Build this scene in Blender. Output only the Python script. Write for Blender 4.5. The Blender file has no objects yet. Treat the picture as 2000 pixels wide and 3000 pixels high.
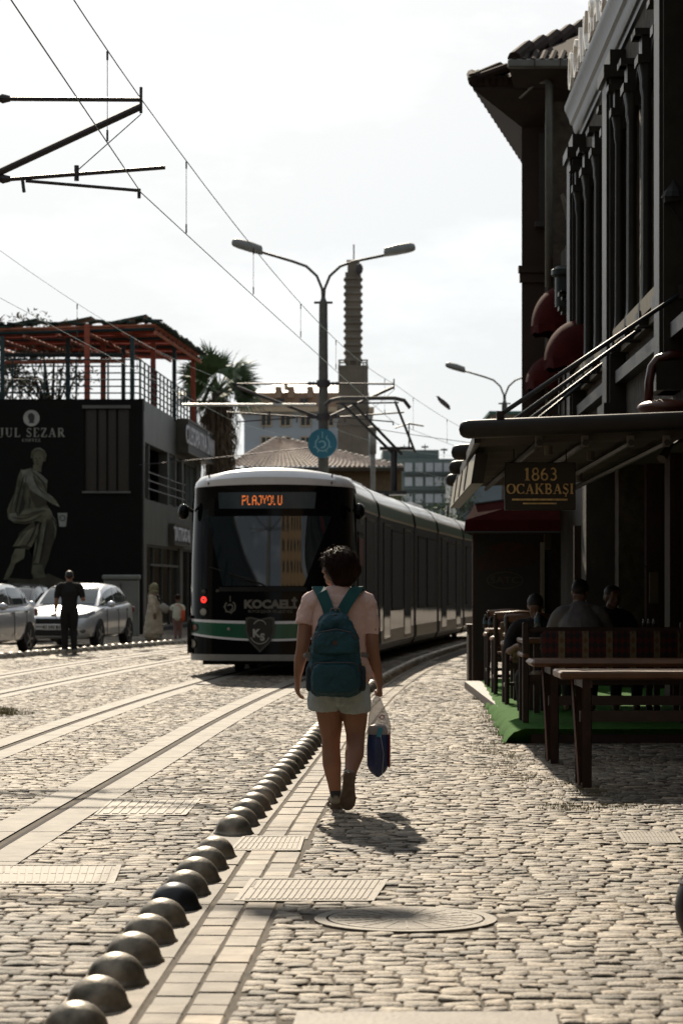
import bpy, math, random
import numpy as np
from mathutils import Vector, Matrix, Euler
random.seed(7)
R = math.radians
scene = bpy.context.scene
COL = scene.collection
# ------------------------------------------------------------------ camera
F, CX, HY, CH = 7083.0, 1000.0, 1720.0, 1.40     # focal length in photo pixels, optical axis x, horizon y, lens height
cam_d = bpy.data.cameras.new('camera')
cam = bpy.data.objects.new('camera', cam_d); COL.objects.link(cam)
cam.location = (0, 0, CH); cam.rotation_euler = (R(90), 0, 0)
cam_d.sensor_fit = 'VERTICAL'; cam_d.sensor_height = 36; cam_d.lens = 85
cam_d.shift_y = (HY - 1500) / 3000.0
cam_d.clip_start = 0.1; cam_d.clip_end = 3000
cam_d.dof.use_dof = True; cam_d.dof.focus_distance = 15.6; cam_d.dof.aperture_fstop = 5.6
scene.camera = cam
# ------------------------------------------------------------------ light
SUN_EL, SUN_AZ = R(33.5), R(-7.4)                # azimuth from +Y, negative = left
world = bpy.data.worlds.new('World'); scene.world = world; world.use_nodes = True
nt = world.node_tree; N = nt.nodes; L = nt.links
for n in list(N): N.remove(n)
wo = N.new('ShaderNodeOutputWorld'); bg = N.new('ShaderNodeBackground'); sky = N.new('ShaderNodeTexSky')
sky.sky_type = 'NISHITA'; sky.sun_disc = False; sky.sun_elevation = SUN_EL; sky.sun_rotation = SUN_AZ
sky.air_density = 1.0; sky.dust_density = 0.8; sky.ozone_density = 1.0
tc = N.new('ShaderNodeTexCoord'); mp = N.new('ShaderNodeMapping'); mp.inputs['Scale'].default_value = (5, 5, 14)
no = N.new('ShaderNodeTexNoise'); no.inputs['Scale'].default_value = 1.6; no.inputs['Detail'].default_value = 7; no.inputs['Roughness'].default_value = .6
cr = N.new('ShaderNodeValToRGB'); cr.color_ramp.elements[0].position = .47; cr.color_ramp.elements[1].position = .72
cr.color_ramp.elements[0].color = (0, 0, 0, 1); cr.color_ramp.elements[1].color = (.45, .45, .45, 1)
mx = N.new('ShaderNodeMix'); mx.data_type = 'RGBA'; mx.inputs['B'].default_value = (14, 14.2, 14.2, 1)
L.new(tc.outputs['Generated'], mp.inputs['Vector']); L.new(mp.outputs[0], no.inputs['Vector']); L.new(no.outputs['Fac'], cr.inputs['Fac'])
L.new(cr.outputs['Color'], mx.inputs['Factor']); hs = N.new('ShaderNodeHueSaturation'); hs.inputs['Saturation'].default_value = .55; L.new(sky.outputs['Color'], hs.inputs['Color'])
veil = N.new('ShaderNodeMix'); veil.data_type = 'RGBA'; veil.inputs['Factor'].default_value = .8   # thin high cloud, brighter towards the sun
nrm = N.new('ShaderNodeVectorMath'); nrm.operation = 'NORMALIZE'; L.new(tc.outputs['Generated'], nrm.inputs[0])
dt = N.new('ShaderNodeVectorMath'); dt.operation = 'DOT_PRODUCT'; dt.inputs[1].default_value = (math.sin(SUN_AZ)*math.cos(SUN_EL), math.cos(SUN_AZ)*math.cos(SUN_EL), math.sin(SUN_EL)); L.new(nrm.outputs[0], dt.inputs[0])
vr = N.new('ShaderNodeValToRGB'); vr.color_ramp.elements[0].position = .10; vr.color_ramp.elements[0].color = (.25, .27, .29, 1); vr.color_ramp.elements[1].position = .93; vr.color_ramp.elements[1].color = (1, 1.0, .99, 1); e_ = vr.color_ramp.elements.new(.6); e_.color = (.45, .49, .53, 1); e_ = vr.color_ramp.elements.new(.84); e_.color = (.78, .83, .86, 1); L.new(dt.outputs['Value'], vr.inputs[0])
vs_ = N.new('ShaderNodeVectorMath'); vs_.operation = 'SCALE'; vs_.inputs['Scale'].default_value = 10.7; L.new(vr.outputs[0], vs_.inputs[0]); L.new(vs_.outputs[0], veil.inputs['B'])
L.new(hs.outputs['Color'], veil.inputs['A']); L.new(veil.outputs['Result'], mx.inputs['A']); L.new(mx.outputs['Result'], bg.inputs['Color'])
bg.inputs['Strength'].default_value = 0.065
L.new(bg.outputs[0], wo.inputs['Surface'])
sl = bpy.data.lights.new('sun', 'SUN'); sl.energy = 4.6; sl.angle = R(.53); sl.color = (1, .87, .69)
so = bpy.data.objects.new('sun', sl); COL.objects.link(so)
sdir = Vector((math.sin(SUN_AZ) * math.cos(SUN_EL), math.cos(SUN_AZ) * math.cos(SUN_EL), math.sin(SUN_EL)))
so.rotation_euler = sdir.to_track_quat('Z', 'Y').to_euler(); so.location = (-5, 20, 30)
scene.view_settings.view_transform = 'Standard'; scene.view_settings.look = 'None'
scene.view_settings.exposure = 0.5; scene.view_settings.gamma = 1.0
try:
    scene.cycles.use_denoising = True; scene.cycles.max_bounces = 8; scene.cycles.transparent_max_bounces = 12
    scene.cycles.sample_clamp_indirect = 6; scene.cycles.caustics_reflective = False; scene.cycles.caustics_refractive = False
    scene.cycles.volume_bounces = 0
except Exception: pass

# ------------------------------------------------------------------ materials
MATS = {}
def mat(name, col, rough=.7, metal=0.0, var=.15, scale=6.0, bump=0.0, bscale=None, emit=None, spec=.5, col2=None, trans=0, coat=0, sub=0, attr=None, alpha=None, detail=5):
    if name in MATS: return MATS[name]
    m = bpy.data.materials.new(name); m.use_nodes = True; t = m.node_tree; b = t.nodes['Principled BSDF']
    b.inputs['Roughness'].default_value = rough; b.inputs['Metallic'].default_value = metal
    b.inputs['Specular IOR Level'].default_value = spec
    if trans: b.inputs['Transmission Weight'].default_value = trans
    if coat: b.inputs['Coat Weight'].default_value = coat; b.inputs['Coat Roughness'].default_value = .05
    if sub: b.inputs['Subsurface Weight'].default_value = sub; b.inputs['Subsurface Radius'].default_value = (.02, .008, .004); b.inputs['Subsurface Scale'].default_value = 1.0
    if alpha is not None: b.inputs['Alpha'].default_value = alpha
    tcn = t.nodes.new('ShaderNodeTexCoord')
    nz = t.nodes.new('ShaderNodeTexNoise'); nz.inputs['Scale'].default_value = scale; nz.inputs['Detail'].default_value = detail
    t.links.new(tcn.outputs['Object'], nz.inputs['Vector'])
    rp = t.nodes.new('ShaderNodeValToRGB'); e = rp.color_ramp.elements; e[0].position = .3; e[1].position = .7
    if col2 is None:
        e[0].color = (*[c * (1 - var) for c in col], 1); e[1].color = (*[min(1, c * (1 + var)) for c in col], 1)
    else: e[0].color = (*col, 1); e[1].color = (*col2, 1)
    t.links.new(nz.outputs['Fac'], rp.inputs['Fac']); out = rp.outputs['Color']
    if attr:
        at = t.nodes.new('ShaderNodeAttribute'); at.attribute_name = attr
        m2 = t.nodes.new('ShaderNodeMix'); m2.data_type = 'RGBA'; m2.blend_type = 'MULTIPLY'; m2.inputs['Factor'].default_value = 1
        t.links.new(out, m2.inputs['A']); t.links.new(at.outputs['Color'], m2.inputs['B']); out = m2.outputs['Result']
    t.links.new(out, b.inputs['Base Color'])
    if emit: b.inputs['Emission Color'].default_value = (*emit[:3], 1); b.inputs['Emission Strength'].default_value = emit[3]
    if bump:
        n2 = t.nodes.new('ShaderNodeTexNoise'); n2.inputs['Scale'].default_value = bscale or scale * 4; n2.inputs['Detail'].default_value = 6
        t.links.new(tcn.outputs['Object'], n2.inputs['Vector'])
        bp = t.nodes.new('ShaderNodeBump'); bp.inputs['Strength'].default_value = 1; bp.inputs['Distance'].default_value = bump
        t.links.new(n2.outputs['Fac'], bp.inputs['Height']); t.links.new(bp.outputs[0], b.inputs['Normal'])
    MATS[name] = m; return m

def brickmat(name, c1, c2, mortar, sx, bw=.5, rh=.25, ms=.02, rough=.85, bump=.01, rot=None, off=.5):
    if name in MATS: return MATS[name]
    m = mat(name, c1, rough=rough); t = m.node_tree; b = t.nodes['Principled BSDF']
    tcn = [n for n in t.nodes if n.type == 'TEX_COORD'][0]; mpn = t.nodes.new('ShaderNodeMapping')
    if rot: mpn.inputs['Rotation'].default_value = rot
    br = t.nodes.new('ShaderNodeTexBrick'); br.inputs['Color1'].default_value = (*c1, 1); br.inputs['Color2'].default_value = (*c2, 1); br.inputs['Mortar'].default_value = (*mortar, 1)
    br.inputs['Scale'].default_value = sx; br.inputs['Mortar Size'].default_value = ms; br.inputs['Brick Width'].default_value = bw; br.inputs['Row Height'].default_value = rh; br.offset = off
    t.links.new(tcn.outputs['Object'], mpn.inputs['Vector']); t.links.new(mpn.outputs[0], br.inputs['Vector'])
    nz = [n for n in t.nodes if n.type == 'TEX_NOISE'][0]
    m2 = t.nodes.new('ShaderNodeMix'); m2.data_type = 'RGBA'; m2.blend_type = 'MULTIPLY'; m2.inputs['Factor'].default_value = .5
    t.links.new(br.outputs['Color'], m2.inputs['A']); t.links.new(nz.outputs['Color'], m2.inputs['B']); t.links.new(m2.outputs['Result'], b.inputs['Base Color'])
    bp = t.nodes.new('ShaderNodeBump'); bp.inputs['Distance'].default_value = bump; bp.invert = True
    t.links.new(br.outputs['Fac'], bp.inputs['Height']); t.links.new(bp.outputs[0], b.inputs['Normal'])
    return m

# ------------------------------------------------------------------ mesh builder
class MB:
    def __init__(s): s.v = []; s.f = []; s.m = []
    def add(s, vs, fs, mi=0):
        o = len(s.v); s.v += [tuple(v) for v in vs]
        for f in fs: s.f.append(tuple(i + o for i in f)); s.m.append(mi)
        return s
    def box(s, c, d, rot=None, mi=0, bev=0):
        x, y, z = (k / 2 for k in d)
        if bev:
            b = min(bev, x * .9, y * .9, z * .9); pts = []; 
            rings = [(-z, b), (-z + b, 0), (z - b, 0), (z, b)]
            for zz, ins in rings:
                X, Y = x - ins, y - ins; bb = b if ins == 0 else b * .4
                pts += [(X - bb, -Y, zz), (X, -Y + bb, zz), (X, Y - bb, zz), (X - bb, Y, zz), (-X + bb, Y, zz), (-X, Y - bb, zz), (-X, -Y + bb, zz), (-X + bb, -Y, zz)]
            fs = []
            for k in range(3):
                for i in range(8): fs.append((k*8+i, k*8+(i+1) % 8, (k+1)*8+(i+1) % 8, (k+1)*8+i))
            fs.append(tuple(range(7, -1, -1))); fs.append(tuple(range(24, 32)))
        else:
            pts = [(-x,-y,-z),(x,-y,-z),(x,y,-z),(-x,y,-z),(-x,-y,z),(x,-y,z),(x,y,z),(-x,y,z)]
            fs = [(0,3,2,1),(4,5,6,7),(0,1,5,4),(1,2,6,5),(2,3,7,6),(3,0,4,7)]
        M = Euler(rot).to_matrix() if rot else None; c = Vector(c)
        return s.add([((M @ Vector(p)) if M else Vector(p)) + c for p in pts], fs, mi)
    def tube(s, pts, rad, n=8, mi=0, cap=True, flat=None, up=None):
        """sweep: rad scalar, list of scalars or list of (rx, ry)"""
        pts = [Vector(p) for p in pts]; k = len(pts)
        rad = [rad] * k if not isinstance(rad, (list, tuple)) else list(rad)
        rings = []; prev = None
        for i, p in enumerate(pts):
            d = (pts[min(i+1, k-1)] - pts[max(i-1, 0)]).normalized()
            if prev is None:
                u = Vector(up) if up else (Vector((1, 0, 0)) if abs(d.x) < .9 else Vector((0, 1, 0)))
                a = (u - d * u.dot(d)).normalized()
            else: a = (prev - d * prev.dot(d)).normalized()
            prev = a; b = d.cross(a); r = rad[i]; rx, ry = r if isinstance(r, (tuple, list)) else (r, r)
            rings.append([p + a * (rx * math.cos(2*math.pi*j/n)) + b * (ry * math.sin(2*math.pi*j/n)) for j in range(n)])
        return s.loft(rings, mi=mi, cap=cap)
    def loft(s, rings, mi=0, cap=True, close=True, mis=None):
        n = len(rings[0]); vs = [v for r in rings for v in r]; o = len(s.v); s.v += [tuple(v) for v in vs]
        for k in range(len(rings) - 1):
            for i in range(n if close else n - 1):
                j = (i + 1) % n
                s.f.append((o+k*n+i, o+k*n+j, o+(k+1)*n+j, o+(k+1)*n+i)); s.m.append(mis(k, i) if mis else mi)
        if cap and close:
            s.f.append(tuple(o + i for i in range(n - 1, -1, -1))); s.m.append(mis(0, 0) if mis else mi)
            s.f.append(tuple(o + (len(rings)-1)*n + i for i in range(n))); s.m.append(mis(len(rings)-2, 0) if mis else mi)
        return s
    def cyl(s, p0, p1, r0, r1=None, n=16, mi=0): return s.tube([p0, p1], [r0, r0 if r1 is None else r1], n=n, mi=mi)
    def ball(s, c, r, nu=16, nv=10, mi=0, half=False):
        rx, ry, rz = r if isinstance(r, (tuple, list)) else (r, r, r); rings = []
        v0 = 0 if half else -math.pi/2 + .02
        for k in range(nv + 1):
            a = v0 + (math.pi/2 - .02 - v0) * k / nv
            rings.append([(c[0] + rx*math.cos(a)*math.cos(2*math.pi*j/nu), c[1] + ry*math.cos(a)*math.sin(2*math.pi*j/nu), c[2] + rz*math.sin(a)) for j in range(nu)])
        return s.loft(rings, mi=mi)
    def lathe(s, c, prof, n=20, mi=0, cap=True):
        return s.loft([[(c[0] + r*math.cos(2*math.pi*j/n), c[1] + r*math.sin(2*math.pi*j/n), c[2] + z) for j in range(n)] for r, z in prof], mi=mi, cap=cap)
    def quad(s, a, b, c, d, mi=0): return s.add([a, b, c, d], [(0, 1, 2, 3)], mi)
    def prism(s, poly, fn0, fn1, mi=0):
        """poly: list of 2D points; fn0/fn1 map a 2D point to 3D for the two faces"""
        n = len(poly); vs = [fn0(p) for p in poly] + [fn1(p) for p in poly]
        return s.add(vs, [tuple(range(n)), tuple(range(2*n-1, n-1, -1))] + [(i, i+n, (i+1) % n + n, (i+1) % n) for i in range(n)], mi)
    def shift(s, d):
        d = Vector(d); s.v = [tuple(Vector(v) + d) for v in s.v]; return s
    def build(s, name, mats, parent=None, smooth=False, world=True, auto=None):
        me = bpy.data.meshes.new(name)
        vs = s.v
        if parent is not None and world:
            inv = parent_inv(parent); vs = [tuple(inv @ Vector(v)) for v in vs]
        me.from_pydata(vs, [], s.f); me.validate(verbose=False)
        for m in (mats if isinstance(mats, (list, tuple)) else [mats]): me.materials.append(m)
        if len(me.polygons) == len(s.m): me.polygons.foreach_set('material_index', s.m)
        if smooth: me.polygons.foreach_set('use_smooth', [True] * len(me.polygons))
        me.update()
        fix_normals(me)
        if auto is not None: me.set_sharp_from_angle(angle=R(auto))
        o = bpy.data.objects.new(name, me); COL.objects.link(o)
        if parent is not None: o.parent = parent
        return o
import bmesh
def fix_normals(me):
    bm = bmesh.new(); bm.from_mesh(me); bmesh.ops.recalc_face_normals(bm, faces=bm.faces); bm.to_mesh(me); bm.free()
def parent_mat(o):
    M = Matrix.LocRotScale(o.location, o.rotation_euler, o.scale)
    return parent_mat(o.parent) @ M if o.parent else M
def parent_inv(o): return parent_mat(o).inverted()
def tag(o, label=None, cat=None, group=None, kind=None):
    if label: o['label'] = label
    if cat: o['category'] = cat
    if group: o['group'] = group
    if kind: o['kind'] = kind
    return o
def thing(name, loc, label, cat, rz=0, group=None):
    o = bpy.data.objects.new(name, None); COL.objects.link(o); o.location = loc; o.rotation_euler = (0, 0, rz); o.empty_display_size = .2
    return tag(o, label, cat, group)
def copy_tree(o, parent=None):
    c = o.copy(); COL.objects.link(c); c.parent = parent
    for ch in [k for k in COL.objects if k.parent == o]: copy_tree(ch, c)
    return c
def P(px, py, d): return Vector(((px - CX) * d / F, d, CH - (py - HY) * d / F))
def ground(px, py):
    d = F * CH / (py - HY); return Vector(((px - CX) * d / F, d, 0))
# text -> flat triangulated polygons in the XZ plane (facing -Y), centred
def text_polys(s, size, bold=0.0, sx=1.0, font=None):
    cu = bpy.data.curves.new('t', 'FONT'); cu.body = s; cu.size = size; cu.align_x = 'CENTER'; cu.align_y = 'CENTER'; cu.resolution_u = 3; cu.offset = bold
    ob = bpy.data.objects.new('t', cu); COL.objects.link(ob)
    dg = bpy.context.evaluated_depsgraph_get(); me = bpy.data.meshes.new_from_object(ob.evaluated_get(dg))
    vs = [(v.co.x * sx, 0, v.co.y) for v in me.vertices]; fs = [tuple(p.vertices) for p in me.polygons]
    bpy.data.objects.remove(ob); bpy.data.curves.remove(cu); bpy.data.meshes.remove(me)
    return vs, fs
def text_mb(s, size, origin, ux=(1, 0, 0), uz=(0, 0, 1), bold=0.0, sx=1.0, depth=.01, mb=None):
    """text with thickness; ux = reading direction, uz = up, front = -(uz x ux) side"""
    vs, fs = text_polys(s, size, bold, sx); mb = mb or MB(); ux = Vector(ux).normalized(); uz = Vector(uz).normalized(); n = ux.cross(uz); o = Vector(origin)
    A = [o + ux * v[0] + uz * v[2] + n * depth for v in vs]; B = [o + ux * v[0] + uz * v[2] for v in vs]; k = len(vs)
    edges = {}
    for f in fs:
        for i in range(len(f)):
            e = (f[i], f[(i+1) % len(f)]); edges[e] = 1
    bd = [e for e in edges if (e[1], e[0]) not in edges]
    return mb.add(A + B, [tuple(f) for f in fs] + [(a, b, b + k, a + k) for a, b in bd])
# serif stroke letters: unit height 1; each glyph = (advance, strokes[(points, width)])
def _arc(cx, cz, rx, rz, a0, a1, n=14): return [(cx + rx*math.cos(R(a0 + (a1-a0)*i/n)), cz + rz*math.sin(R(a0 + (a1-a0)*i/n))) for i in range(n+1)]
TK, TN = .17, .07
GL = {
 '1': (.50, [([(.25, .02), (.25, .98)], TK), ([(.08, .82), (.25, .96)], TN), ([(.06, .03), (.44, .03)], TN)]),
 '8': (.62, [(_arc(.31, .73, .19, .235, 0, 360), .11), (_arc(.31, .27, .23, .25, 0, 360), .12)]),
 '6': (.62, [(_arc(.31, .29, .22, .25, 0, 360), .11), (_arc(.52, .42, .43, .54, 110, 185), .13)]),
 '3': (.58, [(_arc(.27, .73, .19, .23, 140, -80), .11), (_arc(.27, .28, .22, .25, 95, -140), .12)]),
 'O': (.86, [(_arc(.43, .5, .36, .46, -60, 60), TK), (_arc(.43, .5, .36, .46, 120, 240), TK), (_arc(.43, .5, .36, .46, 0, 360), TN)]),
 'C': (.78, [(_arc(.43, .5, .35, .46, 120, 240), TK), (_arc(.43, .5, .35, .46, 45, 315), TN), ([(.70, .70), (.70, .98)], TN), ([(.70, .04), (.70, .26)], TN)]),
 'A': (.84, [([(.14, .03), (.42, .97)], TN), ([(.42, .97), (.70, .03)], TK), ([(.22, .33), (.60, .33)], TN), ([(.0, .03), (.28, .03)], TN), ([(.54, .03), (.84, .03)], TN)]),
 'K': (.86, [([(.18, .02), (.18, .98)], TK), ([(.24, .42), (.70, .97)], TN), ([(.38, .58), (.74, .03)], TK), ([(.04, .03), (.33, .03)], TN), ([(.04, .97), (.33, .97)], TN), ([(.56, .97), (.82, .97)], TN), ([(.58, .03), (.88, .03)], TN)]),
 'B': (.74, [([(.18, .02), (.18, .98)], TK), (_arc(.32, .735, .25, .235, 90, -90), .12), (_arc(.34, .265, .29, .24, 90, -90), .13), ([(.04, .97), (.34, .97)], TN), ([(.04, .03), (.36, .03)], TN), ([(.2, .51), (.36, .51)], TN)]),
 'S': (.60, [(_arc(.30, .73, .2, .24, 40, 250), .09), (_arc(.30, .265, .21, .24, 75, -150), .09), ([(.16, .62), (.44, .40)], TK), ([(.5, .76), (.5, .98)], TN), ([(.08, .02), (.08, .24)], TN)]),
 'I': (.40, [([(.20, .02), (.20, .98)], TK), ([(.05, .03), (.35, .03)], TN), ([(.05, .97), (.35, .97)], TN)]),
 'J': (.48, [([(.28, .2), (.28, .98)], TK), (_arc(.12, .1, .16, .14, 30, -120), .08), ([(.12, .97), (.44, .97)], TN)]),
 'U': (.82, [([(.18, .3), (.18, .98)], TK), ([(.66, .3), (.66, .98)], TN), (_arc(.42, .3, .24, .26, 180, 360), .09), ([(.03, .97), (.33, .97)], TN), ([(.53, .97), (.79, .97)], TN)]),
 'L': (.68, [([(.18, .02), (.18, .98)], TK), ([(.04, .97), (.34, .97)], TN), ([(.04, .03), (.62, .03)], TN), ([(.62, .0), (.62, .26)], TN)]),
 'E': (.68, [([(.18, .02), (.18, .98)], TK), ([(.04, .97), (.6, .97)], TN), ([(.04, .03), (.62, .03)], TN), ([(.2, .51), (.46, .51)], TN), ([(.6, .76), (.6, 1)], TN), ([(.62, .0), (.62, .26)], TN)]),
 'Z': (.70, [([(.58, .95), (.1, .05)], TK), ([(.08, .97), (.62, .97)], TN), ([(.06, .03), (.64, .03)], TN), ([(.08, .76), (.08, .98)], TN), ([(.64, .03), (.64, .26)], TN)]),
 'R': (.80, [([(.18, .02), (.18, .98)], TK), (_arc(.34, .72, .26, .25, 90, -90), .12), ([(.2, .97), (.36, .97)], TN), ([(.2, .48), (.36, .48)], TN), ([(.4, .46), (.70, .03)], TK), ([(.04, .97), (.34, .97)], TN), ([(.04, .03), (.33, .03)], TN), ([(.6, .03), (.84, .03)], TN)]),
 'T': (.72, [([(.36, .02), (.36, .98)], TK), ([(.04, .97), (.68, .97)], TN), ([(.04, .76), (.04, .99)], TN), ([(.68, .76), (.68, .99)], TN), ([(.22, .03), (.50, .03)], TN)]),
 'F': (.62, [([(.18, .02), (.18, .98)], TK), ([(.04, .97), (.58, .97)], TN), ([(.2, .51), (.46, .51)], TN), ([(.58, .76), (.58, .99)], TN), ([(.04, .03), (.34, .03)], TN)]),
 ' ': (.35, []),
}
GL['Ş'] = (GL['S'][0], GL['S'][1] + [([(.3, .0), (.3, -.1)], .07), (_arc(.27, -.17, .09, .07, 90, -110, 6), .06)])
def serif_mb(s, h, origin, ux=(1, 0, 0), uz=(0, 0, 1), depth=.012, sp=.10, sx=1.0, mb=None):
    mb = mb or MB(); ux = Vector(ux).normalized(); uz = Vector(uz).normalized(); n = ux.cross(uz); o = Vector(origin)
    W = sum(GL[c][0] + sp for c in s) - sp; x = -W / 2; lay = 0
    for c in s:
        adv, st = GL[c]
        for pts, w in st:
            lay = (lay + 1) % 5; dz = depth + lay * .0006
            L_, R_ = [], []
            for i, p in enumerate(pts):
                a = pts[max(i-1, 0)]; b = pts[min(i+1, len(pts)-1)]; dx, dy = b[0]-a[0], b[1]-a[1]; l = math.hypot(dx, dy) or 1
                nx, ny = -dy/l*w/2, dx/l*w/2
                L_.append((p[0]+nx, p[1]+ny)); R_.append((p[0]-nx, p[1]-ny))
            k = len(pts)
            f3 = lambda p, d: o + ux * ((x + p[0]) * h * sx) + uz * ((p[1] - .5) * h) + n * d
            vs = [f3(p, dz) for p in L_] + [f3(p, dz) for p in R_] + [f3(p, 0) for p in L_] + [f3(p, 0) for p in R_]
            fs = []
            for i in range(k-1):
                fs += [(i, i+1, k+i+1, k+i), (i, 2*k+i, 2*k+i+1, i+1), (k+i, k+i+1, 3*k+i+1, 3*k+i)]
            fs += [(0, k, 3*k, 2*k), (k-1, 3*k-1, 4*k-1, 2*k-1)]
            mb.add(vs, fs)
        x += adv + sp
    return mb

# ------------------------------------------------------------------ street curve: near track centre line
_cd = np.array([-60, -20, 0, 13, 20, 25, 31, 35, 40, 44.4, 52, 57.8, 65.5, 75, 93, 120, 170.])
_cx = np.array([-4.6, -3.4, -2.98, -2.57, -2.27, -2.05, -1.70, -1.40, -.98, -.56, .34, 1.10, 2.12, 3.7, 7.6, 14.5, 31.])
def _herm(x):
    sl_ = np.diff(_cx) / np.diff(_cd); m = np.concatenate([[sl_[0]], (sl_[1:] + sl_[:-1]) / 2, [sl_[-1]]])
    i = np.clip(np.searchsorted(_cd, x) - 1, 0, len(_cd) - 2); h = _cd[i+1] - _cd[i]; t = (x - _cd[i]) / h
    return (2*t**3-3*t**2+1)*_cx[i] + (t**3-2*t**2+t)*h*m[i] + (-2*t**3+3*t**2)*_cx[i+1] + (t**3-t**2)*h*m[i+1]
def cx(d): return float(_herm(np.array(float(d))))
def cth(d): return (cx(d + .5) - cx(d - .5))
def onpath(d, off, z=0.0):
    """point at lateral offset off (right +) from the near track centre, at station d"""
    t = cth(d); l = math.hypot(1, t); return Vector((cx(d) + off / l, d - off * t / l, z))
def ribbon(mb, off0, off1, d0, d1, z, step=1.0, mi=0, z1=None):
    n = max(1, int((d1 - d0) / step)); z1 = z if z1 is None else z1
    A = [onpath(d0 + (d1-d0)*i/n, off0, z) for i in range(n+1)]; B = [onpath(d0 + (d1-d0)*i/n, off1, z1) for i in range(n+1)]
    return mb.add(A + B, [(i, i+1, n+1+i+1, n+1+i) for i in range(n)], mi)
def facadeX(d): return 2.94 + .0125 * (d - 20)
# ================================================================== THE GROUND
M_asph = mat('asphalt', (.10, .095, .085), rough=.8, var=.3, scale=2, bump=.01, bscale=60)
M_dirt = mat('joint_sand', (.075, .058, .040), rough=.95, var=.4, scale=8, bump=.004, bscale=90)
M_stone = mat('granite_sett', (.075, .060, .042), rough=.72, col2=(.245, .203, .15), scale=34, detail=10, bump=.009, bscale=70, attr='tone', spec=.5)
M_paver = mat('pale_paver', (.11, .088, .062), rough=.75, col2=(.25, .21, .16), scale=7, detail=10, bump=.004, bscale=60, attr='tone')
M_conc = mat('track_concrete', (.085, .072, .056), rough=.75, col2=(.225, .198, .16), scale=6, detail=12, bump=.005, bscale=50)
M_kerb = mat('kerb_concrete', (.12, .10, .08), rough=.7, col2=(.21, .18, .14), scale=5, detail=10, bump=.004, bscale=50)
M_steel = mat('rail_steel', (.03, .024, .025), rough=.8, spec=.05, var=.3, scale=10)
M_groove = mat('rail_rubber_shadow', (.010, .009, .010), rough=1, spec=0)  # rubber seal, near black with the groove's shadow painted in
M_iron = mat('cast_iron', (.09, .075, .055), rough=.7, metal=.1, col2=(.17, .145, .11), scale=12, detail=10, bump=.003, bscale=60)

g = MB(); Sx = 1500
g.quad((-Sx, -200, -.05), (Sx, -200, -.05), (Sx, 2000, -.05), (-Sx, 2000, -.05))
tag(g.build('ground', M_asph), kind='structure')
# dark sand bed under the setts
g = MB(); ribbon(g, -14.5, 9, 3, 120, -.0075, 3)
tag(g.build('paving_bed', M_dirt), kind='structure')

# ---- individually laid setts, generated with numpy
def in_poly(p, poly):
    x, y = p; c = False; n = len(poly)
    for i in range(n):
        x1, y1 = poly[i]; x2, y2 = poly[(i+1) % n]
        if (y1 > y) != (y2 > y) and x < (x2-x1)*(y-y1)/(y2-y1)+x1: c = not c
    return c
covers = []       # (polygon) areas where no sett is laid
def rect_from_px(pts): return [tuple(ground(*p)[:2]) for p in pts]
HATCH = [ # photo pixel corners on the ground: near-left, near-right, far-right, far-left
 ('track hatch', [(275, 2388), (545, 2388), (590, 2340), (330, 2340)]),
 ('track drain', [(-60, 2590), (335, 2590), (358, 2534), (-60, 2534)]),
 ('kerb drain', [(672, 2492), (880, 2492), (893, 2450), (712, 2450)]),
 ('footway hatch', [(684, 2640), (1095, 2640), (1140, 2574), (735, 2574)]),
 ('small grate', [(1826, 2470), (1995, 2470), (1975, 2438), (1805, 2438)]),
 ('bottom slab', [(840, 3060), (1650, 3060), (1625, 2962), (870, 2962)]),
]
for _, q in HATCH: covers.append(rect_from_px(q))
mhc = ground(1187, 2692); mhr = .385
def covered(x, y, pad=.04):
    if (x - mhc.x)**2 + (y - mhc.y)**2 < (mhr + .05)**2: return True
    for poly in covers:
        xs = [p[0] for p in poly]; ys = [p[1] for p in poly]
        if min(xs) - pad < x < max(xs) + pad and min(ys) - pad < y < max(ys) + pad and in_poly((x, y), poly): return True
    return False
NG = 5
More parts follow.
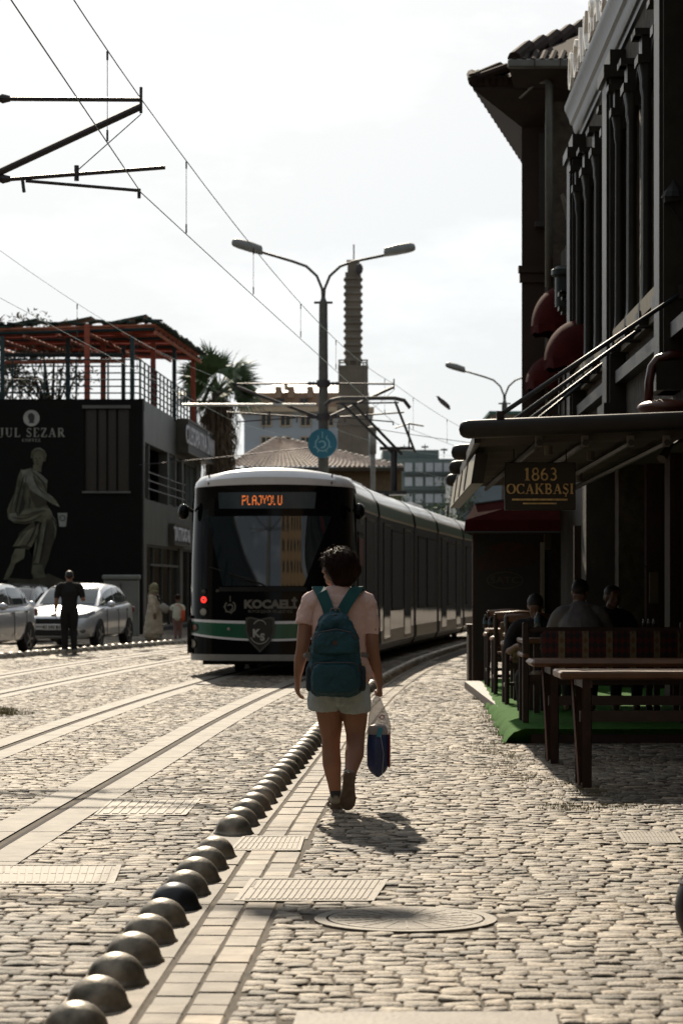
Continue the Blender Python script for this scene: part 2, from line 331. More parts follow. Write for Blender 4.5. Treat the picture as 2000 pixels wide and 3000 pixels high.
def setts(name, off0, off1, d0, d1, row, wid, skip=None, material=None, arc=.0, arcf=2.5, gap=.007, hvar=.004, tilt=.03, dome=.002, rnd=.24, seed=1, tonev=.35, zoff=0, running=False, rug=.0028, edge=.0065, bevel=.006, jit=.004, yawr=.12):
    rng = np.random.default_rng(seed); cent = []
    if running:                    # courses that run along the street (pavers)
        nco = max(1, round((off1 - off0) / wid)); cw = (off1 - off0) / nco
        for k in range(nco):
            d = d0 + rng.random() * row
            while d < d1:
                l = row * (1 + rnd * (rng.random() - .5)); cent.append((off0 + (k + .5) * cw, d + l/2, cw, l)); d += l
    else:
        d = d0; 
        while d < d1:
            rh = row * (1 + .22 * (rng.random() - .5)); o = off0 + rng.random() * wid * .5 - wid * .3
            while o < off1 - .02:
                w = wid * (1 + rnd * 2 * (rng.random() - .5)); w = min(w, off1 - o + .01)
                if w > .035 and o + w > off0 + .02:
                    oo = max(o, off0); cent.append(((oo + o + w)/2, d + rh/2, o + w - oo, rh))
                o += w
            d += rh
    A = np.array(cent); off, dd, w, l = A.T
    dd = dd + arc * np.sin(off * arcf + .4) + .02 * np.sin(off * 7.3 + dd * .9)
    t = _herm(dd + .5) - _herm(dd - .5); ln = np.hypot(1, t)
    X = _herm(dd) + off / ln; Y = dd - off * t / ln
    keep = np.ones(len(X), bool)
    for i in range(len(X)):
        if covered(X[i], Y[i]) or (skip and skip(off[i], dd[i], X[i], Y[i])): keep[i] = False
        # outside the view of the lens (plus a margin): leave it out
        if abs(X[i]) > .1412 * Y[i] + 2.2: keep[i] = False
    X, Y, w, l, t, ln = [a[keep] for a in (X, Y, w, l, t, ln)]; n = len(X)
    gu = np.linspace(-1, 1, NG); U, V = np.meshgrid(gu, gu); U = U.ravel(); V = V.ravel()
    edgeP = (np.maximum(abs(U), abs(V)) > .99); corner = (np.minimum(abs(U), abs(V)) > .99)
    prof = np.where(edgeP, -edge, np.where(np.maximum(abs(U), abs(V)) > .4, -dome * .5, 0))
    hw = (w - gap) / 2; hl = (l - gap) / 2; yaw = (rng.random(n) - .5) * yawr
    bw = np.minimum(bevel, hw * .4)[:, None]; bl = np.minimum(bevel, hl * .4)[:, None]
    def place(Q, half, b): return np.where(abs(Q)[None] > .99, np.sign(Q)[None] * half[:, None], np.where(abs(Q)[None] > .4, np.sign(Q)[None] * (half[:, None] - b), 0))
    lx = place(U, hw, bw) - np.sign(U)[None] * np.where(corner, 1, 0)[None] * bw * .45 + (rng.random((n, len(U))) - .5) * 2 * jit
    ly = place(V, hl, bl) - np.sign(V)[None] * np.where(corner, 1, 0)[None] * bl * .45 + (rng.random((n, len(U))) - .5) * 2 * jit
    tx = (rng.random(n) - .5) * 2 * tilt; ty = (rng.random(n) - .5) * 2 * tilt; h = (rng.random(n) - .5) * 2 * hvar + zoff
    lz = prof[None] + tx[:, None] * lx + ty[:, None] * ly + h[:, None] + (rng.random((n, len(U))) - .5) * 2 * rug * np.where(edgeP, .6, 1)[None]
    ca, sa = np.cos(yaw)[:, None], np.sin(yaw)[:, None]; lx, ly = lx * ca - ly * sa, lx * sa + ly * ca
    rx, ry = 1 / ln[:, None], (-t / ln)[:, None]; fx, fy = (t / ln)[:, None], 1 / ln[:, None]
    wx = X[:, None] + lx * rx + ly * fx; wy = Y[:, None] + lx * ry + ly * fy
    co = np.stack([wx, wy, lz], -1).reshape(-1, 3).astype(np.float32)
    q = []
    for j in range(NG - 1):
        for i in range(NG - 1): q.append((j*NG+i, j*NG+i+1, (j+1)*NG+i+1, (j+1)*NG+i))
    q = np.array(q); fc = (q[None] + (np.arange(n) * NG * NG)[:, None, None]).reshape(-1, 4).astype(np.int32)
    me = bpy.data.meshes.new(name); me.vertices.add(len(co)); me.vertices.foreach_set('co', co.ravel())
    me.loops.add(fc.size); me.loops.foreach_set('vertex_index', fc.ravel()); me.polygons.add(len(fc))
    me.polygons.foreach_set('loop_start', np.arange(0, fc.size, 4, dtype=np.int32)); me.update(calc_edges=True)
    me.polygons.foreach_set('use_smooth', np.full(len(fc), material is None))
    tone = np.clip(1 + tonev * (rng.normal(size=n)) * .75 + .22*np.sin(X*1.7 + 1.3*np.sin(Y*.9)) + .15*np.sin(Y*2.3 + X*3.1), .4, 1.7); warm = (rng.random(n) - .5) * .08
    pale = rng.random(n) < .045; tone[pale] = 1.9
    colr = np.stack([tone * (1 + warm), tone, tone * (1 - warm), np.ones(n)], -1).astype(np.float32)
    ca_ = me.color_attributes.new('tone', 'FLOAT_COLOR', 'POINT'); ca_.data.foreach_set('color', np.repeat(colr, NG*NG, 0).ravel())
    me.materials.append(material or M_stone)
    o = bpy.data.objects.new(name, me); COL.objects.link(o); return tag(o, kind='structure')

RAILS = [-.7175, .7175, -3.5 - .7175, -3.5 + .7175]
def in_strip(off, pad=.24): return any(abs(off - r) < pad for r in RAILS)
zones = [(-14.0, -6.05), (-6.05, -3.5 - .7175 - .24), (-3.5 - .4775, -3.5 + .4775), (-3.5 + .9575, -.9575), (-.4775, .4775), (.9575, 1.79)]
for i, (a, b) in enumerate(zones):
    sc_ = 1.0
    setts('roadway_paving', a, b, 7.0 if a > -3 else 12, 46 if a > -8 else 70, .105 if a > -8 else .2, .125 if a > -8 else .24, seed=10 + i, arc=.03, tilt=.028, hvar=.0035)
for i, (a, b) in enumerate(zones):
    setts('roadway_paving', a, b, 46 if a > -8 else 70, 90, .26, .3, seed=40 + i, gap=.02, tilt=.05, hvar=.008)
plat = lambda off, dd, x, y: (y > 21.9 and x > 1.95 + .036*(y-21.9) and y < 40)
setts('sidewalk_paving', 2.38, 7.5, 6.6, 36, .098, .115, skip=plat, seed=3, arc=.10, arcf=2.1, tilt=.03, hvar=.004, rnd=.36)
setts('sidewalk_paving', 2.38, 7.5, 36, 70, .24, .28, skip=plat, seed=4, gap=.02)
setts('footway_pavers', 2.09, 2.37, 6.6, 46, .22, .14, running=True, seed=5, material=M_paver, bevel=.006, jit=.001, yawr=.01, gap=.008, hvar=.003, tilt=.008, dome=.002, rnd=.5, rug=.0005, tonev=.22, edge=.008)
# kerb strip the steel domes stand on, in segments, and the concrete beside the rails
setts('kerb_strip', 1.79, 2.08, 6.6, 70, .75, .33, running=True, seed=6, material=M_paver, bevel=.006, jit=.001, yawr=.01, gap=.008, hvar=.002, tilt=.003, dome=.001, rnd=.1, rug=.0003, tonev=.16, edge=.008)
setts('kerb_strip', -6.3, -6.06, 20, 80, .75, .24, running=True, seed=7, material=M_paver, bevel=.006, jit=.001, yawr=.01, gap=.012, hvar=.002, tilt=.003, dome=.001, rnd=.1, rug=.0003, tonev=.16, edge=.008)
for r in RAILS:
    c = MB(); ribbon(c, r - .24, r - .041, 5, 110, .001, 1); ribbon(c, r + .041, r + .24, 5, 110, .001, 1)
    ribbon(c, r - .24, r - .24, 5, 110, .001, 1, z1=-.03); ribbon(c, r + .24, r + .24, 5, 110, .001, 1, z1=-.03)
    tag(c.build('track_slab', M_conc), kind='structure')
    b = MB()
    for q_ in range(6, 46):
        for (oa, ob) in ((r - .235, r - .045), (r + .045, r + .235)): ribbon(b, oa, ob, q_*1.5 + .35, q_*1.5 + .362, .0022, .012)
    tag(b.build('slab_joints', M_dirt), kind='structure')
    b = MB(); ribbon(b, r - .041, r + .041, 5, 110, -.022, 1)
    ribbon(b, r - .041, r - .041, 5, 110, .001, 1, z1=-.022); ribbon(b, r + .041, r + .041, 5, 110, .001, 1, z1=-.022)
    tag(b.build('rail_groove', M_groove), kind='structure')
    s_ = MB(); ribbon(s_, r + .006, r + .030, 5, 110, -.002, 1); ribbon(s_, r + .006, r + .006, 5, 110, -.002, 1, z1=-.02); ribbon(s_, r + .030, r + .030, 5, 110, -.002, 1, z1=-.02)
    ribbon(s_, r + .033, r + .0355, 5, 110, .0, 1)
    tag(s_.build('rail', M_steel), kind='structure')

# ---- metal covers set in the paving
def cover(q, label, ribs, cat, along=False, pale=False):
    P4 = [Vector((*p, 0)) for p in rect_from_px(q)]; c0 = sum(P4, Vector()) / 4; T = thing('drain_cover' if ribs else 'stone_slab', c0, label, cat)
    m = MB(); up = Vector((0, 0, .0)); zt = -.001
    m.add([p + Vector((0, 0, zt)) for p in P4] + [p + Vector((0, 0, -.03)) for p in P4], [(0, 1, 2, 3), (4, 7, 6, 5), (0, 4, 5, 1), (1, 5, 6, 2), (2, 6, 7, 3), (3, 7, 4, 0)])
    m.build('plate', M_kerb if pale else M_iron, T)
    if ribs:
        r_ = MB()
        fr = []
        for a, b in ((0, 1), (1, 2), (2, 3), (3, 0)):
            pa, pb = P4[a], P4[b]; dirv = (pb - pa); mid = (pa + pb) / 2; inn = (c0 - mid).normalized() * .02
            r_.add([pa + (c0-pa)*.0 + Vector((0,0,.0035)), pb + Vector((0,0,.0035)), pb + (c0-pb).normalized()*.04 + Vector((0,0,.0035)), pa + (c0-pa).normalized()*.04 + Vector((0,0,.0035))], [(0, 1, 2, 3)])
        for i in range(ribs):
            a = .06 + .88 * (i + .25) / ribs; b = .06 + .88 * (i + .92) / ribs
            for (u0, u1) in ((.08, .49), (.51, .92)):
                def bil(u, v): return (P4[0]*(1-u)*(1-v) + P4[1]*u*(1-v) + P4[2]*u*v + P4[3]*(1-u)*v)
                f = (lambda u, v: bil(v, u)) if along else bil
                qs = [f(a, u0), f(b, u0), f(b, u1), f(a, u1)]
                z = Vector((0, 0, .003)); k = [p + z for p in qs] + [p for p in qs]
                r_.add(k, [(0, 1, 2, 3), (0, 4, 5, 1), (1, 5, 6, 2), (2, 6, 7, 3), (3, 7, 4, 0)])
        r_.build('grate_bars', M_iron, T)
labs = [('ribbed iron cover between the right rail and the row of near domes', 9, 'drain cover'),
        ('ribbed drain plate at the left edge of the photo beside the near rail', 16, 'drain cover'),
        ('ribbed iron plate against the kerb just left of the walking person', 12, 'drain cover'),
        ('wide ribbed hatch in the footway between the domes and the round manhole', 20, 'hatch'),
        ('small slotted grate in the setts at the right edge of the footway', 14, 'grate'),
        ('pale concrete slab in the setts at the bottom edge of the photo', 0, 'slab')]
for (nm, q), (lb, rb, ct) in zip(HATCH, labs): cover(q, lb, rb, ct, pale=(rb == 0))
T = thing('manhole_cover', mhc, 'round pale manhole cover with raised rings in the sett footway', 'manhole cover')
m = MB(); m.lathe(mhc, [(.001, -.01), (mhr - .05, -.01), (mhr - .05, .003), (mhr, .003), (mhr, -.03)], n=48, cap=False); m.build('frame', M_iron, T)
m = MB(); m.lathe(mhc, [(.001, .004), (mhr - .06, .004), (mhr - .06, -.02)], n=48, cap=False)
for k in range(1, 7):
    r0 = .045 * k; m.lathe(mhc, [(r0, .003), (r0 + .004, .005), (r0 + .014, .005), (r0 + .018, .003)], n=40, cap=False)
for j in range(20):
    a = 2 * math.pi * j / 20; m.box((mhc.x + math.cos(a)*.2, mhc.y + math.sin(a)*.2, .0045), (.20, .008, .003), rot=(0, 0, a))
m.build('lid', M_iron, T)

# ---- steel dome studs along both kerbs
M_dome = mat('dome_metal', (.22, .19, .145), rough=.42, metal=.6, var=.5, scale=14, bump=.0015, bscale=50)
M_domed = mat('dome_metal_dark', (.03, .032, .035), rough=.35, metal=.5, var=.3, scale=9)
dm = MB(); prof = [(.118, -.03), (.118, .004), (.110, .012)] + [(.105 * math.cos(R(a)), .012 + .098 * math.sin(R(a))) for a in (8, 18, 28, 38, 48, 58, 68, 78, 87)]
dm.lathe((0, 0, 0), prof, n=28)
dome0 = dm.build('dome_stud', M_dome, smooth=True, auto=50)
ordn = ['nearest', 'second', 'third', 'fourth', 'fifth', 'sixth', 'seventh', 'eighth', 'ninth', 'tenth', 'eleventh']
dist = 7.62; i = 0; nodes = []
while dist < 62:
    nodes.append(dist); dist += .5 if not (12.4 < dist < 12.9) else 1.18
first = True
for i, d in enumerate(nodes):
    o = dome0 if first else dome0.copy()
    if not first: COL.objects.link(o)
    first = False
    p = onpath(d, 1.93); o.location = (p.x, p.y, 0); o.rotation_euler = (0, 0, random.random() * 6); s = 1 + random.uniform(-.03, .03); o.scale = (s, s, s)
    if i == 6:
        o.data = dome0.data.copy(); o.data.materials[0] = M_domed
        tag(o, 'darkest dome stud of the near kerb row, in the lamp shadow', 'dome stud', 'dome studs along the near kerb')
    elif i < 11: tag(o, '%s dome stud from the bottom edge in the near kerb row before its gap' % ordn[i], 'dome stud', 'dome studs along the near kerb')
    elif i < 13: tag(o, ['dome stud at the near side of the break in the near kerb row', 'dome stud that starts the row again beyond its break'][i-11], 'dome stud', 'dome studs along the near kerb')
    elif d < 30: tag(o, 'grey metal dome stud in the near kerb row beyond its break, left of the walker', 'dome stud', 'dome studs along the near kerb')
    else: tag(o, 'small dark dome stud on the kerb curving away beside the tram', 'dome stud', 'dome studs along the near kerb')
A_, B_ = Vector((-7.9, 41, 0)), Vector((-6.64, 47, 0)); C_ = Vector((-3.9, 60, 0)); D_ = Vector((-1.0, 72, 0))
def farrow(s):     # s in metres from B_
    seg = (C_ - B_); l = seg.length
    if s < 0: return B_ + (B_ - A_).normalized() * s
    if s < l: return B_ + seg * (s / l)
    return C_ + (D_ - C_).normalized() * (s - l)
s = -3
while s < 22:
    o = dome0.copy(); COL.objects.link(o); p = farrow(s); o.location = (p.x, p.y, 0); o.rotation_euler = (0, 0, random.random()*6); o.scale = (1.1, 1.1, 1.1)
    tag(o, 'dark dome stud in the far row between the tracks and the parked cars', 'dome stud', 'dome studs along the far kerb'); s += .52
# ---- grass tufts
M_grass = mat('dry_grass', (.10, .12, .025), rough=.8, col2=(.22, .17, .07), scale=4)
gm = MB(); rr = random.Random(5)
def tuft(x, y, n, h, sp):
    for _ in range(n):
        a = rr.random() * 6.28; bx, by = x + rr.gauss(0, sp), y + rr.gauss(0, sp * 1.4); l = h * rr.uniform(.4, 1.1); w = .003
        tx, ty = math.cos(a) * l * .6, math.sin(a) * l * .6
        gm.add([(bx - w, by, -.01), (bx + w, by, -.01), (bx + tx, by + ty, l)], [(0, 1, 2)])
for k in range(85):
    t = rr.random(); d = 16.0 + t * 6; tuft(1.32 + .10*math.sin(d*2) + rr.gauss(0, .10) + max(0, 18.5 - d) * .14, d, 24, .016, .05)
for k in range(40): tuft(1.45 + .036 * (k * .33) + rr.gauss(0, .04), 21.6 + k * .33, 30, .04, .04)
for k in range(26): tuft(1.3 + rr.random() * .8, 15.2 + rr.random() * .5, 24, .02, .06)
for k in range(14):
    p = ground(rr.uniform(-30, 60), rr.uniform(2065, 2100)); tuft(p.x, p.y, 60, .05, .09)
tag(gm.build('grass', M_grass), 'short dry grass growing in the sett joints along the platform and the track', 'grass', kind='stuff')
# ================================================================== THE TRAM
M_tblack = mat('tram_black_gloss', (.004, .0045, .005), rough=.08, var=.1, spec=.14, bump=.0004, bscale=1.2)
M_tglass = mat('tram_side_glass', (.010, .0105, .010), rough=.07, var=.2, spec=.35, bump=.0022, bscale=1.6)
M_twhite = mat('tram_white_paint', (.78, .80, .83), rough=.3, var=.04, coat=.4)
M_tgreen = mat('tram_green_paint', (.004, .10, .055), rough=.3, var=.08, coat=.3)
M_tgrey = mat('tram_silver_skirt', (.26, .26, .25), rough=.4, metal=.2, var=.12, bump=.001, bscale=2)
M_tdark = mat('tram_rubber', (.008, .008, .008), rough=.8)
M_wind = mat('windscreen', (.010, .018, .023), rough=.04, var=.1, spec=1.0)
M_led = mat('display_glass', (.018, .032, .036), rough=.25, var=.2)
M_ledt = mat('display_letters', (.5, .1, .01), rough=.5, emit=(1, .24, .05, .55))
M_red = mat('tail_lamp_red', (.5, .01, .01), rough=.2, emit=(1, .03, .02, 1.3))
M_lens = mat('lamp_lens', (.30, .29, .24), rough=.12, var=.1)
M_letg = mat('silver_lettering', (.15, .145, .125), rough=.4, metal=.3)
M_under = mat('tram_underframe', (.012, .011, .010), rough=.8)
M_cream = mat('tram_cream_line', (.42, .37, .27), rough=.35)
TD0 = 37.9                        # station of the tram nose
tb = onpath(TD0, 0); th0 = math.atan(cth(TD0 + .6)); TL = 31.0
tram = thing('tram', (tb.x, tb.y, 0), 'black, white and green articulated tram with orange PLAJYOLU display standing on the near track', 'tram', rz=-th0)
def tl(x, y, z): return parent_mat(tram) @ Vector((x, y, z))      # tram-local (x right as seen by us, y backwards)
HW = 1.325
def nose_y(x, z):
    u = min(1, abs(x) / HW)
    lean = .06 + .02 * z if z < .95 else .08 + .05 * (z - .95) + .022 * (z - .95)**2
    bul = .95 * (1 - (1 - u**3.8) ** (1 / 3.8)) if u < 1 else .95
    return lean + bul + .10 * u * u
def zz(u, ze, zm): return ze * (u*u) + zm * (1 - u*u)
LV = [(.24, .24), (.34, .34), (.65, .55), (.685, .585), (.86, .82), (.90, .865), (1.25, 1.25), (1.8, 1.8), (2.4, 2.4), (2.93, 2.94), (2.98, 3.02), (3.06, 3.14), (3.15, 3.24), (3.18, 3.30)]
NU = 44; rings = []
def xs(): return [HW * math.sin(math.pi/2 * (-1 + 2*i/NU)) for i in range(NU+1)]
for k, (ze, zm) in enumerate(LV):
    ins = [0, 0, 0, 0, 0, 0, 0, 0, .015, .03, .035, .06, .12, .26][k]; ring = []
    for x in xs():
        z = zz(abs(x)/HW, ze, zm); sc = (HW - ins) / HW
        y = nose_y(x, z) + (0 if k < 10 else [-.05, -.07, .0, .25][k-10])
        ring.append(tl(x * sc, y, z))
    rings.append(ring)
bandmat = {0: 4, 1: 0, 2: 1, 3: 2, 4: 1, 5: 0, 6: 0, 7: 0, 8: 0, 9: 0, 10: 1, 11: 1, 12: 1}
m = MB(); m.loft(rings, cap=False, close=False, mis=lambda k, i: bandmat[k])
m.build('front_shell', [M_tblack, M_twhite, M_tgreen, M_tglass, M_tgrey], tram, smooth=True, auto=40)
def on_nose(x, z, out=.006): return tl(x, nose_y(x, z) - out, z)
def nose_patch(name, pts, mt, out=.006, nx=10, nz=8, parent=None):
    """pts: left-bottom, right-bottom, right-top, left-top as (x, z)"""
    m = MB(); vs = []
    for j in range(nz+1):
        for i in range(nx+1):
            u, v = i/nx, j/nz; x = (pts[0][0]*(1-u)+pts[1][0]*u)*(1-v) + (pts[3][0]*(1-u)+pts[2][0]*u)*v; z = (pts[0][1]*(1-u)+pts[1][1]*u)*(1-v) + (pts[3][1]*(1-u)+pts[2][1]*u)*v
            vs.append(on_nose(x, z, out))
    m.add(vs, [(j*(nx+1)+i, j*(nx+1)+i+1, (j+1)*(nx+1)+i+1, (j+1)*(nx+1)+i) for j in range(nz) for i in range(nx)])
    return m.build(name, mt, parent or tram, smooth=True)
ws = nose_patch('windscreen', [(-.72, 1.42), (.56, 1.42), (.98, 2.52), (-1.0, 2.52)], M_wind, .005)
nose_patch('screen_border', [(-.80, 1.33), (.62, 1.33), (.60, 1.40), (-.78, 1.40)], M_tdark, .012, parent=ws)
# what can be made out behind and on the screen: wiper, driver's silhouette, dashboard
w_ = MB(); w_.tube([on_nose(.05, 1.36, .03), on_nose(-.10, 1.45, .04), on_nose(-.62, 1.62, .035)], .014, n=6); w_.tube([on_nose(-.2, 1.50, .03), on_nose(-.95, 1.72, .03)], .012, n=6)
w_.build('wiper', M_tdark, tram)
dp = nose_patch('destination_display', [(-.80, 2.64), (.72, 2.64), (.74, 2.90), (-.82, 2.90)], M_led, .006, nz=3)
# orange matrix letters: 5x7 dots, some columns of the matrix are dark as in the photo
FONT5 = {'P': ['11110','10001','10001','11110','10000','10000','10000'], 'L': ['10000','10000','10000','10000','10000','10000','11111'],
 'A': ['01110','10001','10001','11111','10001','10001','10001'], 'J': ['00111','00001','00001','00001','00001','10001','01110'],
 'Y': ['10001','10001','01010','00100','00100','00100','00100'], 'O': ['01110','10001','10001','10001','10001','10001','01110'], 'U': ['10001','10001','10001','10001','10001','10001','01110']}
x0 = -.42; pd = .0135; cx_ = 0; rq = random.Random(3)
for ci, ch in enumerate('PLAJYOLU'):
    m = MB()
    for r_, row in enumerate(FONT5[ch]):
        for c_, b in enumerate(row):
            if b == '1' and rq.random() > (.08 if ci not in (3, 6) else .3):
                x = x0 + (cx_ + c_) * pd; z = 2.835 - r_ * .0215
                m.add([on_nose(x - .0062, z - .0098, .012), on_nose(x + .0062, z - .0098, .012), on_nose(x + .0062, z + .0098, .012), on_nose(x - .0062, z + .0098, .012)], [(0, 1, 2, 3)])
    cx_ += 6; m.build('display_letter', M_ledt, dp)
def nose_text(name, s, size, x, z, mt, bold=0, sx=1.0, out=.009, serif=False):
    if serif: mb = serif_mb(s, size, (0, 0, 0), depth=0, sx=sx); 
    else:
        vs, fs = text_polys(s, size, bold, sx); mb = MB(); mb.add(vs, fs)
    mb.v = [tuple(on_nose(x + v[0], z + v[2], out)) for v in mb.v]
    return mb.build(name, mt, tram)
nose_text('city_lettering', 'KOCAELİ', .175, .04, 1.125, M_letg, bold=.010, sx=1.12)
nose_text('city_lettering', 'BÜYÜKŞEHİR BELEDİYESİ', .062, .04, 1.015, M_letg, sx=.98)
m = MB()     # the ring emblem beside the lettering
def nring(mb, x, z, r, w, a0, a1, out=.009, n=18):
    A = [on_nose(x + math.cos(R(a0+(a1-a0)*i/n))*(r-w), z + math.sin(R(a0+(a1-a0)*i/n))*(r-w), out) for i in range(n+1)]
    B = [on_nose(x + math.cos(R(a0+(a1-a0)*i/n))*(r+w), z + math.sin(R(a0+(a1-a0)*i/n))*(r+w), out) for i in range(n+1)]
    mb.add(A + B, [(i, i+1, n+2+i, n+1+i) for i in range(n)])
ex, ez = -.60, 1.09
nring(m, ex, ez, .085, .012, 130, 420); nring(m, ex, ez - .01, .045, .012, -90, 150)
m.add([on_nose(ex - .008, ez + .08), on_nose(ex + .008, ez + .08), on_nose(ex + .008, ez + .17), on_nose(ex - .008, ez + .17)], [(0, 1, 2, 3)])
for a in (180, 230, 280): 
    c_, s_ = math.cos(R(a)), math.sin(R(a)); m.add([on_nose(ex + c_*.09 - s_*.012, ez + s_*.09 + c_*.012), on_nose(ex + c_*.09 + s_*.012, ez + s_*.09 - c_*.012), on_nose(ex + c_*.125, ez + s_*.125)], [(0, 1, 2)])
m.build('emblem', M_letg, tram)
# shield on the stripe
shp = [(-.23, .22), (-.16, .235), (0, .20), (.16, .235), (.23, .22), (.235, .02), (.17, -.16), (0, -.33), (-.17, -.16), (-.235, .02)]
def nose_poly(name, pts, x, z, mt, out, parent=None, sc=1.0):
    mb = MB(); c = on_nose(x, z - .04, out); vs = [on_nose(x + a*sc, z + b*sc, out) for a, b in pts] + [c]; n = len(pts)
    mb.add(vs, [(i, (i+1) % n, n) for i in range(n)]); return mb.build(name, mt, parent or tram)
sh = nose_poly('shield_badge', shp, -.12, .70, mat('badge_rim', (.07, .075, .07), rough=.4), .020)
nose_poly('badge_field', shp, -.12, .70, mat('badge_black', (.012, .014, .014), rough=.3), .026, sh, .86)
vs, fs = text_polys('K', .17, .008); mk = MB(); mk.add([on_nose(-.18 + v[0], .67 + v[2], .032) for v in vs], fs)
vs, fs = text_polys('S', .15, .008); mk.add([on_nose(-.08 + v[0], .61 + v[2], .032) for v in vs], fs)
nring(mk, -.12, .78, .10, .006, 20, 160, .032); nring(mk, -.12, .66, .15, .006, 200, 340, .032)
mk.build('badge_lettering', mat('badge_white', (.42, .42, .38), rough=.4), sh)
def lamp(x, z, r, mt, name, out=.012, ring=True):
    mb = MB(); n = 18; c = on_nose(x, z, out + .012); vs = [on_nose(x + math.cos(2*math.pi*i/n)*r, z + math.sin(2*math.pi*i/n)*r, out) for i in range(n)] + [c]
    mb.add(vs, [(i, (i+1) % n, n) for i in range(n)]); o = mb.build(name, mt, tram, smooth=True)
    if ring:
        mr = MB(); nring(mr, x, z, r + .008, .009, 0, 360, out + .006, 20); mr.build('bezel', M_tdark, o)
    return o
for sx_ in (-1, 1):
    X = sx_ * 1.04 + .0
    l_ = lamp(X, 1.20, .052, M_red, 'tail_lamp', .010)
    mb = MB(); mb.add([on_nose(X + math.cos(k*math.pi/5)*.022, 1.20 + math.sin(k*math.pi/5)*.022, .030) for k in range(10)], [tuple(range(10))]); mb.build('reflector', M_tgrey, l_)
    lamp(X + sx_*.01, 1.01, .058, M_lens, 'headlight'); lamp(X + sx_*.01, 1.33, .036, mat('lamp_dark', (.05, .045, .035), rough=.15), 'marker_lamp')
    lamp(X * .78, 1.34, .025, mat('lamp_dark', (.05, .045, .035)), 'marker_lamp', ring=False)
    lamp(sx_*.62, .74, .026, M_lens, 'stripe_stud', ring=False)
    lamp(sx_*1.21, .76, .05, mat('reflector_orange', (.12, .04, .01), rough=.3), 'reflector', out=.012)
    lamp(sx_*1.255, .50, .065, M_lens, 'fog_lamp', out=.012)
# roof joints of the front cap
m = MB()
for sx_ in (-1, 1):
    m.tube([on_nose(sx_*.98, z, -.04 if z < 3.05 else -.0) if z < 3.0 else tl(sx_*.98, nose_y(.98, z) + (-.06 if z < 3.1 else .02), z + .012) for z in (3.02, 3.10, 3.18)], .012, n=5)
m.build('cap_joint', M_tdark, tram)
# ---- body modules following the track
def sect(dn, off, z): return onpath(dn, off, z)
SIDE = [(HW - .07, .24, 4), (HW - .02, .34, 3), (HW, .62, 3), (HW, 2.66, 6), (HW, 2.70, 2), (HW - .03, 2.90, 6), (HW - .05, 2.935, 1), (HW - .13, 3.08, 1), (HW - .28, 3.20, 1), (HW - .6, 3.27, 1), (0, 3.30, 1)]
def stationed(mb, d0, d1, side, prof, step=.5, capmat=0):
    n = max(1, int((d1 - d0) / step)); rings = []
    for i in range(n+1):
        d = d0 + (d1-d0)*i/n; rings.append([sect(d, o * side, z) for o, z, _ in prof])
    mb.loft(rings, cap=False, close=False, mis=lambda k, i: prof[i][2]); return mb
mods = [(TD0 + .95, TD0 + 5.5), (TD0 + 5.95, TD0 + 13.0), (TD0 + 13.45, TD0 + 18.4), (TD0 + 18.85, TD0 + 25.9), (TD0 + 26.35, TD0 + 31.5)]
mm = [M_tblack, M_twhite, M_tgreen, M_tglass, M_tgrey, M_tdark, M_cream]
for k, (a, b) in enumerate(mods):
    mb = MB(); 
    for s_ in (-1, 1): stationed(mb, a, b, s_, SIDE)
    for d in (a, b):          # end walls
        pts = [sect(d, o, z) for o, z, _ in SIDE] + [sect(d, -o, z) for o, z, _ in reversed(SIDE[:-1])]
        if not (k == 0 and d == a): mb.add(pts, [tuple(range(len(pts)))], 5)
    bd = mb.build('body_module', mm, tram, smooth=True, auto=30)
    if k < len(mods) - 1:
        gb = MB(); nb = 9
        for j in range(nb):
            d = b + .45 * j / (nb-1); q = .10 if j % 2 else .16
            pass
        rings = []
        for j in range(nb):
            d = b + .45 * j / (nb-1); q = .08 if j % 2 else .14
            rings.append([sect(d, o, z) for o, z in ((-(HW-q), .4), (-(HW-q), 3.0), (-(HW-.35), 3.2 - q*.4), (HW-.35, 3.2 - q*.4), (HW-q, 3.0), (HW-q, .4))])
        gb.loft(rings, cap=False); gb.build('gangway_bellows', M_tdark, tram)
        for s_ in (-1, 1):
            rb = MB(); rb.loft([[sect(b - .02, s_*(HW + .006), z) for z in (.4, 2.66)], [sect(b + .47, s_*(HW - .0), z) for z in (.4, 2.66)]], cap=False, close=False); rb.build('module_joint', M_tdark, tram)
        # white roof hoop over the joint
        hb = MB(); rings = []
        for d in (b + .05, b + .40): rings.append([sect(d, o*s2, z + .015) for s2, lst in ((-1, SIDE[6:]), (1, list(reversed(SIDE[6:-1])))) for o, z, _ in lst])
        hb.loft(rings, cap=False, close=False); hb.build('roof_hoop', M_twhite, tram, smooth=True)
# doors, frames and panel seams on the visible side
def side_panel(name, d0, d1, z0, z1, mt, out=.008, parent=None, frame=None):
    mb = MB(); n = max(1, int((d1-d0)/.5)); rings = []
    for i in range(n+1):
        d = d0 + (d1-d0)*i/n; rings.append([sect(d, HW + out, z0), sect(d, HW + out, z1)])
    mb.loft(rings, cap=False, close=False); o = mb.build(name, mt, parent or tram)
    if frame:
        fb = MB(); w = .05
        for (a, b, c, e) in ((d0, d0+w, z0, z1), (d1-w, d1, z0, z1), (d0, d1, z0, z0+w), (d0, d1, z1-w, z1)):
            rr_ = []
            for i in range(n+1):
                d = a + (b-a)*i/n; rr_.append([sect(d, HW+out+.006, c), sect(d, HW+out+.006, e)])
            fb.loft(rr_, cap=False, close=False)
        fb.build('door_frame' if 'door' in name else 'window_frame', frame, o)
    return o
M_dglass = mat('tram_door_glass', (.008, .009, .008), rough=.05, var=.1, spec=.35, bump=.0018, bscale=2.8)
M_fr = mat('tram_frame_grey', (.03, .03, .028), rough=.4, metal=.2)
